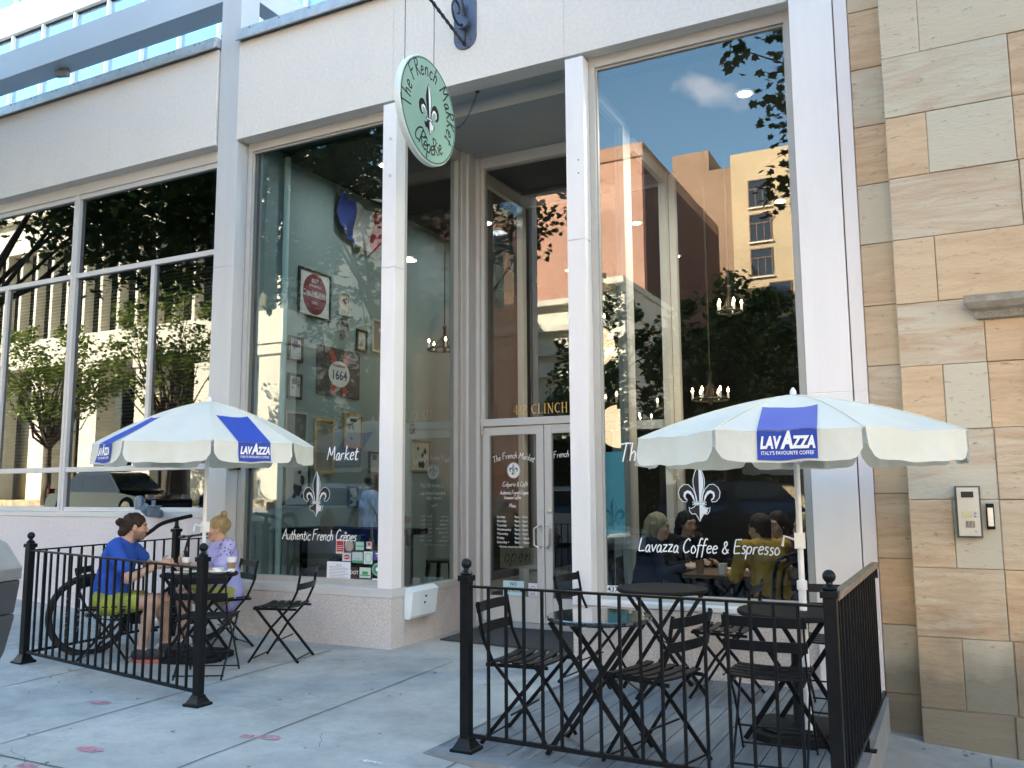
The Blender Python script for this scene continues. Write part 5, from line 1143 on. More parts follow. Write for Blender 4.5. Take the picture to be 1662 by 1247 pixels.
# ================================================================ railings
def post(parent,x,y,z0,h,w=.057,base=True,ball=True):
    mb=MB(); mb.box(x-w/2,x+w/2,y-w/2,y+w/2,z0,z0+h); mb.box(x-w*.68,x+w*.68,y-w*.68,y+w*.68,z0+h-.02,z0+h+.012)
    if base: 
        mb.M=Matrix.Translation((x,y,z0))@Matrix.Rotation(R(45),4,'Z'); k=math.sqrt(2); mb.v; s_=w/2*k
        M0=mb.M; mb.M=Matrix.Translation((x,y,z0)); 
        pr=[(.070,0),(.070,.016),(.058,.022),(.042,.05),(.034,.07),(w/2,.072)]
        V=[];F=[]
        for r,z in pr: V+=[(-r,-r,z),(r,-r,z),(r,r,z),(-r,r,z)]
        for i in range(len(pr)-1):
            for q in range(4): F.append((4*i+q,4*i+(q+1)%4,4*i+4+(q+1)%4,4*i+4+q))
        mb.add(V,F); mb.M=Matrix.Identity(4)
    p=mb.build('post',M['black'],parent,bevel=.003)
    if ball: f=MB(); f.lathe([(.032,0),(.036,.012),(.016,.03),(.014,.045)],(x,y,z0+h+.012),14); f.ball((x,y,z0+h+.078),.031,16); f.build('ball_finial',M['black'],p,smooth=True)
    return p
def panel(parent,a,b,z0a,z0b,zt,n,bot=.09,rw=.022,rh=.022):
    a=Vector(a);b=Vector(b)
    tp=MB(); tp.beam((a.x,a.y,z0a+zt),(b.x,b.y,z0b+zt),.034,.012); tp.build('top_rail',M['black'],parent)
    bt=MB(); bt.beam((a.x,a.y,z0a+bot),(b.x,b.y,z0b+bot),rw,rh); bt.build('bottom_rail',M['black'],parent)
    for i in range(n):
        t=(i+1)/(n+1); p=a.lerp(b,t); z=z0a+(z0b-z0a)*t; m=MB(); m.box(p.x-.0075,p.x+.0075,p.y-.0075,p.y+.0075,z+bot,z+zt-.005); m.build('baluster',M['black'],parent)
RL=thing('railing','black iron railing around the left terrace where the couple sits','railing',(-5.8,4.6,0))
za=gz(-7.02)
post(RL,-7.02,4.78,za,.97); post(RL,-4.705,4.49,0,.99)
panel(RL,(-6.985,4.775),(-4.74,4.495),za,0,.925,21)
panel(RL,(-7.02,4.815),(-7.02,6.30),za,za+.02,.925,12,bot=.08)
post(RL,-7.02,6.335,za,1.03,.06,True,False); panel(RL,(-7.02,6.37),(-7.02,6.76),za,za,.93,2,bot=.08)
HR=thing('handrail','curved black handrail rising to the post near the wall behind the couple','handrail',(-7.02,6.33,0))
mb=MB(); pts=smooth_line([(5.55,.80),(5.75,.90),(6.0,1.02),(6.15,1.10),(6.38,1.145),(6.52,1.165)],4); mb.tube([(-7.02,p.x,p.y+za) for p in pts],.02,10); mb.build('rail',M['black'],HR,smooth=True)
mb=MB(); mb.lathe([(.034,0),(.02,.03),(.016,.09),(.03,.11)],(-7.02,6.335,za+1.045),10); mb.build('bracket',M['black'],HR)
RR=thing('railing','black iron railing with wooden side rail around the right deck','railing',(-1.5,4.4,0))
post(RR,-2.525,4.395,0,.955); post(RR,-.535,4.33,0,.965,.060)
panel(RR,(-2.49,4.39),(-.57,4.33),0,0,.905,16,bot=.085)
wd=mat('worn_wood_rail',(.23,.17,.12),.6,0,.3,6,stretch=(8,1,8))
t_=MB(); t_.beam((-.52,4.36,.945),(-.485,6.30,.945),.045,.035); t_.build('wooden_top_rail',wd,RR,bevel=.004)
t_=MB(); t_.beam((-.52,4.36,.08),(-.485,6.52,.08),.022,.022); t_.build('bottom_rail',M['black'],RR)
for i in range(15):
    t=(i+1)/16; y=4.36+t*1.95; xx=-.52+t*.035; m=MB(); m.box(xx-.0075,xx+.0075,y-.0075,y+.0075,.08,.93); m.build('baluster',M['black'],RR)
m=MB(); m.box(-.50,-.47,6.28,6.31,.86,.93); m.build('wall_bracket',M['black'],RR)
for y in (5.35,): m=MB(); m.box(-.515,-.49,y-.012,y+.012,.0,.07); m.box(-.525,-.455,y-.03,y+.03,.0,.008); m.build('foot',M['black'],RR)

# ================================================================ bistro tables, chairs, umbrellas
slat=mat('black_slat_wood',(.008,.008,.0095),.45,0,.3,20,spec=.25)
def bistro_table(label,x,y,z,r,rz,top='black',umb=False,h=.74):
    t=thing('bistro_table',label,'table',(x,y,z),rz); I_=Matrix.Translation((x,y,z))@Matrix.Rotation(rz,4,'Z')
    tm={'black':M['tblk'],'gloss':M['tgls']}[top]
    mb=MB(); mb.M=I_; mb.lathe([(r-.01,h-.028),(r,h-.02),(r,h-.006),(r-.006,h)],(0,0,0),48); mb.build('table_top',tm,t,smooth=True,angle=30)
    for s_ in (-1,1):
        for k in (-1,1):
            mb=MB(); mb.M=I_; yy=.17+.012*k; mb.beam((-.26*k*1,s_*yy,.0),(.24*k,s_*yy,h-.03),.028,.010,up=(0,1,0)); mb.build('leg',M['black'],t)
    mb=MB(); mb.M=I_
    for xx in (-.24,.24): mb.tube([(xx,-.18,h-.035),(xx,.18,h-.035)],.008,6); mb.tube([(xx*.95,-.17,.05),(xx*.95,.17,.05)],.006,6)
    mb.tube([(0,-.17,.36),(0,.17,.36)],.006,6); mb.build('crossbar',M['black'],t)
    return t
M['tblk']=mat('matt_black_table_top',(.010,.0105,.012),.65,0,.2,5,spec=.15); M['tgls']=mat('polished_dark_table_top',(.035,.037,.038),.06,0,spec=.9,coat=.8)
def bistro_chair(label,name='bistro_chair',grp='folding slatted bistro chairs'):
    t=thing(name,label,'chair',(0,0,0),0,grp)                       # faces local +X, seat centre over the origin
    W=.20
    for s_ in (-1,1):
        y=s_*W
        # back upright that continues down to the front foot
        mb=MB(); P=[(.22,y,.0),(.02,y,.30),(-.14,y,.47),(-.20,y,.60),(-.235,y,.80)]
        for a,b in zip(P[:-1],P[1:]): mb.beam(a,b,.008,.019,up=(0,1,0)) if False else mb.beam(a,b,.019,.009,up=(0,1,0))
        mb.build('back_leg',M['black'],t)
        mb=MB(); mb.beam((-.22,y*.93,.0),(.17,y*.93,.45),.022,.010,up=(0,1,0)); mb.build('front_leg',M['black'],t)
        mb=MB(); mb.beam((-.19,y*.9,.444),(.20,y*.9,.450),.02,.010,up=(0,1,0)); mb.build('seat_rail',M['black'],t)
    mb=MB()
    for k in range(5):
        x0=-.165+k*.075; V=[];F=[]
        for j in range(9):
            yy=-.205+.41*j/8; zz=.452+.010*(abs(yy)/.205)**2; V+=[(x0,yy,zz),(x0+.05,yy,zz),(x0+.05,yy,zz+.012),(x0,yy,zz+.012)]
        for j in range(8): a=4*j; F+=[(a,a+1,a+5,a+4),(a+1,a+2,a+6,a+5),(a+2,a+3,a+7,a+6),(a+3,a,a+4,a+7)]
        F+=[(3,2,1,0),(32,33,34,35)]; mb.add(V,F)
    mb.build('seat',slat,t,bevel=.002)
    mb=MB()
    for (za,zb,xo) in ((.61,.665,-.212),(.735,.79,-.232)):
        V=[];F=[]
        for j in range(11):
            yy=-.215+.43*j/10; xx=xo-.028*(1-(yy/.215)**2); V+=[(xx,yy,za),(xx+.011,yy,za),(xx+.011-.012,yy,zb),(xx-.012,yy,zb)]
        for j in range(10): a=4*j; F+=[(a,a+1,a+5,a+4),(a+1,a+2,a+6,a+5),(a+2,a+3,a+7,a+6),(a+3,a,a+4,a+7)]
        F+=[(3,2,1,0),(40,41,42,43)]; mb.add(V,F)
    mb.build('backrest',slat,t,bevel=.002)
    for p,q in (((.20,0,.03),None),((-.20,0,.03),None),((-.02,0,.18),None)):
        mb=MB(); mb.tube([(p[0],-W,p[2]),(p[0],W,p[2])],.006,6); mb.build('crossbar',M['black'],t)
    return t
def umbrella(label,x,y,z,rz,apex=2.31,rim=2.02,val=.17,Ro=1.06,table_z=.74,crank=False,logo_on=(0,2,4,6)):
    t=thing('umbrella',label,'umbrella',(x,y,z),rz); I_=Matrix.Translation((x,y,z))@Matrix.Rotation(rz,4,'Z')
    n=8; NR=10; NA=10
    def P(k,u,v):            # panel k, across u in 0..1, out v in 0..1
        a0=2*math.pi*(k-.5)/n; a1=2*math.pi*(k+.5)/n
        A=Vector((math.cos(a0),math.sin(a0))); B_=Vector((math.cos(a1),math.sin(a1))); d=A.lerp(B_,u); r=Ro*v
        zz=apex-(apex-rim)*(v**1.45)-.035*math.sin(math.pi*u)*math.sin(math.pi*min(1,v*.9))*v+.0035*math.sin(k*5+u*11+v*7)*v+.0025*math.sin(u*23+k)*v*v
        return Vector((d.x*r,d.y*r,zz))
    mb=MB(); mb.M=I_
    for k in range(n):
        V=[];F=[]
        for i in range(NR+1):
            for j in range(NA+1): V.append(P(k,j/NA,max(.02,i/NR)))
        for i in range(NR):
            for j in range(NA): a=i*(NA+1)+j; F.append((a,a+NA+1,a+NA+2,a+1))
        mb.add(V,F)
    ct=mb.build('canopy',M['canvas'],t,smooth=True,angle=12)
    rr=random.Random(int(x*100))
    def VP(k,u,w,off=0):
        p=P(k,u,1.0); a=2*math.pi*k/n; nrm=Vector((math.cos(a),math.sin(a),0)); wav=.014*math.sin(u*9+k*2)*w+.005*math.sin(u*31+k*3)*w+.02*w*w
        return Vector((p.x,p.y,p.z))+nrm*(off+wav)+Vector((0,0,-w*val))
    mb=MB(); mb.M=I_
    for k in range(n):
        V=[];F=[]; mm=24; WN=5
        for j in range(mm+1):
            u=.015+.97*j/mm; e=min(u,1-u)/.10; drop=1 if e>1 else (.22+.78*math.sqrt(max(0,1-(1-e)**2)))
            for q in range(WN+1): V.append(VP(k,u,drop*q/WN))
        for j in range(mm):
            for q in range(WN): a=j*(WN+1)+q; F.append((a,a+1,a+WN+2,a+WN+1))
        mb.add(V,F)
    mb.build('valance',M['canvas2'],t,smooth=True)
    for k in logo_on:
        mb=MB(); mb.M=I_; V=[];F=[]; js=[.29,.34,.39,.45,.5,.55,.61,.66,.71]; vi=[.52+.48*i/8 for i in range(9)]
        nn_=Vector((0,0,.004))
        def cu(u,v): # keep the band of constant width near the rim
            w=(u-.5)*.95/max(v,.5); return P(k,.5+w,v)+nn_+Vector((math.cos(2*math.pi*k/n),math.sin(2*math.pi*k/n),0))*.003
        for v in vi:
            for u in js: V.append(cu(u,v))
        for i in range(8):
            for j in range(8): a=i*9+j; F.append((a,a+9,a+10,a+1))
        b0=len(V)
        for q in range(5):
            for u in js:
                w=(u-.5)*.95; V.append(VP(k,.5+w,.93*q/4,.006))
        for q in range(4):
            for j in range(8): a=b0+q*9+j; F.append((a,a+9,a+10,a+1))
        mb.add(V,F); lb=mb.build('blue_logo_patch',M['lblue'],t,smooth=True)
        # lettering follows the valance
        a=2*math.pi*k/n; px=VP(k,.5,.5,.016); ax=Vector((-math.sin(a),math.cos(a),0)); out=Vector((math.cos(a),math.sin(a),0))
        # text reads left to right for a viewer outside: local x axis = ax rotated
        g=MB(); Mx=I_@frame((px.x,px.y,rim-val*.62),(ax.x,ax.y,0),(0,0,1))
        ph=.060; wsum=[]
        for (txt,hh) in (('LAV',ph),('A',ph*1.42),('ZZA',ph)):
            tmp=MB(); typed(tmp,txt,hh,0,0,'LEFT',sx=.95,bold=.05,shear=.2); xs_=[v[0] for v in tmp.v]; wsum.append((txt,hh,min(xs_),max(xs_)))
        tot=sum(w[3]-w[2] for w in wsum)-.012; fit=.268/(tot-.012); cx=-.131
        for (txt,hh,xa,xb) in wsum:
            g.M=Mx@Matrix.Translation((cx-xa*fit,0,.004))@Matrix.Diagonal((fit,1,1,1)); typed(g,txt,hh,0,0,'LEFT',sx=.95,bold=.05,shear=.2); cx+=(xb-xa)*fit-.013*fit
        tmp=MB(); typed(tmp,"ITALY'S FAVOURITE COFFEE",.019,0,0,'LEFT',bold=.012); ww=max(v[0] for v in tmp.v); fit=.256/ww
        g.M=Mx@Matrix.Translation((-.128,-.034,.004))@Matrix.Diagonal((fit,1,1,1)); typed(g,"ITALY'S FAVOURITE COFFEE",.019,0,0,'LEFT',bold=.012)
        # press the letters onto the patch curve: shift out by the valance bulge
        g.build('logo_lettering',M['wtxt'],t)
    for k in range(n):                                               # stitched seams along the ribs
        mb=MB(); mb.M=I_; pts=[P(k,1,max(.02,i/NR))+Vector((0,0,.003)) for i in range(NR+1)]; mb.tube(pts,.0035,5); mb.build('seam',M['canvas2'],t)
    mb=MB(); mb.M=I_; mb.tube([(0,0,-.0),(0,0,.9)],.022,12); mb.tube([(0,0,.88),(0,0,apex+.01)],.0175,12); mb.lathe([(.03,0),(.03,.05),(.022,.055)],(0,0,.86),12); mb.build('pole',M['polew'],t,smooth=True)
    mb=MB(); mb.M=I_; mb.lathe([(.012,0),(.02,.012),(.018,.03),(.006,.05)],(0,0,apex),12); mb.build('finial',M['polew'],t,smooth=True)
    for k in range(n):
        a=2*math.pi*(k+.5)/n; mb=MB(); mb.M=I_; mb.tube([(0,0,apex-.03),(math.cos(a)*Ro*.5,math.sin(a)*Ro*.5,P(k,1,.5).z-.02),(math.cos(a)*Ro*.98,math.sin(a)*Ro*.98,rim-.01)],.006,5); mb.tube([(0,0,apex-.42),(math.cos(a)*Ro*.5,math.sin(a)*Ro*.5,P(k,1,.5).z-.03)],.005,5); mb.build('rib',M['polew'],t)
    if crank: mb=MB(); mb.M=I_; mb.box(-.02,.04,-.03,.03,1.10,1.19); mb.tube([(.0,-.03,1.15),(.0,-.09,1.17),(.0,-.10,1.11)],.008,6); mb.build('crank',M['polew'],t)
    return t
M['canvas']=mat('off_white_canvas',(.82,.79,.70),.8,0,.06,3,.9,5); M['canvas2']=mat('off_white_canvas_valance',(.86,.82,.70),.8,0,.06,4,.9,9); M['lblue']=mat('royal_blue_print',(.018,.055,.36),.7,0,.06,20); M['polew']=mat('white_pole_enamel',(.80,.80,.80),.35)
for m_ in ('canvas','canvas2'):     # thin cloth lets a little daylight through
    nt=M[m_].node_tree; b=nt.nodes['Principled BSDF']; out=nt.nodes['Material Output']; tr=nt.nodes.new('ShaderNodeBsdfTranslucent'); tr.inputs[0].default_value=(.85,.82,.70,1); mx=nt.nodes.new('ShaderNodeMixShader'); mx.inputs[0].default_value=.3
    nt.links.new(b.outputs[0],mx.inputs[1]); nt.links.new(tr.outputs[0],mx.inputs[2]); nt.links.new(mx.outputs[0],out.inputs[0])
def umb_base(label,x,y,z,rz,tubeh=.42,s=.27):
    t=thing('ballast_stand',label,'umbrella stand',(x,y,z),rz); I_=Matrix.Translation((x,y,z))@Matrix.Rotation(rz,4,'Z')
    mb=MB(); mb.M=I_; c=.10; q=[(-s,-s+c),(-s+c,-s),(s-c,-s),(s,-s+c),(s,s-c),(s-c,s),(-s+c,s),(-s,s-c)]; mb.prism(q,.0,.045); mb.prism([(a*.8,b*.8) for a,b in q],.045,.06); mb.build('plate',M['blackm'],t,bevel=.004)
    mb=MB(); mb.M=I_; mb.lathe([(.05,.05),(.032,.08),(.032,tubeh),(.036,tubeh)],(0,0,0),14); mb.build('sleeve',M['blackm'],t,smooth=True); return t
# left terrace
LX,LY=-6.01,5.70
TL=bistro_table('round black bistro table of the couple, with plates and cups, left umbrella pole through it',LX,LY,0,.33,.5)
umbrella('cream and blue umbrella over the couple at the left table',LX+.02,LY+.02,0,R(-19),2.27,1.87,Ro=.95,crank=True)
umb_base('black octagonal base plate of the left umbrella',LX,LY,0.003,.35,.3)
# right deck
RX,RY=-.86,5.40
T1=bistro_table('round bistro table with glossy reflecting top in front on the deck',-1.84,4.72,.001,.30,.1,'gloss')
T2=bistro_table('round matt black bistro table by the big window',-1.93,6.22,.001,.33,.6)
T3=bistro_table('round black bistro table with the right umbrella pole through it',RX,RY,.001,.34,-.3)
umbrella('cream and blue umbrella over the right deck beside the sandstone wall',RX+.04,RY,0,R(-84),2.01,1.755,val=.16,Ro=.955,crank=True)
umb_base('black octagonal base plate of the right umbrella with a thick ribbed sleeve',RX-.03,RY+.12,.003,.2,.47)
c0=bistro_chair('black slatted chair at the left end of the deck, its back to the door mat'); c0.location=(-2.30,4.74,.001); c0.rotation_euler=(0,0,R(2))
CH=[('black slatted chair between the white post and the matt table',(-2.52,6.36,.001),R(-4)),
('black slatted chair on the deck right of the glossy table, turned to the left',(-1.50,4.68,.001),R(166)),
('black slatted chair against the granite base wall right of the matt table',(-1.50,6.32,.001),R(180)),
('black slatted chair nearest the camera on the deck, its back to the railing',(-.93,4.93,.001),R(93)),
('black slatted chair beside the tall white column, facing the street',(-.74,6.17,.001),R(-92)),
('empty black slatted chair to the right of the woman',(-5.32,6.02,.001),R(200)),
('empty black slatted chair at the left table with its back to the front railing post',(-5.42,5.25,.001),R(118)),
('black slatted chair under the man in the blue shirt',(-6.60,5.27,.02),R(35)),
('black slatted chair under the woman in the lilac top',(-6.24,6.24,.001),R(246))]
for L_,p,a in CH: clone(c0,p,a,L_)
# tableware on the left table
china=mat('white_china',(.80,.80,.80),.25,coat=.3); kraft=mat('brown_cup_sleeve',(.30,.20,.12),.8)
def plate(label,x,y,z,r): t=thing('plate',label,'plate',(x,y,z)); mb=MB(); mb.lathe([(r*.6,.0),(r*.65,.006),(r,.018),(r-.004,.021),(r*.6,.009)],(x,y,z),28); mb.build('dish',china,t,smooth=True); return t
p1_=plate('white plate with black cutlery before the man',LX-.06,LY-.13,.741,.12); plate('white plate before the woman',LX+.18,LY+.05,.741,.115)
KN=thing('cutlery','dark knife and fork lying on the plate before the man','cutlery',(LX-.06,LY-.13,.765))
mb=MB(); mb.beam((LX-.12,LY-.16,.767),(LX+.0,LY-.09,.767),.012,.003); mb.build('knife',M['blackm'],KN); mb=MB(); mb.beam((LX-.12,LY-.12,.767),(LX+.02,LY-.15,.767),.010,.003); mb.build('fork',M['blackm'],KN)
def cup(label,x,y,z,h=.12,r=.04,sleeve=True,body=None):
    t=thing('paper_cup',label,'cup',(x,y,z)); mb=MB(); mb.lathe([(r*.72,0),(r,h)],(x,y,z),18); mb.build('cup_body',body or M['white'],t,smooth=True,angle=60)
    if sleeve: mb=MB(); mb.lathe([(r*.82,h*.28),(r*.96,h*.75)],(x,y,z),18); mb.build('sleeve',kraft,t,smooth=True,angle=60)
    mb=MB(); mb.lathe([(r*1.05,h),(r*1.05,h+.008),(r*.9,h+.016),(r*.85,h+.016)],(x,y,z),18); mb.build('lid',M['white'],t); return t
cup('white lidded coffee cup with brown sleeve in front of the woman',LX+.24,LY+.14,.745,.115,.04)
cup('white lidded coffee cup in the hand of the man',LX-.20,LY+.03,.742,.11,.038)
nk=thing('napkin','crumpled white paper napkin on the left table','napkin',(LX+.10,LY+.12,.745)); mb=MB(); rr=random.Random(2)
V=[(LX+.10+.05*math.cos(a)*rr.uniform(.5,1.2),LY+.12+.05*math.sin(a)*rr.uniform(.5,1.2),.745+rr.uniform(0,.05)) for a in [i*.9 for i in range(14)]]
bmx=bmesh.new(); [bmx.verts.new(v) for v in V]; bmesh.ops.convex_hull(bmx,input=bmx.verts); me=bpy.data.meshes.new('paper'); I_=matrix_of(nk).inverted(); bmesh.ops.transform(bmx,matrix=I_,verts=bmx.verts); bmx.to_mesh(me); bmx.free(); me.materials.append(M['white']); o=bpy.data.objects.new('paper',me); COL.objects.link(o); o.parent=nk

# ================================================================ bicycle leaning behind the left railing
BX=Vector((-6.90,5.30,.036)); hd=R(70); BI=Matrix.Translation(BX)@Matrix.Rotation(hd,4,'Z')@Matrix.Rotation(R(-5),4,'X')
BC=thing('bicycle','black bicycle parked behind the man inside the left railing','bicycle',tuple(BX),hd)
bf=mat('bike_black_paint',(.009,.0095,.011),.4,0,spec=.3)
for wx in (0,1.03):
    mb=MB(); mb.M=BI; rr_=.335
    mb.tube([(wx+rr_*math.cos(2*math.pi*i/48),0,rr_+.005+rr_*math.sin(2*math.pi*i/48)) for i in range(48)],.024,8,closed=True); w=mb.build('wheel',tyre,BC,smooth=True)
    mb=MB(); mb.M=BI; mb.tube([(wx+.31*math.cos(2*math.pi*i/40),0,.34+.31*math.sin(2*math.pi*i/40)) for i in range(40)],.010,6,closed=True); mb.build('rim',bf,w,smooth=True)
    mb=MB(); mb.M=BI
    for i in range(26): a=2*math.pi*i/26; mb.tube([(wx+.03*math.cos(a+.8*(-1)**i),.02*(-1)**i,.34+.03*math.sin(a+.8*(-1)**i)),(wx+.305*math.cos(a),0,.34+.305*math.sin(a))],.0011,4)
    mb.build('spokes',M['steel'],w); mb=MB(); mb.M=BI@frame((wx,0,.34),(1,0,0),(0,0,1)); mb.lathe([(.02,-.05),(.028,-.03),(.028,.03),(.02,.05)],(0,0,0),12); mb.build('hub',bf,w)
mb=MB(); mb.M=BI
Z=lambda x,z,y=0:(x,y,z)
for a,b,r in ((Z(.43,.30),Z(.27,.74),.016),(Z(.43,.30),Z(.90,.66),.018),(Z(.30,.68),Z(.88,.78),.015),(Z(.90,.64),Z(.865,.86),.018),(Z(.27,.74),Z(.235,.86),.013)): mb.tube([a,b],r,8)
for s_ in (-1,1):
    mb.tube([Z(0,.34,s_*.06),Z(.43,.30,s_*.03)],.009,6); mb.tube([Z(0,.34,s_*.06),Z(.30,.68,s_*.02)],.008,6); mb.tube([Z(1.03,.34,s_*.055),Z(.91,.62,s_*.05)],.011,6)
mb.build('frame',bf,BC,smooth=True)
mb=MB(); mb.M=BI; mb.tube([Z(.12,.875),Z(.20,.89),Z(.30,.885),Z(.40,.875)],[.05,.06,.035,.018],8); s_=mb.build('saddle',M['blackm'],BC,smooth=True)
mb=MB(); mb.M=BI; mb.tube([Z(.865,.86),Z(.90,.98),Z(.94,1.0)],.012,8); mb.tube([Z(.94,1.0,-.30),Z(.96,1.0,-.1),Z(.96,1.0,.1),Z(.94,1.0,.30)],.011,8); mb.tube([Z(.94,1.0,-.32),Z(.94,1.0,-.2)],.016,8); mb.tube([Z(.94,1.0,.32),Z(.94,1.0,.2)],.016,8); mb.build('handlebar',bf,BC,smooth=True)
mb=MB(); mb.M=BI@frame((.43,.05,.30),(1,0,0),(0,0,1)); mb.lathe([(.085,-.004),(.09,0),(.085,.004)],(0,0,0),28); mb.M=BI; mb.tube([Z(.43,.30,-.09),Z(.43,.30,.09)],.012,8); mb.beam(Z(.43,.30,-.08),Z(.50,.15,-.085),.022,.012); mb.beam(Z(.43,.30,.08),Z(.36,.45,.085),.022,.012); mb.build('crank',bf,BC)
for x,z,y in ((.50,.15,-.13),(.36,.45,.13)): mb=MB(); mb.M=BI; mb.box(x-.045,x+.045,y-.04,y+.04,z-.01,z+.012); mb.build('pedal',M['blackm'],BC)
mb=MB(); mb.M=BI; mb.tube([Z(.02,.36+.02,-.05),Z(.43,.38,-.05)],.005,5); mb.tube([Z(.02,.31,-.05),Z(.43,.22,-.05)],.005,5); mb.build('chain',M['blackm'],BC)
# grey backpack and fire hydrant connection near the wall
SPc=thing('fire_hose_connection','blue-grey twin outlet fire department connection on the wall behind the man','standpipe',(-7.75,6.70,1.2))
sp=mat('blue_grey_cast_metal',(.16,.21,.27),.4,.4,.2,12)
mb=MB(); mb.tube([(-7.75,6.76,1.22),(-7.75,6.60,1.24),(-7.73,6.52,1.30)],.05,12); mb.build('pipe_elbow',sp,SPc,smooth=True)
mb=MB(); mb.lathe([(.03,.02),(.05,.0),(.075,.09),(.085,.095),(.0835,.10),(.03,.10)],(-7.58,6.52,1.215),16); mb.build('outlet_bell',sp,SPc,smooth=True,angle=40)
mb=MB(); mb.lathe([(.045,0),(.05,.10),(.045,.13),(.02,.15)],(-7.80,6.52,1.27),14); mb.build('outlet_cap',sp,SPc,smooth=True)
mb=MB(); mb.tube([(-7.58,6.52,1.31),(-7.58,6.52,1.37)],.022,10); mb.build('spindle',sp,SPc)
# ================================================================ parking meter at the left edge
MXp,MYp=-4.70,2.93; PM=thing('parking_meter','grey parking meter with silver domed head at the left edge','parking meter',(MXp,MYp,0))
pmg=mat('meter_dark_grey',(.05,.055,.062),.45,0,.1,6); pms=mat('meter_silver',(.42,.44,.46),.3,.7,.1,8); MI=Matrix.Translation((MXp,MYp,0))@Matrix.Rotation(R(20),4,'Z')
mb=MB(); mb.M=MI; mb.tube([(0,0,.0),(0,0,.52)],.032,14); mb.lathe([(.09,0),(.09,.012),(.045,.03)],(0,0,0),16); mb.build('pole',pmg,PM,smooth=True,angle=40)
def hull(pts,ms,parent,name,bev=.012):
    bm=bmesh.new(); I_=matrix_of(parent).inverted(); [bm.verts.new(I_@(MI@Vector(p))) for p in pts]; bmesh.ops.convex_hull(bm,input=bm.verts); me=bpy.data.meshes.new(name); bm.to_mesh(me); bm.free(); me.materials.append(ms); o=bpy.data.objects.new(name,me); COL.objects.link(o); o.parent=parent
    b=o.modifiers.new('b','BEVEL'); b.width=bev; b.segments=3; b.limit_method='ANGLE'; b.angle_limit=R(25); return o
W_=.145
hull([(sx*W_*w,sy*d,z) for sx in(-1,1) for sy in(-1,1) for w,d,z in ((.55,.06,.52),(.72,.085,.60),(.95,.10,.78),(.93,.10,.80))],pmg,PM,'lower_housing')
hull([(sx*W_*w,sy*d,z) for sx in(-1,1) for sy in(-1,1) for w,d,z in ((.93,.10,.802),(1.06,.11,.98))],pmg,PM,'middle_housing')
hull([(sx*W_*w,sy*d,z) for sx in(-1,1) for sy in(-1,1) for w,d,z in ((1.10,.115,.982),(1.12,.115,1.05),(.62,.08,1.185),(.45,.06,1.20))],pms,PM,'domed_head',.02)
mb=MB(); mb.M=MI; mb.ball((.03,-.10,1.06),.07,16,1.2,.35,.5); mb.build('display_hood',pms,PM,smooth=True)
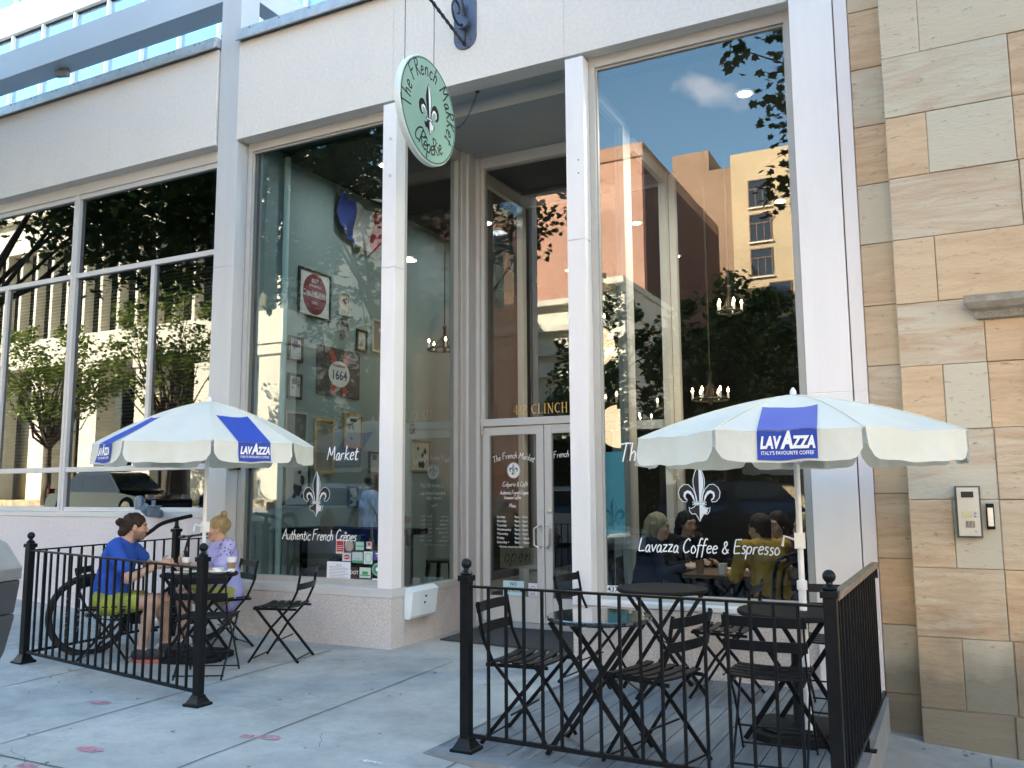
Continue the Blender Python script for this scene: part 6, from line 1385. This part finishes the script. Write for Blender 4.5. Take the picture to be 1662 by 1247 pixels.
# ================================================================ people, grown as one continuous surface each (distance field + surface nets)
def _seg(P,a,b,ra,rb):
    a=np.array(a,np.float32); b=np.array(b,np.float32); d=b-a; L2=float(d@d)+1e-9
    h=np.clip(((P-a)@d)/L2,0,1); q=P-a-h[...,None]*d
    return np.sqrt((q*q).sum(-1))-(ra+(rb-ra)*h)
def _ell(P,c,r,Rm=None):
    q=P-np.array(c,np.float32)
    if Rm is not None: q=q@np.array(Rm,np.float32)
    r=np.array(r,np.float32); k0=np.sqrt(((q/r)**2).sum(-1)); k1=np.sqrt(((q/(r*r))**2).sum(-1))+1e-9
    return k0*(k0-1)/k1
def grow(prims,cell=.008):
    lo=np.array([1e9]*3); hi=-lo
    bb=[]
    for p in prims:
        if p[0]=='s': r=max(p[3],p[4]); l=np.minimum(p[1],p[2])-r; h=np.maximum(p[1],p[2])+r
        else: r=max(p[2]); l=np.array(p[1])-r; h=np.array(p[1])+r
        bb.append((l,h))
        if p[-1]>=0: lo=np.minimum(lo,l); hi=np.maximum(hi,h)
    lo-=.03; hi+=.03; n=np.ceil((hi-lo)/cell).astype(int)+1
    D=np.full(n,.05,np.float32); ax=[(lo[i]+cell*np.arange(n[i])).astype(np.float32) for i in range(3)]
    for p,(l,h) in zip(prims,bb):
        k=abs(p[-1]) if p[-1]!=0 else .004; m=k+.05
        i0=np.clip(((l-m-lo)/cell).astype(int),0,n-1); i1=np.clip(((h+m-lo)/cell).astype(int)+2,1,n)
        sl=tuple(slice(a,b) for a,b in zip(i0,i1)); G=np.stack(np.meshgrid(*[ax[i][sl[i]] for i in range(3)],indexing='ij'),-1)
        d=_seg(G,p[1],p[2],p[3],p[4]) if p[0]=='s' else _ell(G,p[1],p[2],p[3])
        A=D[sl]
        if p[-1]>=0: hh=np.clip(.5+.5*(A-d)/k,0,1); D[sl]=A*(1-hh)+d*hh-k*hh*(1-hh)
        else: hh=np.clip(.5-.5*(A+d)/k,0,1); D[sl]=A*(1-hh)-d*hh+k*hh*(1-hh)
    S_=D<0
    c=[S_[i:S_.shape[0]-1+i,j:S_.shape[1]-1+j,k:S_.shape[2]-1+k] for i in(0,1) for j in(0,1) for k in(0,1)]
    allc=np.logical_and.reduce(c); anyc=np.logical_or.reduce(c); act=anyc&~allc
    idx=np.full(act.shape,-1,np.int64); I=np.argwhere(act); idx[act]=np.arange(len(I))
    acc=np.zeros((len(I),3)); cnt=np.zeros(len(I))
    corners=[(i,j,k) for i in(0,1) for j in(0,1) for k in(0,1)]
    for a in corners:
        for x in range(3):
            if a[x]: continue
            b=list(a); b[x]=1
            da=D[I[:,0]+a[0],I[:,1]+a[1],I[:,2]+a[2]]; db=D[I[:,0]+b[0],I[:,1]+b[1],I[:,2]+b[2]]
            s=(da<0)!=(db<0); t=np.where(s,da/(da-db+1e-12),0)
            pt=np.array(a,float)[None,:].repeat(len(I),0); pt[:,x]+=t; acc+=np.where(s[:,None],pt,0); cnt+=s
    V=lo+cell*(I+acc/np.maximum(cnt,1)[:,None])
    F=[]
    for x in range(3):
        y,z=(x+1)%3,(x+2)%3
        sh=[S_.shape[0],S_.shape[1],S_.shape[2]]
        sl0=[slice(None)]*3; sl1=[slice(None)]*3; sl0[x]=slice(0,sh[x]-1); sl1[x]=slice(1,sh[x])
        e=S_[tuple(sl0)]!=S_[tuple(sl1)]; E_=np.argwhere(e); E_=E_[(E_[:,y]>0)&(E_[:,z]>0)&(E_[:,y]<sh[y]-1)&(E_[:,z]<sh[z]-1)]
        ins=S_[tuple(E_.T)]
        def g(dy,dz): q=E_.copy(); q[:,y]+=dy; q[:,z]+=dz; return idx[tuple(q.T)]
        q=np.stack([g(-1,-1),g(0,-1),g(0,0),g(-1,0)],1); q[~ins]=q[~ins][:,::-1]; F.append(q)
    F=np.concatenate(F); F=F[(F>=0).all(1)]
    return V,F
def skinmesh(name,prims,m,parent,loc,rz,cell=.008,paint=None,sm=2):
    V,F=grow(prims,cell)
    if name in ('shirt','shorts','trousers','hair'):            # cloth folds / hair locks pressed into the surface
        T_=V[F]; nf=np.cross(T_[:,2]-T_[:,0],T_[:,3]-T_[:,1]); vn=np.zeros_like(V)
        for q in range(4): np.add.at(vn,F[:,q],nf)
        vn/=np.linalg.norm(vn,axis=1)[:,None]+1e-9; w=np.zeros(len(V)); rg_=np.random.default_rng(len(V)%97)
        if name=='hair':
            for f_ in (95,140,210): d_=rg_.normal(size=3)*np.array([.5,1,.35]); d_/=np.linalg.norm(d_); w+=np.sin(V@d_*f_+3*np.sin(V[:,2]*22))*.0016
        else:
            for f_,a_ in ((24,.0055),(41,.004),(67,.0028)):
                d_=rg_.normal(size=3)*np.array([.8,.7,1.0]); d_/=np.linalg.norm(d_); w+=a_*(1-np.abs(np.sin(V@d_*f_+2.2*np.sin(V@rg_.normal(size=3)*9))))*np.sin(V@rg_.normal(size=3)*8+1)
        V=V+vn*w[:,None]
    me=bpy.data.meshes.new(name)
    me.vertices.add(len(V)); me.vertices.foreach_set('co',V.astype(np.float32).ravel()); me.loops.add(F.size); me.loops.foreach_set('vertex_index',F.astype(np.int32).ravel()); me.polygons.add(len(F)); me.polygons.foreach_set('loop_start',np.arange(0,F.size,4,dtype=np.int32)); me.update(calc_edges=True)
    me.polygons.foreach_set('use_smooth',[True]*len(F))
    if paint:
        col=paint(V); at=me.color_attributes.new('tint','FLOAT_COLOR','POINT'); at.data.foreach_set('color',np.concatenate([col,np.ones((len(V),1))],1).astype(np.float32).ravel())
    me.materials.append(m); o=bpy.data.objects.new(name,me); COL.objects.link(o); o.parent=parent
    if sm: s=o.modifiers.new('smooth','SMOOTH'); s.factor=.5; s.iterations=sm
    return o
def Rz(a): c,s=math.cos(a),math.sin(a); return np.array([[c,-s,0],[s,c,0],[0,0,1]])
def Ry(a): c,s=math.cos(a),math.sin(a); return np.array([[c,0,s],[0,1,0],[-s,0,c]])
def unit(v): v=np.array(v,float); return v/(np.linalg.norm(v)+1e-9)
def hand_prims(w,d,nrm,curl=.6,side=1,spread=.3,s=1.0):
    """w wrist, d finger direction, nrm palm normal (the way the palm faces), side picks the thumb's side"""
    d=unit(d); nrm=unit(np.array(nrm)-d*np.dot(nrm,d)); x=np.cross(d,nrm)*side; w=np.array(w,float); out=[]
    Rm=np.stack([d,x,nrm],1); pc=w+d*.045*s
    out.append(('e',pc,(.047*s,.038*s,.015*s),Rm,.012))
    for i,(off,L) in enumerate(((-.027,.060),(-.009,.072),(.009,.068),(.026,.054))):
        b=w+d*.078*s+x*off*s; L*=s; c1=curl*.7; c2=curl*1.5
        d1=d*math.cos(c1)+nrm*math.sin(c1)+x*off*spread*4; p1=b+unit(d1)*L*.5; d2=d*math.cos(c2)+nrm*math.sin(c2); p2=p1+unit(d2)*L*.5
        out.append(('s',b-d*.02,p1,.0088*s,.0078*s,.006)); out.append(('s',p1,p2,.0078*s,.0062*s,.004))
    t0=w+d*.022*s-x*.028*s; t1=t0+unit(d*.6-x*.75+nrm*.35)*.038*s; t2=t1+unit(d*.9-x*.15+nrm*.5)*.030*s
    out.append(('s',w+d*.015*s,t1,.013*s,.010*s,.008)); out.append(('s',t1,t2,.0098*s,.0075*s,.004)); return out
def head_prims(H,f,up,s=1.0,fem=False):
    """H head centre, f face direction, up"""
    f=unit(f); up=unit(np.array(up)-f*np.dot(up,f)); y=np.cross(up,f); Rm=np.stack([f,y,up],1)
    def P(a,b,c): return np.array(H)+f*a*s+y*b*s+up*c*s
    r=lambda a,b,c:(a*s,b*s,c*s); j=.9 if fem else 1
    L=[('e',P(-.012,0,.025),r(.095,.074,.088),Rm,.01),('e',P(.022,0,-.045),r(.064,.056*j,.066),Rm,.03),('e',P(.058,0,-.088),r(.026,.027*j,.022),Rm,.025),
       ('s',P(.084,0,.012),P(.103,0,-.030),.008*s,.012*s,.012),('e',P(.094,.010,-.034),r(.010,.008,.007),Rm,.006),('e',P(.094,-.010,-.034),r(.010,.008,.007),Rm,.006),
       ('e',P(.076,0,.028),r(.016,.05,.011),Rm,.016),
       ('e',P(.092,.031,.008),r(.016,.016,.012),Rm,-.012),('e',P(.092,-.031,.008),r(.016,.016,.012),Rm,-.012),
       ('e',P(.074,.031,.007),r(.013,.014,.009),Rm,.004),('e',P(.074,-.031,.007),r(.013,.014,.009),Rm,.004),
       ('e',P(.086,0,-.056),r(.010,.022,.0055),Rm,.006),('e',P(.083,0,-.067),r(.011,.018,.006),Rm,.006),
       ('e',P(.058,.043,-.028),r(.024,.018,.022),Rm,.02),('e',P(.058,-.043,-.028),r(.024,.018,.022),Rm,.02)]
    for s_ in (-1,1): L += [('e',P(-.004,s_*.074,-.005),r(.020,.009,.033),Rm,.008),('e',P(.002,s_*.083,-.003),r(.010,.006,.018),Rm,-.004)]
    return L,P,(f,y,up),Rm
def face_paint(P,fr,s,skin,lip,brow,stub=False):
    f,y,up=fr
    def paint(V):
        c=np.tile(np.array(skin),(len(V),1)); H=P(0,0,0)
        q=(V-H)/s; a=q@f; b=q@y; z=q@up
        def put(mask,col,k=1.0): c[mask]=c[mask]*(1-k)+np.array(col)*k
        if stub: put((z<-.035)&(z>-.115)&(a>-.01),(.13,.085,.06),.62); put((a>.07)&(np.abs(b)<.03)&(z<-.038)&(z>-.05),(.10,.06,.045),.7)
        put((a>.06)&(np.abs(b)<.024)&(z<-.050)&(z>-.073),lip,.8)
        put((a>.05)&(np.abs(np.abs(b)-.032)<.018)&(np.abs(z-.030+.15*(np.abs(b)-.032))<.0045),brow,.7)
        put((a>.06)&(((np.abs(b)-.031)/.014)**2+((z-.007)/.007)**2<1),(.30,.27,.25),.6)
        put((a>.06)&(((np.abs(b)-.031)/.006)**2+((z-.007)/.007)**2<1),(.02,.015,.01),1)
        put((a>.05)&(np.abs(z-.0145)<.0025)&(np.abs(np.abs(b)-.031)<.015),(.03,.02,.015),.8)
        put((a>.03)&(np.abs(z+.03)<.03)&(np.abs(np.abs(b)-.04)<.02),(skin[0]*1.02,skin[1]*.84,skin[2]*.80),.45)
        return c
    return paint
def skinmat(name): 
    m=mat(name,(1,1,1),.5,0,.12,18,.25,60,tint=True,sss=.08); return m
M['skin']=skinmat('skin')
def cloth(name,c,var=.10,**k):
    k.setdefault('stretch',(1,1,.5)); return mat(name,c,.85,0,var,9,1.0,11 if k['stretch'][0]<5 else 3,spec=.2,**k)
def to_prims(prims,f): return prims
def figure(label,loc,rz,pelvis,chest,neck,head,face,arms,legs,skin,hair,top,bottom=None,shoes=None,fem=False,sleeve=.5,beard=None,cell=.008,hs=1.0,group=None,lip=(.45,.16,.14),bulk=1.0,extra=None,feet=True,handcell=None,top_len=0,stub=False):
    t=thing('person',label,'person',loc,rz,group); A=np.array
    pelvis,chest,neck,head=map(A,(pelvis,chest,neck,head)); sp=unit(chest-pelvis); 
    fw=A([1,0,0.]) ; lat=A([0,1.,0]); sw=(.165 if fem else .19)*bulk
    Rt=np.stack([unit(np.cross(lat,sp)),lat,sp],1)
    tors=[('e',pelvis,A((.115,.155,.11))*bulk,Rt,.02),('s',pelvis+sp*.02,chest-sp*.02,.105*bulk,.115*bulk,.06),('e',(pelvis*.55+chest*.45),A((.105,.14,.13))*bulk,Rt,.05),('e',chest+sp*.03,A((.105,.155,.14))*bulk,Rt,.05),('e',chest+sp*.13,A((.075,.165,.055))*bulk,Rt,.05)]
    if fem: tors+=[('e',chest+Rt[:,0]*.075+lat*s_*.065,A((.055,.058,.06)),Rt,.03) for s_ in(-1,1)]
    sh={s_:chest+sp*.125+lat*s_*sw for s_ in (-1,1)}
    body=list(tors)
    body+=[('s',chest+sp*.13,neck,.062,.052,.03),('s',neck,head-A([0,0,.03])+0*fw,.052,.050,.02)]
    limb_top=[];hands=[]
    for s_,(el,wr,hd,pn,cu) in arms.items():
        S0=sh[s_]; el,wr=A(el,float),A(wr,float); k=.92 if fem else 1
        body+=[('e',S0,A((.055,.052,.055))*k,None,.03),('s',S0,el,.048*k,.038*k,.02),('s',el,el*.7+wr*.3,.039*k,.038*k,.012),('s',el*.7+wr*.3,wr,.037*k,.025*k,.012)]+hand_prims(wr,hd,pn,cu,s_,s=.96 if fem else 1.04)
        limb_top.append((s_,S0,el,wr))
    for s_,(hp,kn,an,toe) in legs.items():
        hp,kn,an,toe=map(lambda v:A(v,float),(hp,kn,an,toe)); k=.95 if fem else 1
        body+=[('s',hp,kn,.082*k,.056*k,.03),('e',kn,A((.056,.054,.056))*k,None,.02),('s',kn,kn*.68+an*.32+A([-.014,0,0]),.050*k,.056*k,.02),('s',kn*.68+an*.32+A([-.014,0,0]),an,.054*k,.034*k,.02)]
        body+=[('s',an,an*.4+toe*.6,.036,.030,.02),('s',an*.5+toe*.5,toe,.032,.024,.02),('e',an+unit(an-toe)*A([.03,.03,0])-A([0,0,.02]),(.03,.028,.03),None,.02)]
    hp_,P,fr,Rm=head_prims(head,face,[0,0,1] if abs(unit(face)[2])<.9 else [1,0,0],hs,fem); body+=hp_
    skinmesh('body',body,M['skin'],t,loc,rz,cell,face_paint(P,fr,hs,skin,lip,[c*.6 for c in hair['col']],stub),1)
    # shirt
    e=.014; tp=[]
    for p in tors: tp.append(('e',p[1],A(p[2])+e,p[3],p[4]) if p[0]=='e' else ('s',p[1],p[2],p[3]+e,p[4]+e,p[5]))
    if top_len: tp.append(('e',pelvis-sp*.04,A((.14,.175,.12+top_len))*bulk,Rt,.05))
    for (s_,S0,el,wr) in limb_top:
        if sleeve<=1: q=S0+(el-S0)*sleeve; tp+=[('e',S0,A((.066,.062,.064)),None,.03),('s',S0,q,.062*bulk,.060*bulk if sleeve>.4 else .060,.02)]
        else: q=el+(wr-el)*(sleeve-1); tp+=[('e',S0,A((.068,.064,.066)),None,.03),('s',S0,el,.064*bulk,.052*bulk,.02),('s',el,q,.052*bulk,.038,.02)]
    tp.append(('e',neck+sp*.05+fw*.02,(.075,.078,.075) if not fem else (.09,.12,.075),None,-.015))
    if bottom is not None and not top_len: tp.append(('e',pelvis-sp*.23,(.25,.25,.15),Rt,-.01))
    skinmesh('shirt' ,tp,top,t,loc,rz,cell,None,2)
    if bottom is not None:
        bm_,ln=bottom; bp=[('e',pelvis,A((.135,.175,.125))*bulk,Rt,.02)]
        for s_,(hp,kn,an,toe) in legs.items():
            hp,kn,an=map(lambda v:A(v,float),(hp,kn,an)); k=.95 if fem else 1
            if ln<=1: q=hp+(kn-hp)*ln; bp+=[('s',hp,q,.100*k,.086*k if ln<.8 else .075,.03)]
            else: bp+=[('s',hp,kn,.098*k,.070*k,.03),('s',kn,kn+(an-kn)*(ln-1),.066*k,.052*k,.02)]
        bp.append(('e',pelvis+sp*.20,(.3,.3,.12),Rt,-.01)); skinmesh('shorts' if ln<=1 else 'trousers',bp,bm_,t,loc,rz,cell,None,2)
    if shoes is not None:
        sm_,sole=shoes
        for s_,(hp,kn,an,toe) in legs.items():
            an,toe=A(an,float),A(toe,float); g=MB(); d=unit(toe-an); d=unit([d[0],d[1],0]); z0=min(toe[2],an[2]-.06)-.02
            heel=A([an[0],an[1],z0+.05])-d*.035; tt=A([toe[0],toe[1],z0+.042])
            sh_=[('s',heel+A([0,0,.0]),tt,.046,.038,.02),('s',A([an[0],an[1],an[2]-.01]),heel+d*.03,.047,.046,.02),('e',tt*.6+heel*.4+A([0,0,.015]),(.07,.046,.036),np.stack([d,np.cross([0,0,1],d),A([0,0,1.])],1),.02),('e',A([an[0],an[1],z0-.12]),(.4,.4,.13),None,-.004)]
            o=skinmesh('shoe',sh_,sm_,t,loc,rz,.007,None,1)
            xl=np.cross([0,0,1],d); pl=[]
            for i in range(24): a=2*math.pi*i/24; ctr=(heel+tt)/2; L_=np.linalg.norm((tt-heel)[:2])/2+.045; pl.append((ctr+d*L_*math.cos(a)+xl*.045*math.sin(a)))
            g=MB(); n=24; V=[(p[0],p[1],z0-.012) for p in pl]+[(p[0],p[1],z0+.014) for p in pl]; g.add(V,[tuple(range(n-1,-1,-1)),tuple(range(n,2*n))]+[(i,(i+1)%n,(i+1)%n+n,i+n) for i in range(n)]); so=g.build('sole',sole,o,world=False)
    # hair
    hl=[('e',P(-.020,0,.035),A((.100,.083,.092))*hs,Rm,.01),('e',P(.095,0,-.035),A((.062,.10,.085))*hs,Rm,-.012),('e',P(-.02,0,-.115),A((.12,.12,.07))*hs,Rm,-.012)]
    st=hair['style']
    if st=='bun': hl+=[('e',P(-.128,0,.040),(.038,.038,.036),Rm,.006),('e',P(-.085,0,-.03),(.05,.055,.055),Rm,.02),('e',P(-.098,0,-.010),(.03,.026,.035),Rm,.012),('e',P(-.118,.012,-.055),(.026,.022,.030),Rm,.006),('s',P(-.08,0,-.03),P(-.085,0,-.08),.022,.012,.012)]
    if st=='topbun': hl+=[('e',P(-.055,0,.135),(.034,.036,.032),Rm,.008)]
    if st=='long': hl+=[('s',P(-.04,s_*.060,.0),P(-.045,s_*.075,-.20),.042,.045,.03) for s_ in(-1,1)]+[('s',P(-.075,0,.0),P(-.085,0,-.23),.06,.065,.03)]
    if st=='short': hl+=[('s',P(-.06,0,-.02),P(-.065,0,-.07),.05,.045,.02)]
    if st=='bald': hl=[('e',P(-.03,0,.0),A((.088,.081,.06))*hs,Rm,.01),('e',P(.095,0,.0),A((.09,.11,.12))*hs,Rm,-.012),('e',P(-.02,0,.11),A((.12,.12,.085))*hs,Rm,-.02)]
    skinmesh('hair',hl,mat('hair_%s_%d'%(st,len(COL.objects)),hair['col'],.75,0,.45,26,.6,45,spec=.2,stretch=(1,1,.35)),t,loc,rz,.006 if cell<.01 else .009,None,1)
    if beard: skinmesh('beard',[('e',P(.035,0,-.075),(.062,.060,.042),Rm,.01),('e',P(.05,0,-.02),(.05,.052,.045),Rm,-.01),('e',P(.10,0,-.060),(.022,.022,.012),Rm,-.006)],mat('beard_%d'%len(COL.objects),beard,.7,0,.4,30,.5,80),t,loc,rz,.006,None,1)
    if extra: extra(t,P)
    return t
SK1=(.50,.30,.21); SK2=(.58,.37,.28); SK3=(.22,.12,.075)
# the man in the blue shirt: sits on the chair at (-6.66,5.36), faces the table
ML=(-6.60,5.27,.0); MR=R(35)
figure('man with dark hair bun, blue t-shirt and yellow shorts sitting at the left table',ML,MR,
 (-.02,0,.545),(.045,0,.86),(.105,0,1.035),(.175,0,1.150),(1,.22,-.06),
 {1:((.24,.25,.80),(.44,.12,.80),(.8,-.4,.1),(0,-.6,-.6),.9),-1:((.20,-.24,.72),(.42,-.10,.83),(.85,.25,.15),(.1,.9,-.1),1.0)},
 {1:((.0,.10,.50),(.40,.14,.50),(.46,.14,.11),(.62,.16,.045)),-1:((.0,-.10,.50),(.39,-.13,.52),(.30,-.13,.11),(.47,-.15,.045))},
 SK1,dict(style='bun',col=(.035,.022,.016)),cloth('royal_blue_tshirt',(.03,.09,.42)),(mat('yellow_black_shorts',(.50,.54,.06),.8,0,.3,5,col2=(.03,.03,.03),),.55),(cloth('dark_grey_trainer',(.05,.045,.05)),mat('coral_sole',(.60,.12,.09),.7)),sleeve=.62,cell=.0065,bulk=1.10,stub=True)
# the woman: sits on the chair beyond the table and looks at him
WL=(-6.24,6.24,0); WRr=R(242)
figure('blonde woman with a top bun in a lilac off-shoulder top, sitting across from the man',WL,WRr,
 (-.02,0,.53),(.02,0,.83),(.05,0,.995),(.085,0,1.105),(.90,-.42,-.03),
 {1:((.14,.24,.70),(.33,.08,.775),(.8,-.5,.0),(0,-.3,-.9),.5),-1:((.16,-.25,.70),(.36,-.05,.80),(.8,.45,.25),(.2,.7,.3),.8)},
 {1:((.0,.09,.49),(.38,.12,.50),(.44,.10,.11),(.60,.11,.05)),-1:((.0,-.09,.49),(.40,-.06,.52),(.36,-.02,.12),(.52,-.02,.05))},
 SK2,dict(style='topbun',col=(.33,.25,.14)),cloth('lilac_cotton',(.42,.42,.76),.14),(cloth('yellow_green_shorts',(.34,.37,.12)),.7),(cloth('white_trainer',(.65,.65,.62)),M['white']),fem=True,sleeve=.72,cell=.0065,top_len=.05,
 extra=None)
EM=None
for o_ in [o for o in COL.objects if o.parent and o.name.startswith('shirt') and o.parent.get('label','').startswith('blonde woman with a top')]:
    me_=o_.data; rr=random.Random(8); vs_=[v for v in me_.vertices if v.co.z>.86 and abs(v.co.y)>.155 and v.normal.z>-.2]
    g=MB()
    for _ in range(70):
        v=rr.choice(vs_); nn=v.normal; tx=nn.orthogonal().normalized(); ty=nn.cross(tx); a=rr.uniform(0,6.3); tx,ty=tx*math.cos(a)+ty*math.sin(a),ty*math.cos(a)-tx*math.sin(a)
        c=v.co+nn*.004; g.add([c-tx*.014,c-ty*.005,c+tx*.014,c+ty*.005],[(0,1,2,3)])
    g.build('embroidery',mat('navy_embroidery',(.015,.015,.06),.8),o_,world=False)
# inside: standing man seen from behind
figure('man in a light blue striped shirt standing inside with his back to the left window',(-5.86,8.05,0),R(42),
 (0,0,.93),(-.01,0,1.27),(.0,0,1.44),(.03,0,1.555),(1,0,-.25),
 {1:((.10,.24,1.16),(.30,.20,1.12),(1,0,.1),(0,-1,0),.6),-1:((.10,-.24,1.16),(.30,-.18,1.12),(1,0,.1),(0,1,0),.6)},
 {1:((0,.09,.9),(.01,.10,.48),(-.02,.10,.09),(.14,.11,.04)),-1:((0,-.09,.9),(.01,-.10,.48),(-.02,-.10,.09),(.14,-.11,.04))},
 SK3,dict(style='bald',col=(.03,.025,.02)),cloth('pale_blue_striped_shirt',(.55,.62,.80),.15,stretch=(22,22,.4)),(cloth('dark_trousers',(.02,.02,.025)),1.9),(cloth('black_shoe',(.015,.015,.015)),M['blackm']),sleeve=1.85,cell=.011,hs=1.0,bulk=1.05)
# inside the right window: five around a table
cc=.010
def sitter(label,x,y,ang,skin,hair,top,fem=True,lean=.04,headturn=0,z=0,slv=1.8,armz=.78,**k):
    figure(label,(x,y,z),ang,(-.02,0,.54),(lean,0,.85),(lean*1.8,0,1.015),(lean*2.4+.02,0,1.125),(math.cos(headturn),math.sin(headturn),-.12),
     {1:((.16,.23,.74),(.36,.10,armz),(.9,-.3,.1),(0,-.6,-.6),.8),-1:((.16,-.23,.74),(.36,-.08,armz),(.9,.3,.1),(0,.6,-.6),.8)},
     {1:((.0,.09,.49),(.40,.11,.50),(.42,.11,.10),(.56,.12,.04)),-1:((.0,-.09,.49),(.40,-.11,.50),(.42,-.11,.10),(.56,-.12,.04))},
     skin,hair,top,(cloth('jeans_%.2f'%x,(.03,.035,.06)),1.9),(cloth('shoe_%.2f'%x,(.02,.02,.02)),M['blackm']),fem=fem,sleeve=slv,cell=cc,group='friends at the table inside the right window',**k)
navy=cloth('navy_knit',(.012,.014,.03)); mustard=cloth('mustard_jacket',(.40,.25,.05),.15); plum=cloth('plum_top',(.07,.02,.06)); dkb=cloth('dark_blue_top',(.02,.035,.06))
TX,TY=-1.80,7.62
sitter('woman with long ash blonde hair and navy jumper, at the left of the inside table',-2.46,7.50,R(12),SK2,dict(style='long',col=(.30,.25,.17)),navy)
sitter('woman with long black hair sitting just beyond the ash blonde one',-2.36,8.22,R(-35),SK1,dict(style='long',col=(.012,.010,.010)),cloth('black_jumper',(.01,.01,.012)))
sitter('person in a mustard yellow jacket with their back to the window',-1.36,7.36,R(142),SK2,dict(style='short',col=(.05,.03,.02)),mustard,False,bulk=1.08,armz=.74)
sitter('dark haired woman in a plum top facing the street across the inside table',-1.38,8.28,R(-120),SK2,dict(style='long',col=(.03,.018,.012)),plum)
sitter('short haired blonde woman in dark blue at the right of the inside table',-1.02,7.78,R(172),SK2,dict(style='short',col=(.45,.36,.2)),dkb,slv=.6)
# table, crockery and bentwood chair inside
wt=mat('dark_walnut',(.10,.055,.03),.4,0,.35,5,stretch=(1,8,1))
IT=thing('wooden_table','dark brown wooden table with cups inside behind the right window','table',(TX,TY,0))
mb=MB(); mb.box(TX-.30,TX+.42,TY-.28,TY+.42,.70,.735); mb.build('table_top',wt,IT,bevel=.005); mb=MB(); mb.lathe([(.20,0),(.18,.04),(.05,.09),(.045,.35),(.075,.45),(.045,.6),(.12,.70)],(TX+.05,TY+.05,0),16); mb.build('pedestal',wt,IT,smooth=True)
glz=mat('iced_coffee_glass',(.22,.12,.07),.15,coat=.5); aqua=mat('aqua_tumbler',(.12,.50,.48),.4)
def iobj(name,label,x,y,prof,m,cat): t=thing(name,label,cat,(x,y,.736)); mb=MB(); mb.lathe(prof,(x,y,.736),18); mb.build('vessel',m,t,smooth=True,angle=50); return t
iobj('iced_coffee','tall iced coffee with a white lid on the inside table',TX-.16,TY-.20,[(.030,0),(.038,.11),(.038,.115)],glz,'drink')
iobj('mug','white coffee mug on the inside table',TX+.03,TY-.18,[(.033,0),(.040,.09),(.036,.09),(.03,.01)],china,'mug')
cup('white takeaway cup with printed side on the inside table',TX+.25,TY-.05,.737,.11,.04)
iobj('tumbler','tall aqua tumbler on the inside table beside the mustard jacket',TX+.37,TY-.22,[(.033,0),(.042,.17),(.042,.175)],aqua,'tumbler')
for dx,dy in ((.16,.1),(.05,.2)): plate('small white plate on the inside table, %s'%('nearer the takeaway cup' if dy<.15 else 'farther from the window'),TX+dx,TY+dy,.736,.09)
BWc=thing('bentwood_chair','dark bentwood chair with a hooped back under the person in the mustard jacket','chair',(-1.33,7.33,0),R(142)); BI_=WM[BWc.name]
def bent(pts,r,nm): g=MB(); g.M=BI_; g.tube(pts,r,8); g.build(nm,M['blackm'],BWc,smooth=True)
mb=MB(); mb.M=BI_; mb.lathe([(.19,.43),(.205,.44),(.205,.455),(.19,.465)],(0,0,0),24); mb.build('seat',M['blackm'],BWc,smooth=True)
hoop=lambda w,h,x0: [(x0-.04-.05*(z-.45)/.5,yy,z) for yy,z in [(-w,.45),(-w*1.02,.65),(-w*1.0,h-.12),(-w*.8,h-.03),(-w*.4,h),(0,h+.008),(w*.4,h),(w*.8,h-.03),(w,h-.12),(w*1.02,.65),(w,.45)]]
bent([tuple(p) for p in hoop(.20,.93,-.16)],.015,'outer_hoop'); bent([tuple(p) for p in hoop(.11,.86,-.15)],.011,'inner_hoop')
for sx,sy in ((.15,.15),(.15,-.15),(-.15,.15),(-.15,-.15)): bent([(sx*.9,sy*.9,.44),(sx*1.25,sy*1.25,0)],.015,'leg')
for nm,x,y,a in (('navy jumper woman',-2.48,7.48,R(12)),('black haired woman',-2.40,8.24,R(-35)),('plum top woman',-1.36,8.32,R(-120)),('short blonde woman',-.99,7.77,R(172))):
    t=thing('wooden_chair','plain dark chair under the %s inside'%nm,'chair',(x,y,0),a); I_=WM[t.name]
    g=MB(); g.M=I_; g.box(-.2,.2,-.2,.2,.43,.46); g.build('seat',M['blackm'],t,bevel=.01); g=MB(); g.M=I_; g.beam((-.2,0,.62),(-.235,0,.84),.36,.02,up=(0,1,0)) if False else g.box(-.225,-.205,-.19,.19,.62,.86); g.build('backrest',M['blackm'],t,bevel=.006)
    for sx in (-.18,.18):
        for sy in (-.18,.18): g=MB(); g.M=I_; g.beam((sx,sy,.44),(sx*1.1,sy*1.1,0),.03,.03); g.build('leg',M['blackm'],t)
    for sy in (-.18,.18): g=MB(); g.M=I_; g.beam((-.19,sy,.45),(-.215,sy,.66),.025,.025); g.build('back_upright',M['blackm'],t)
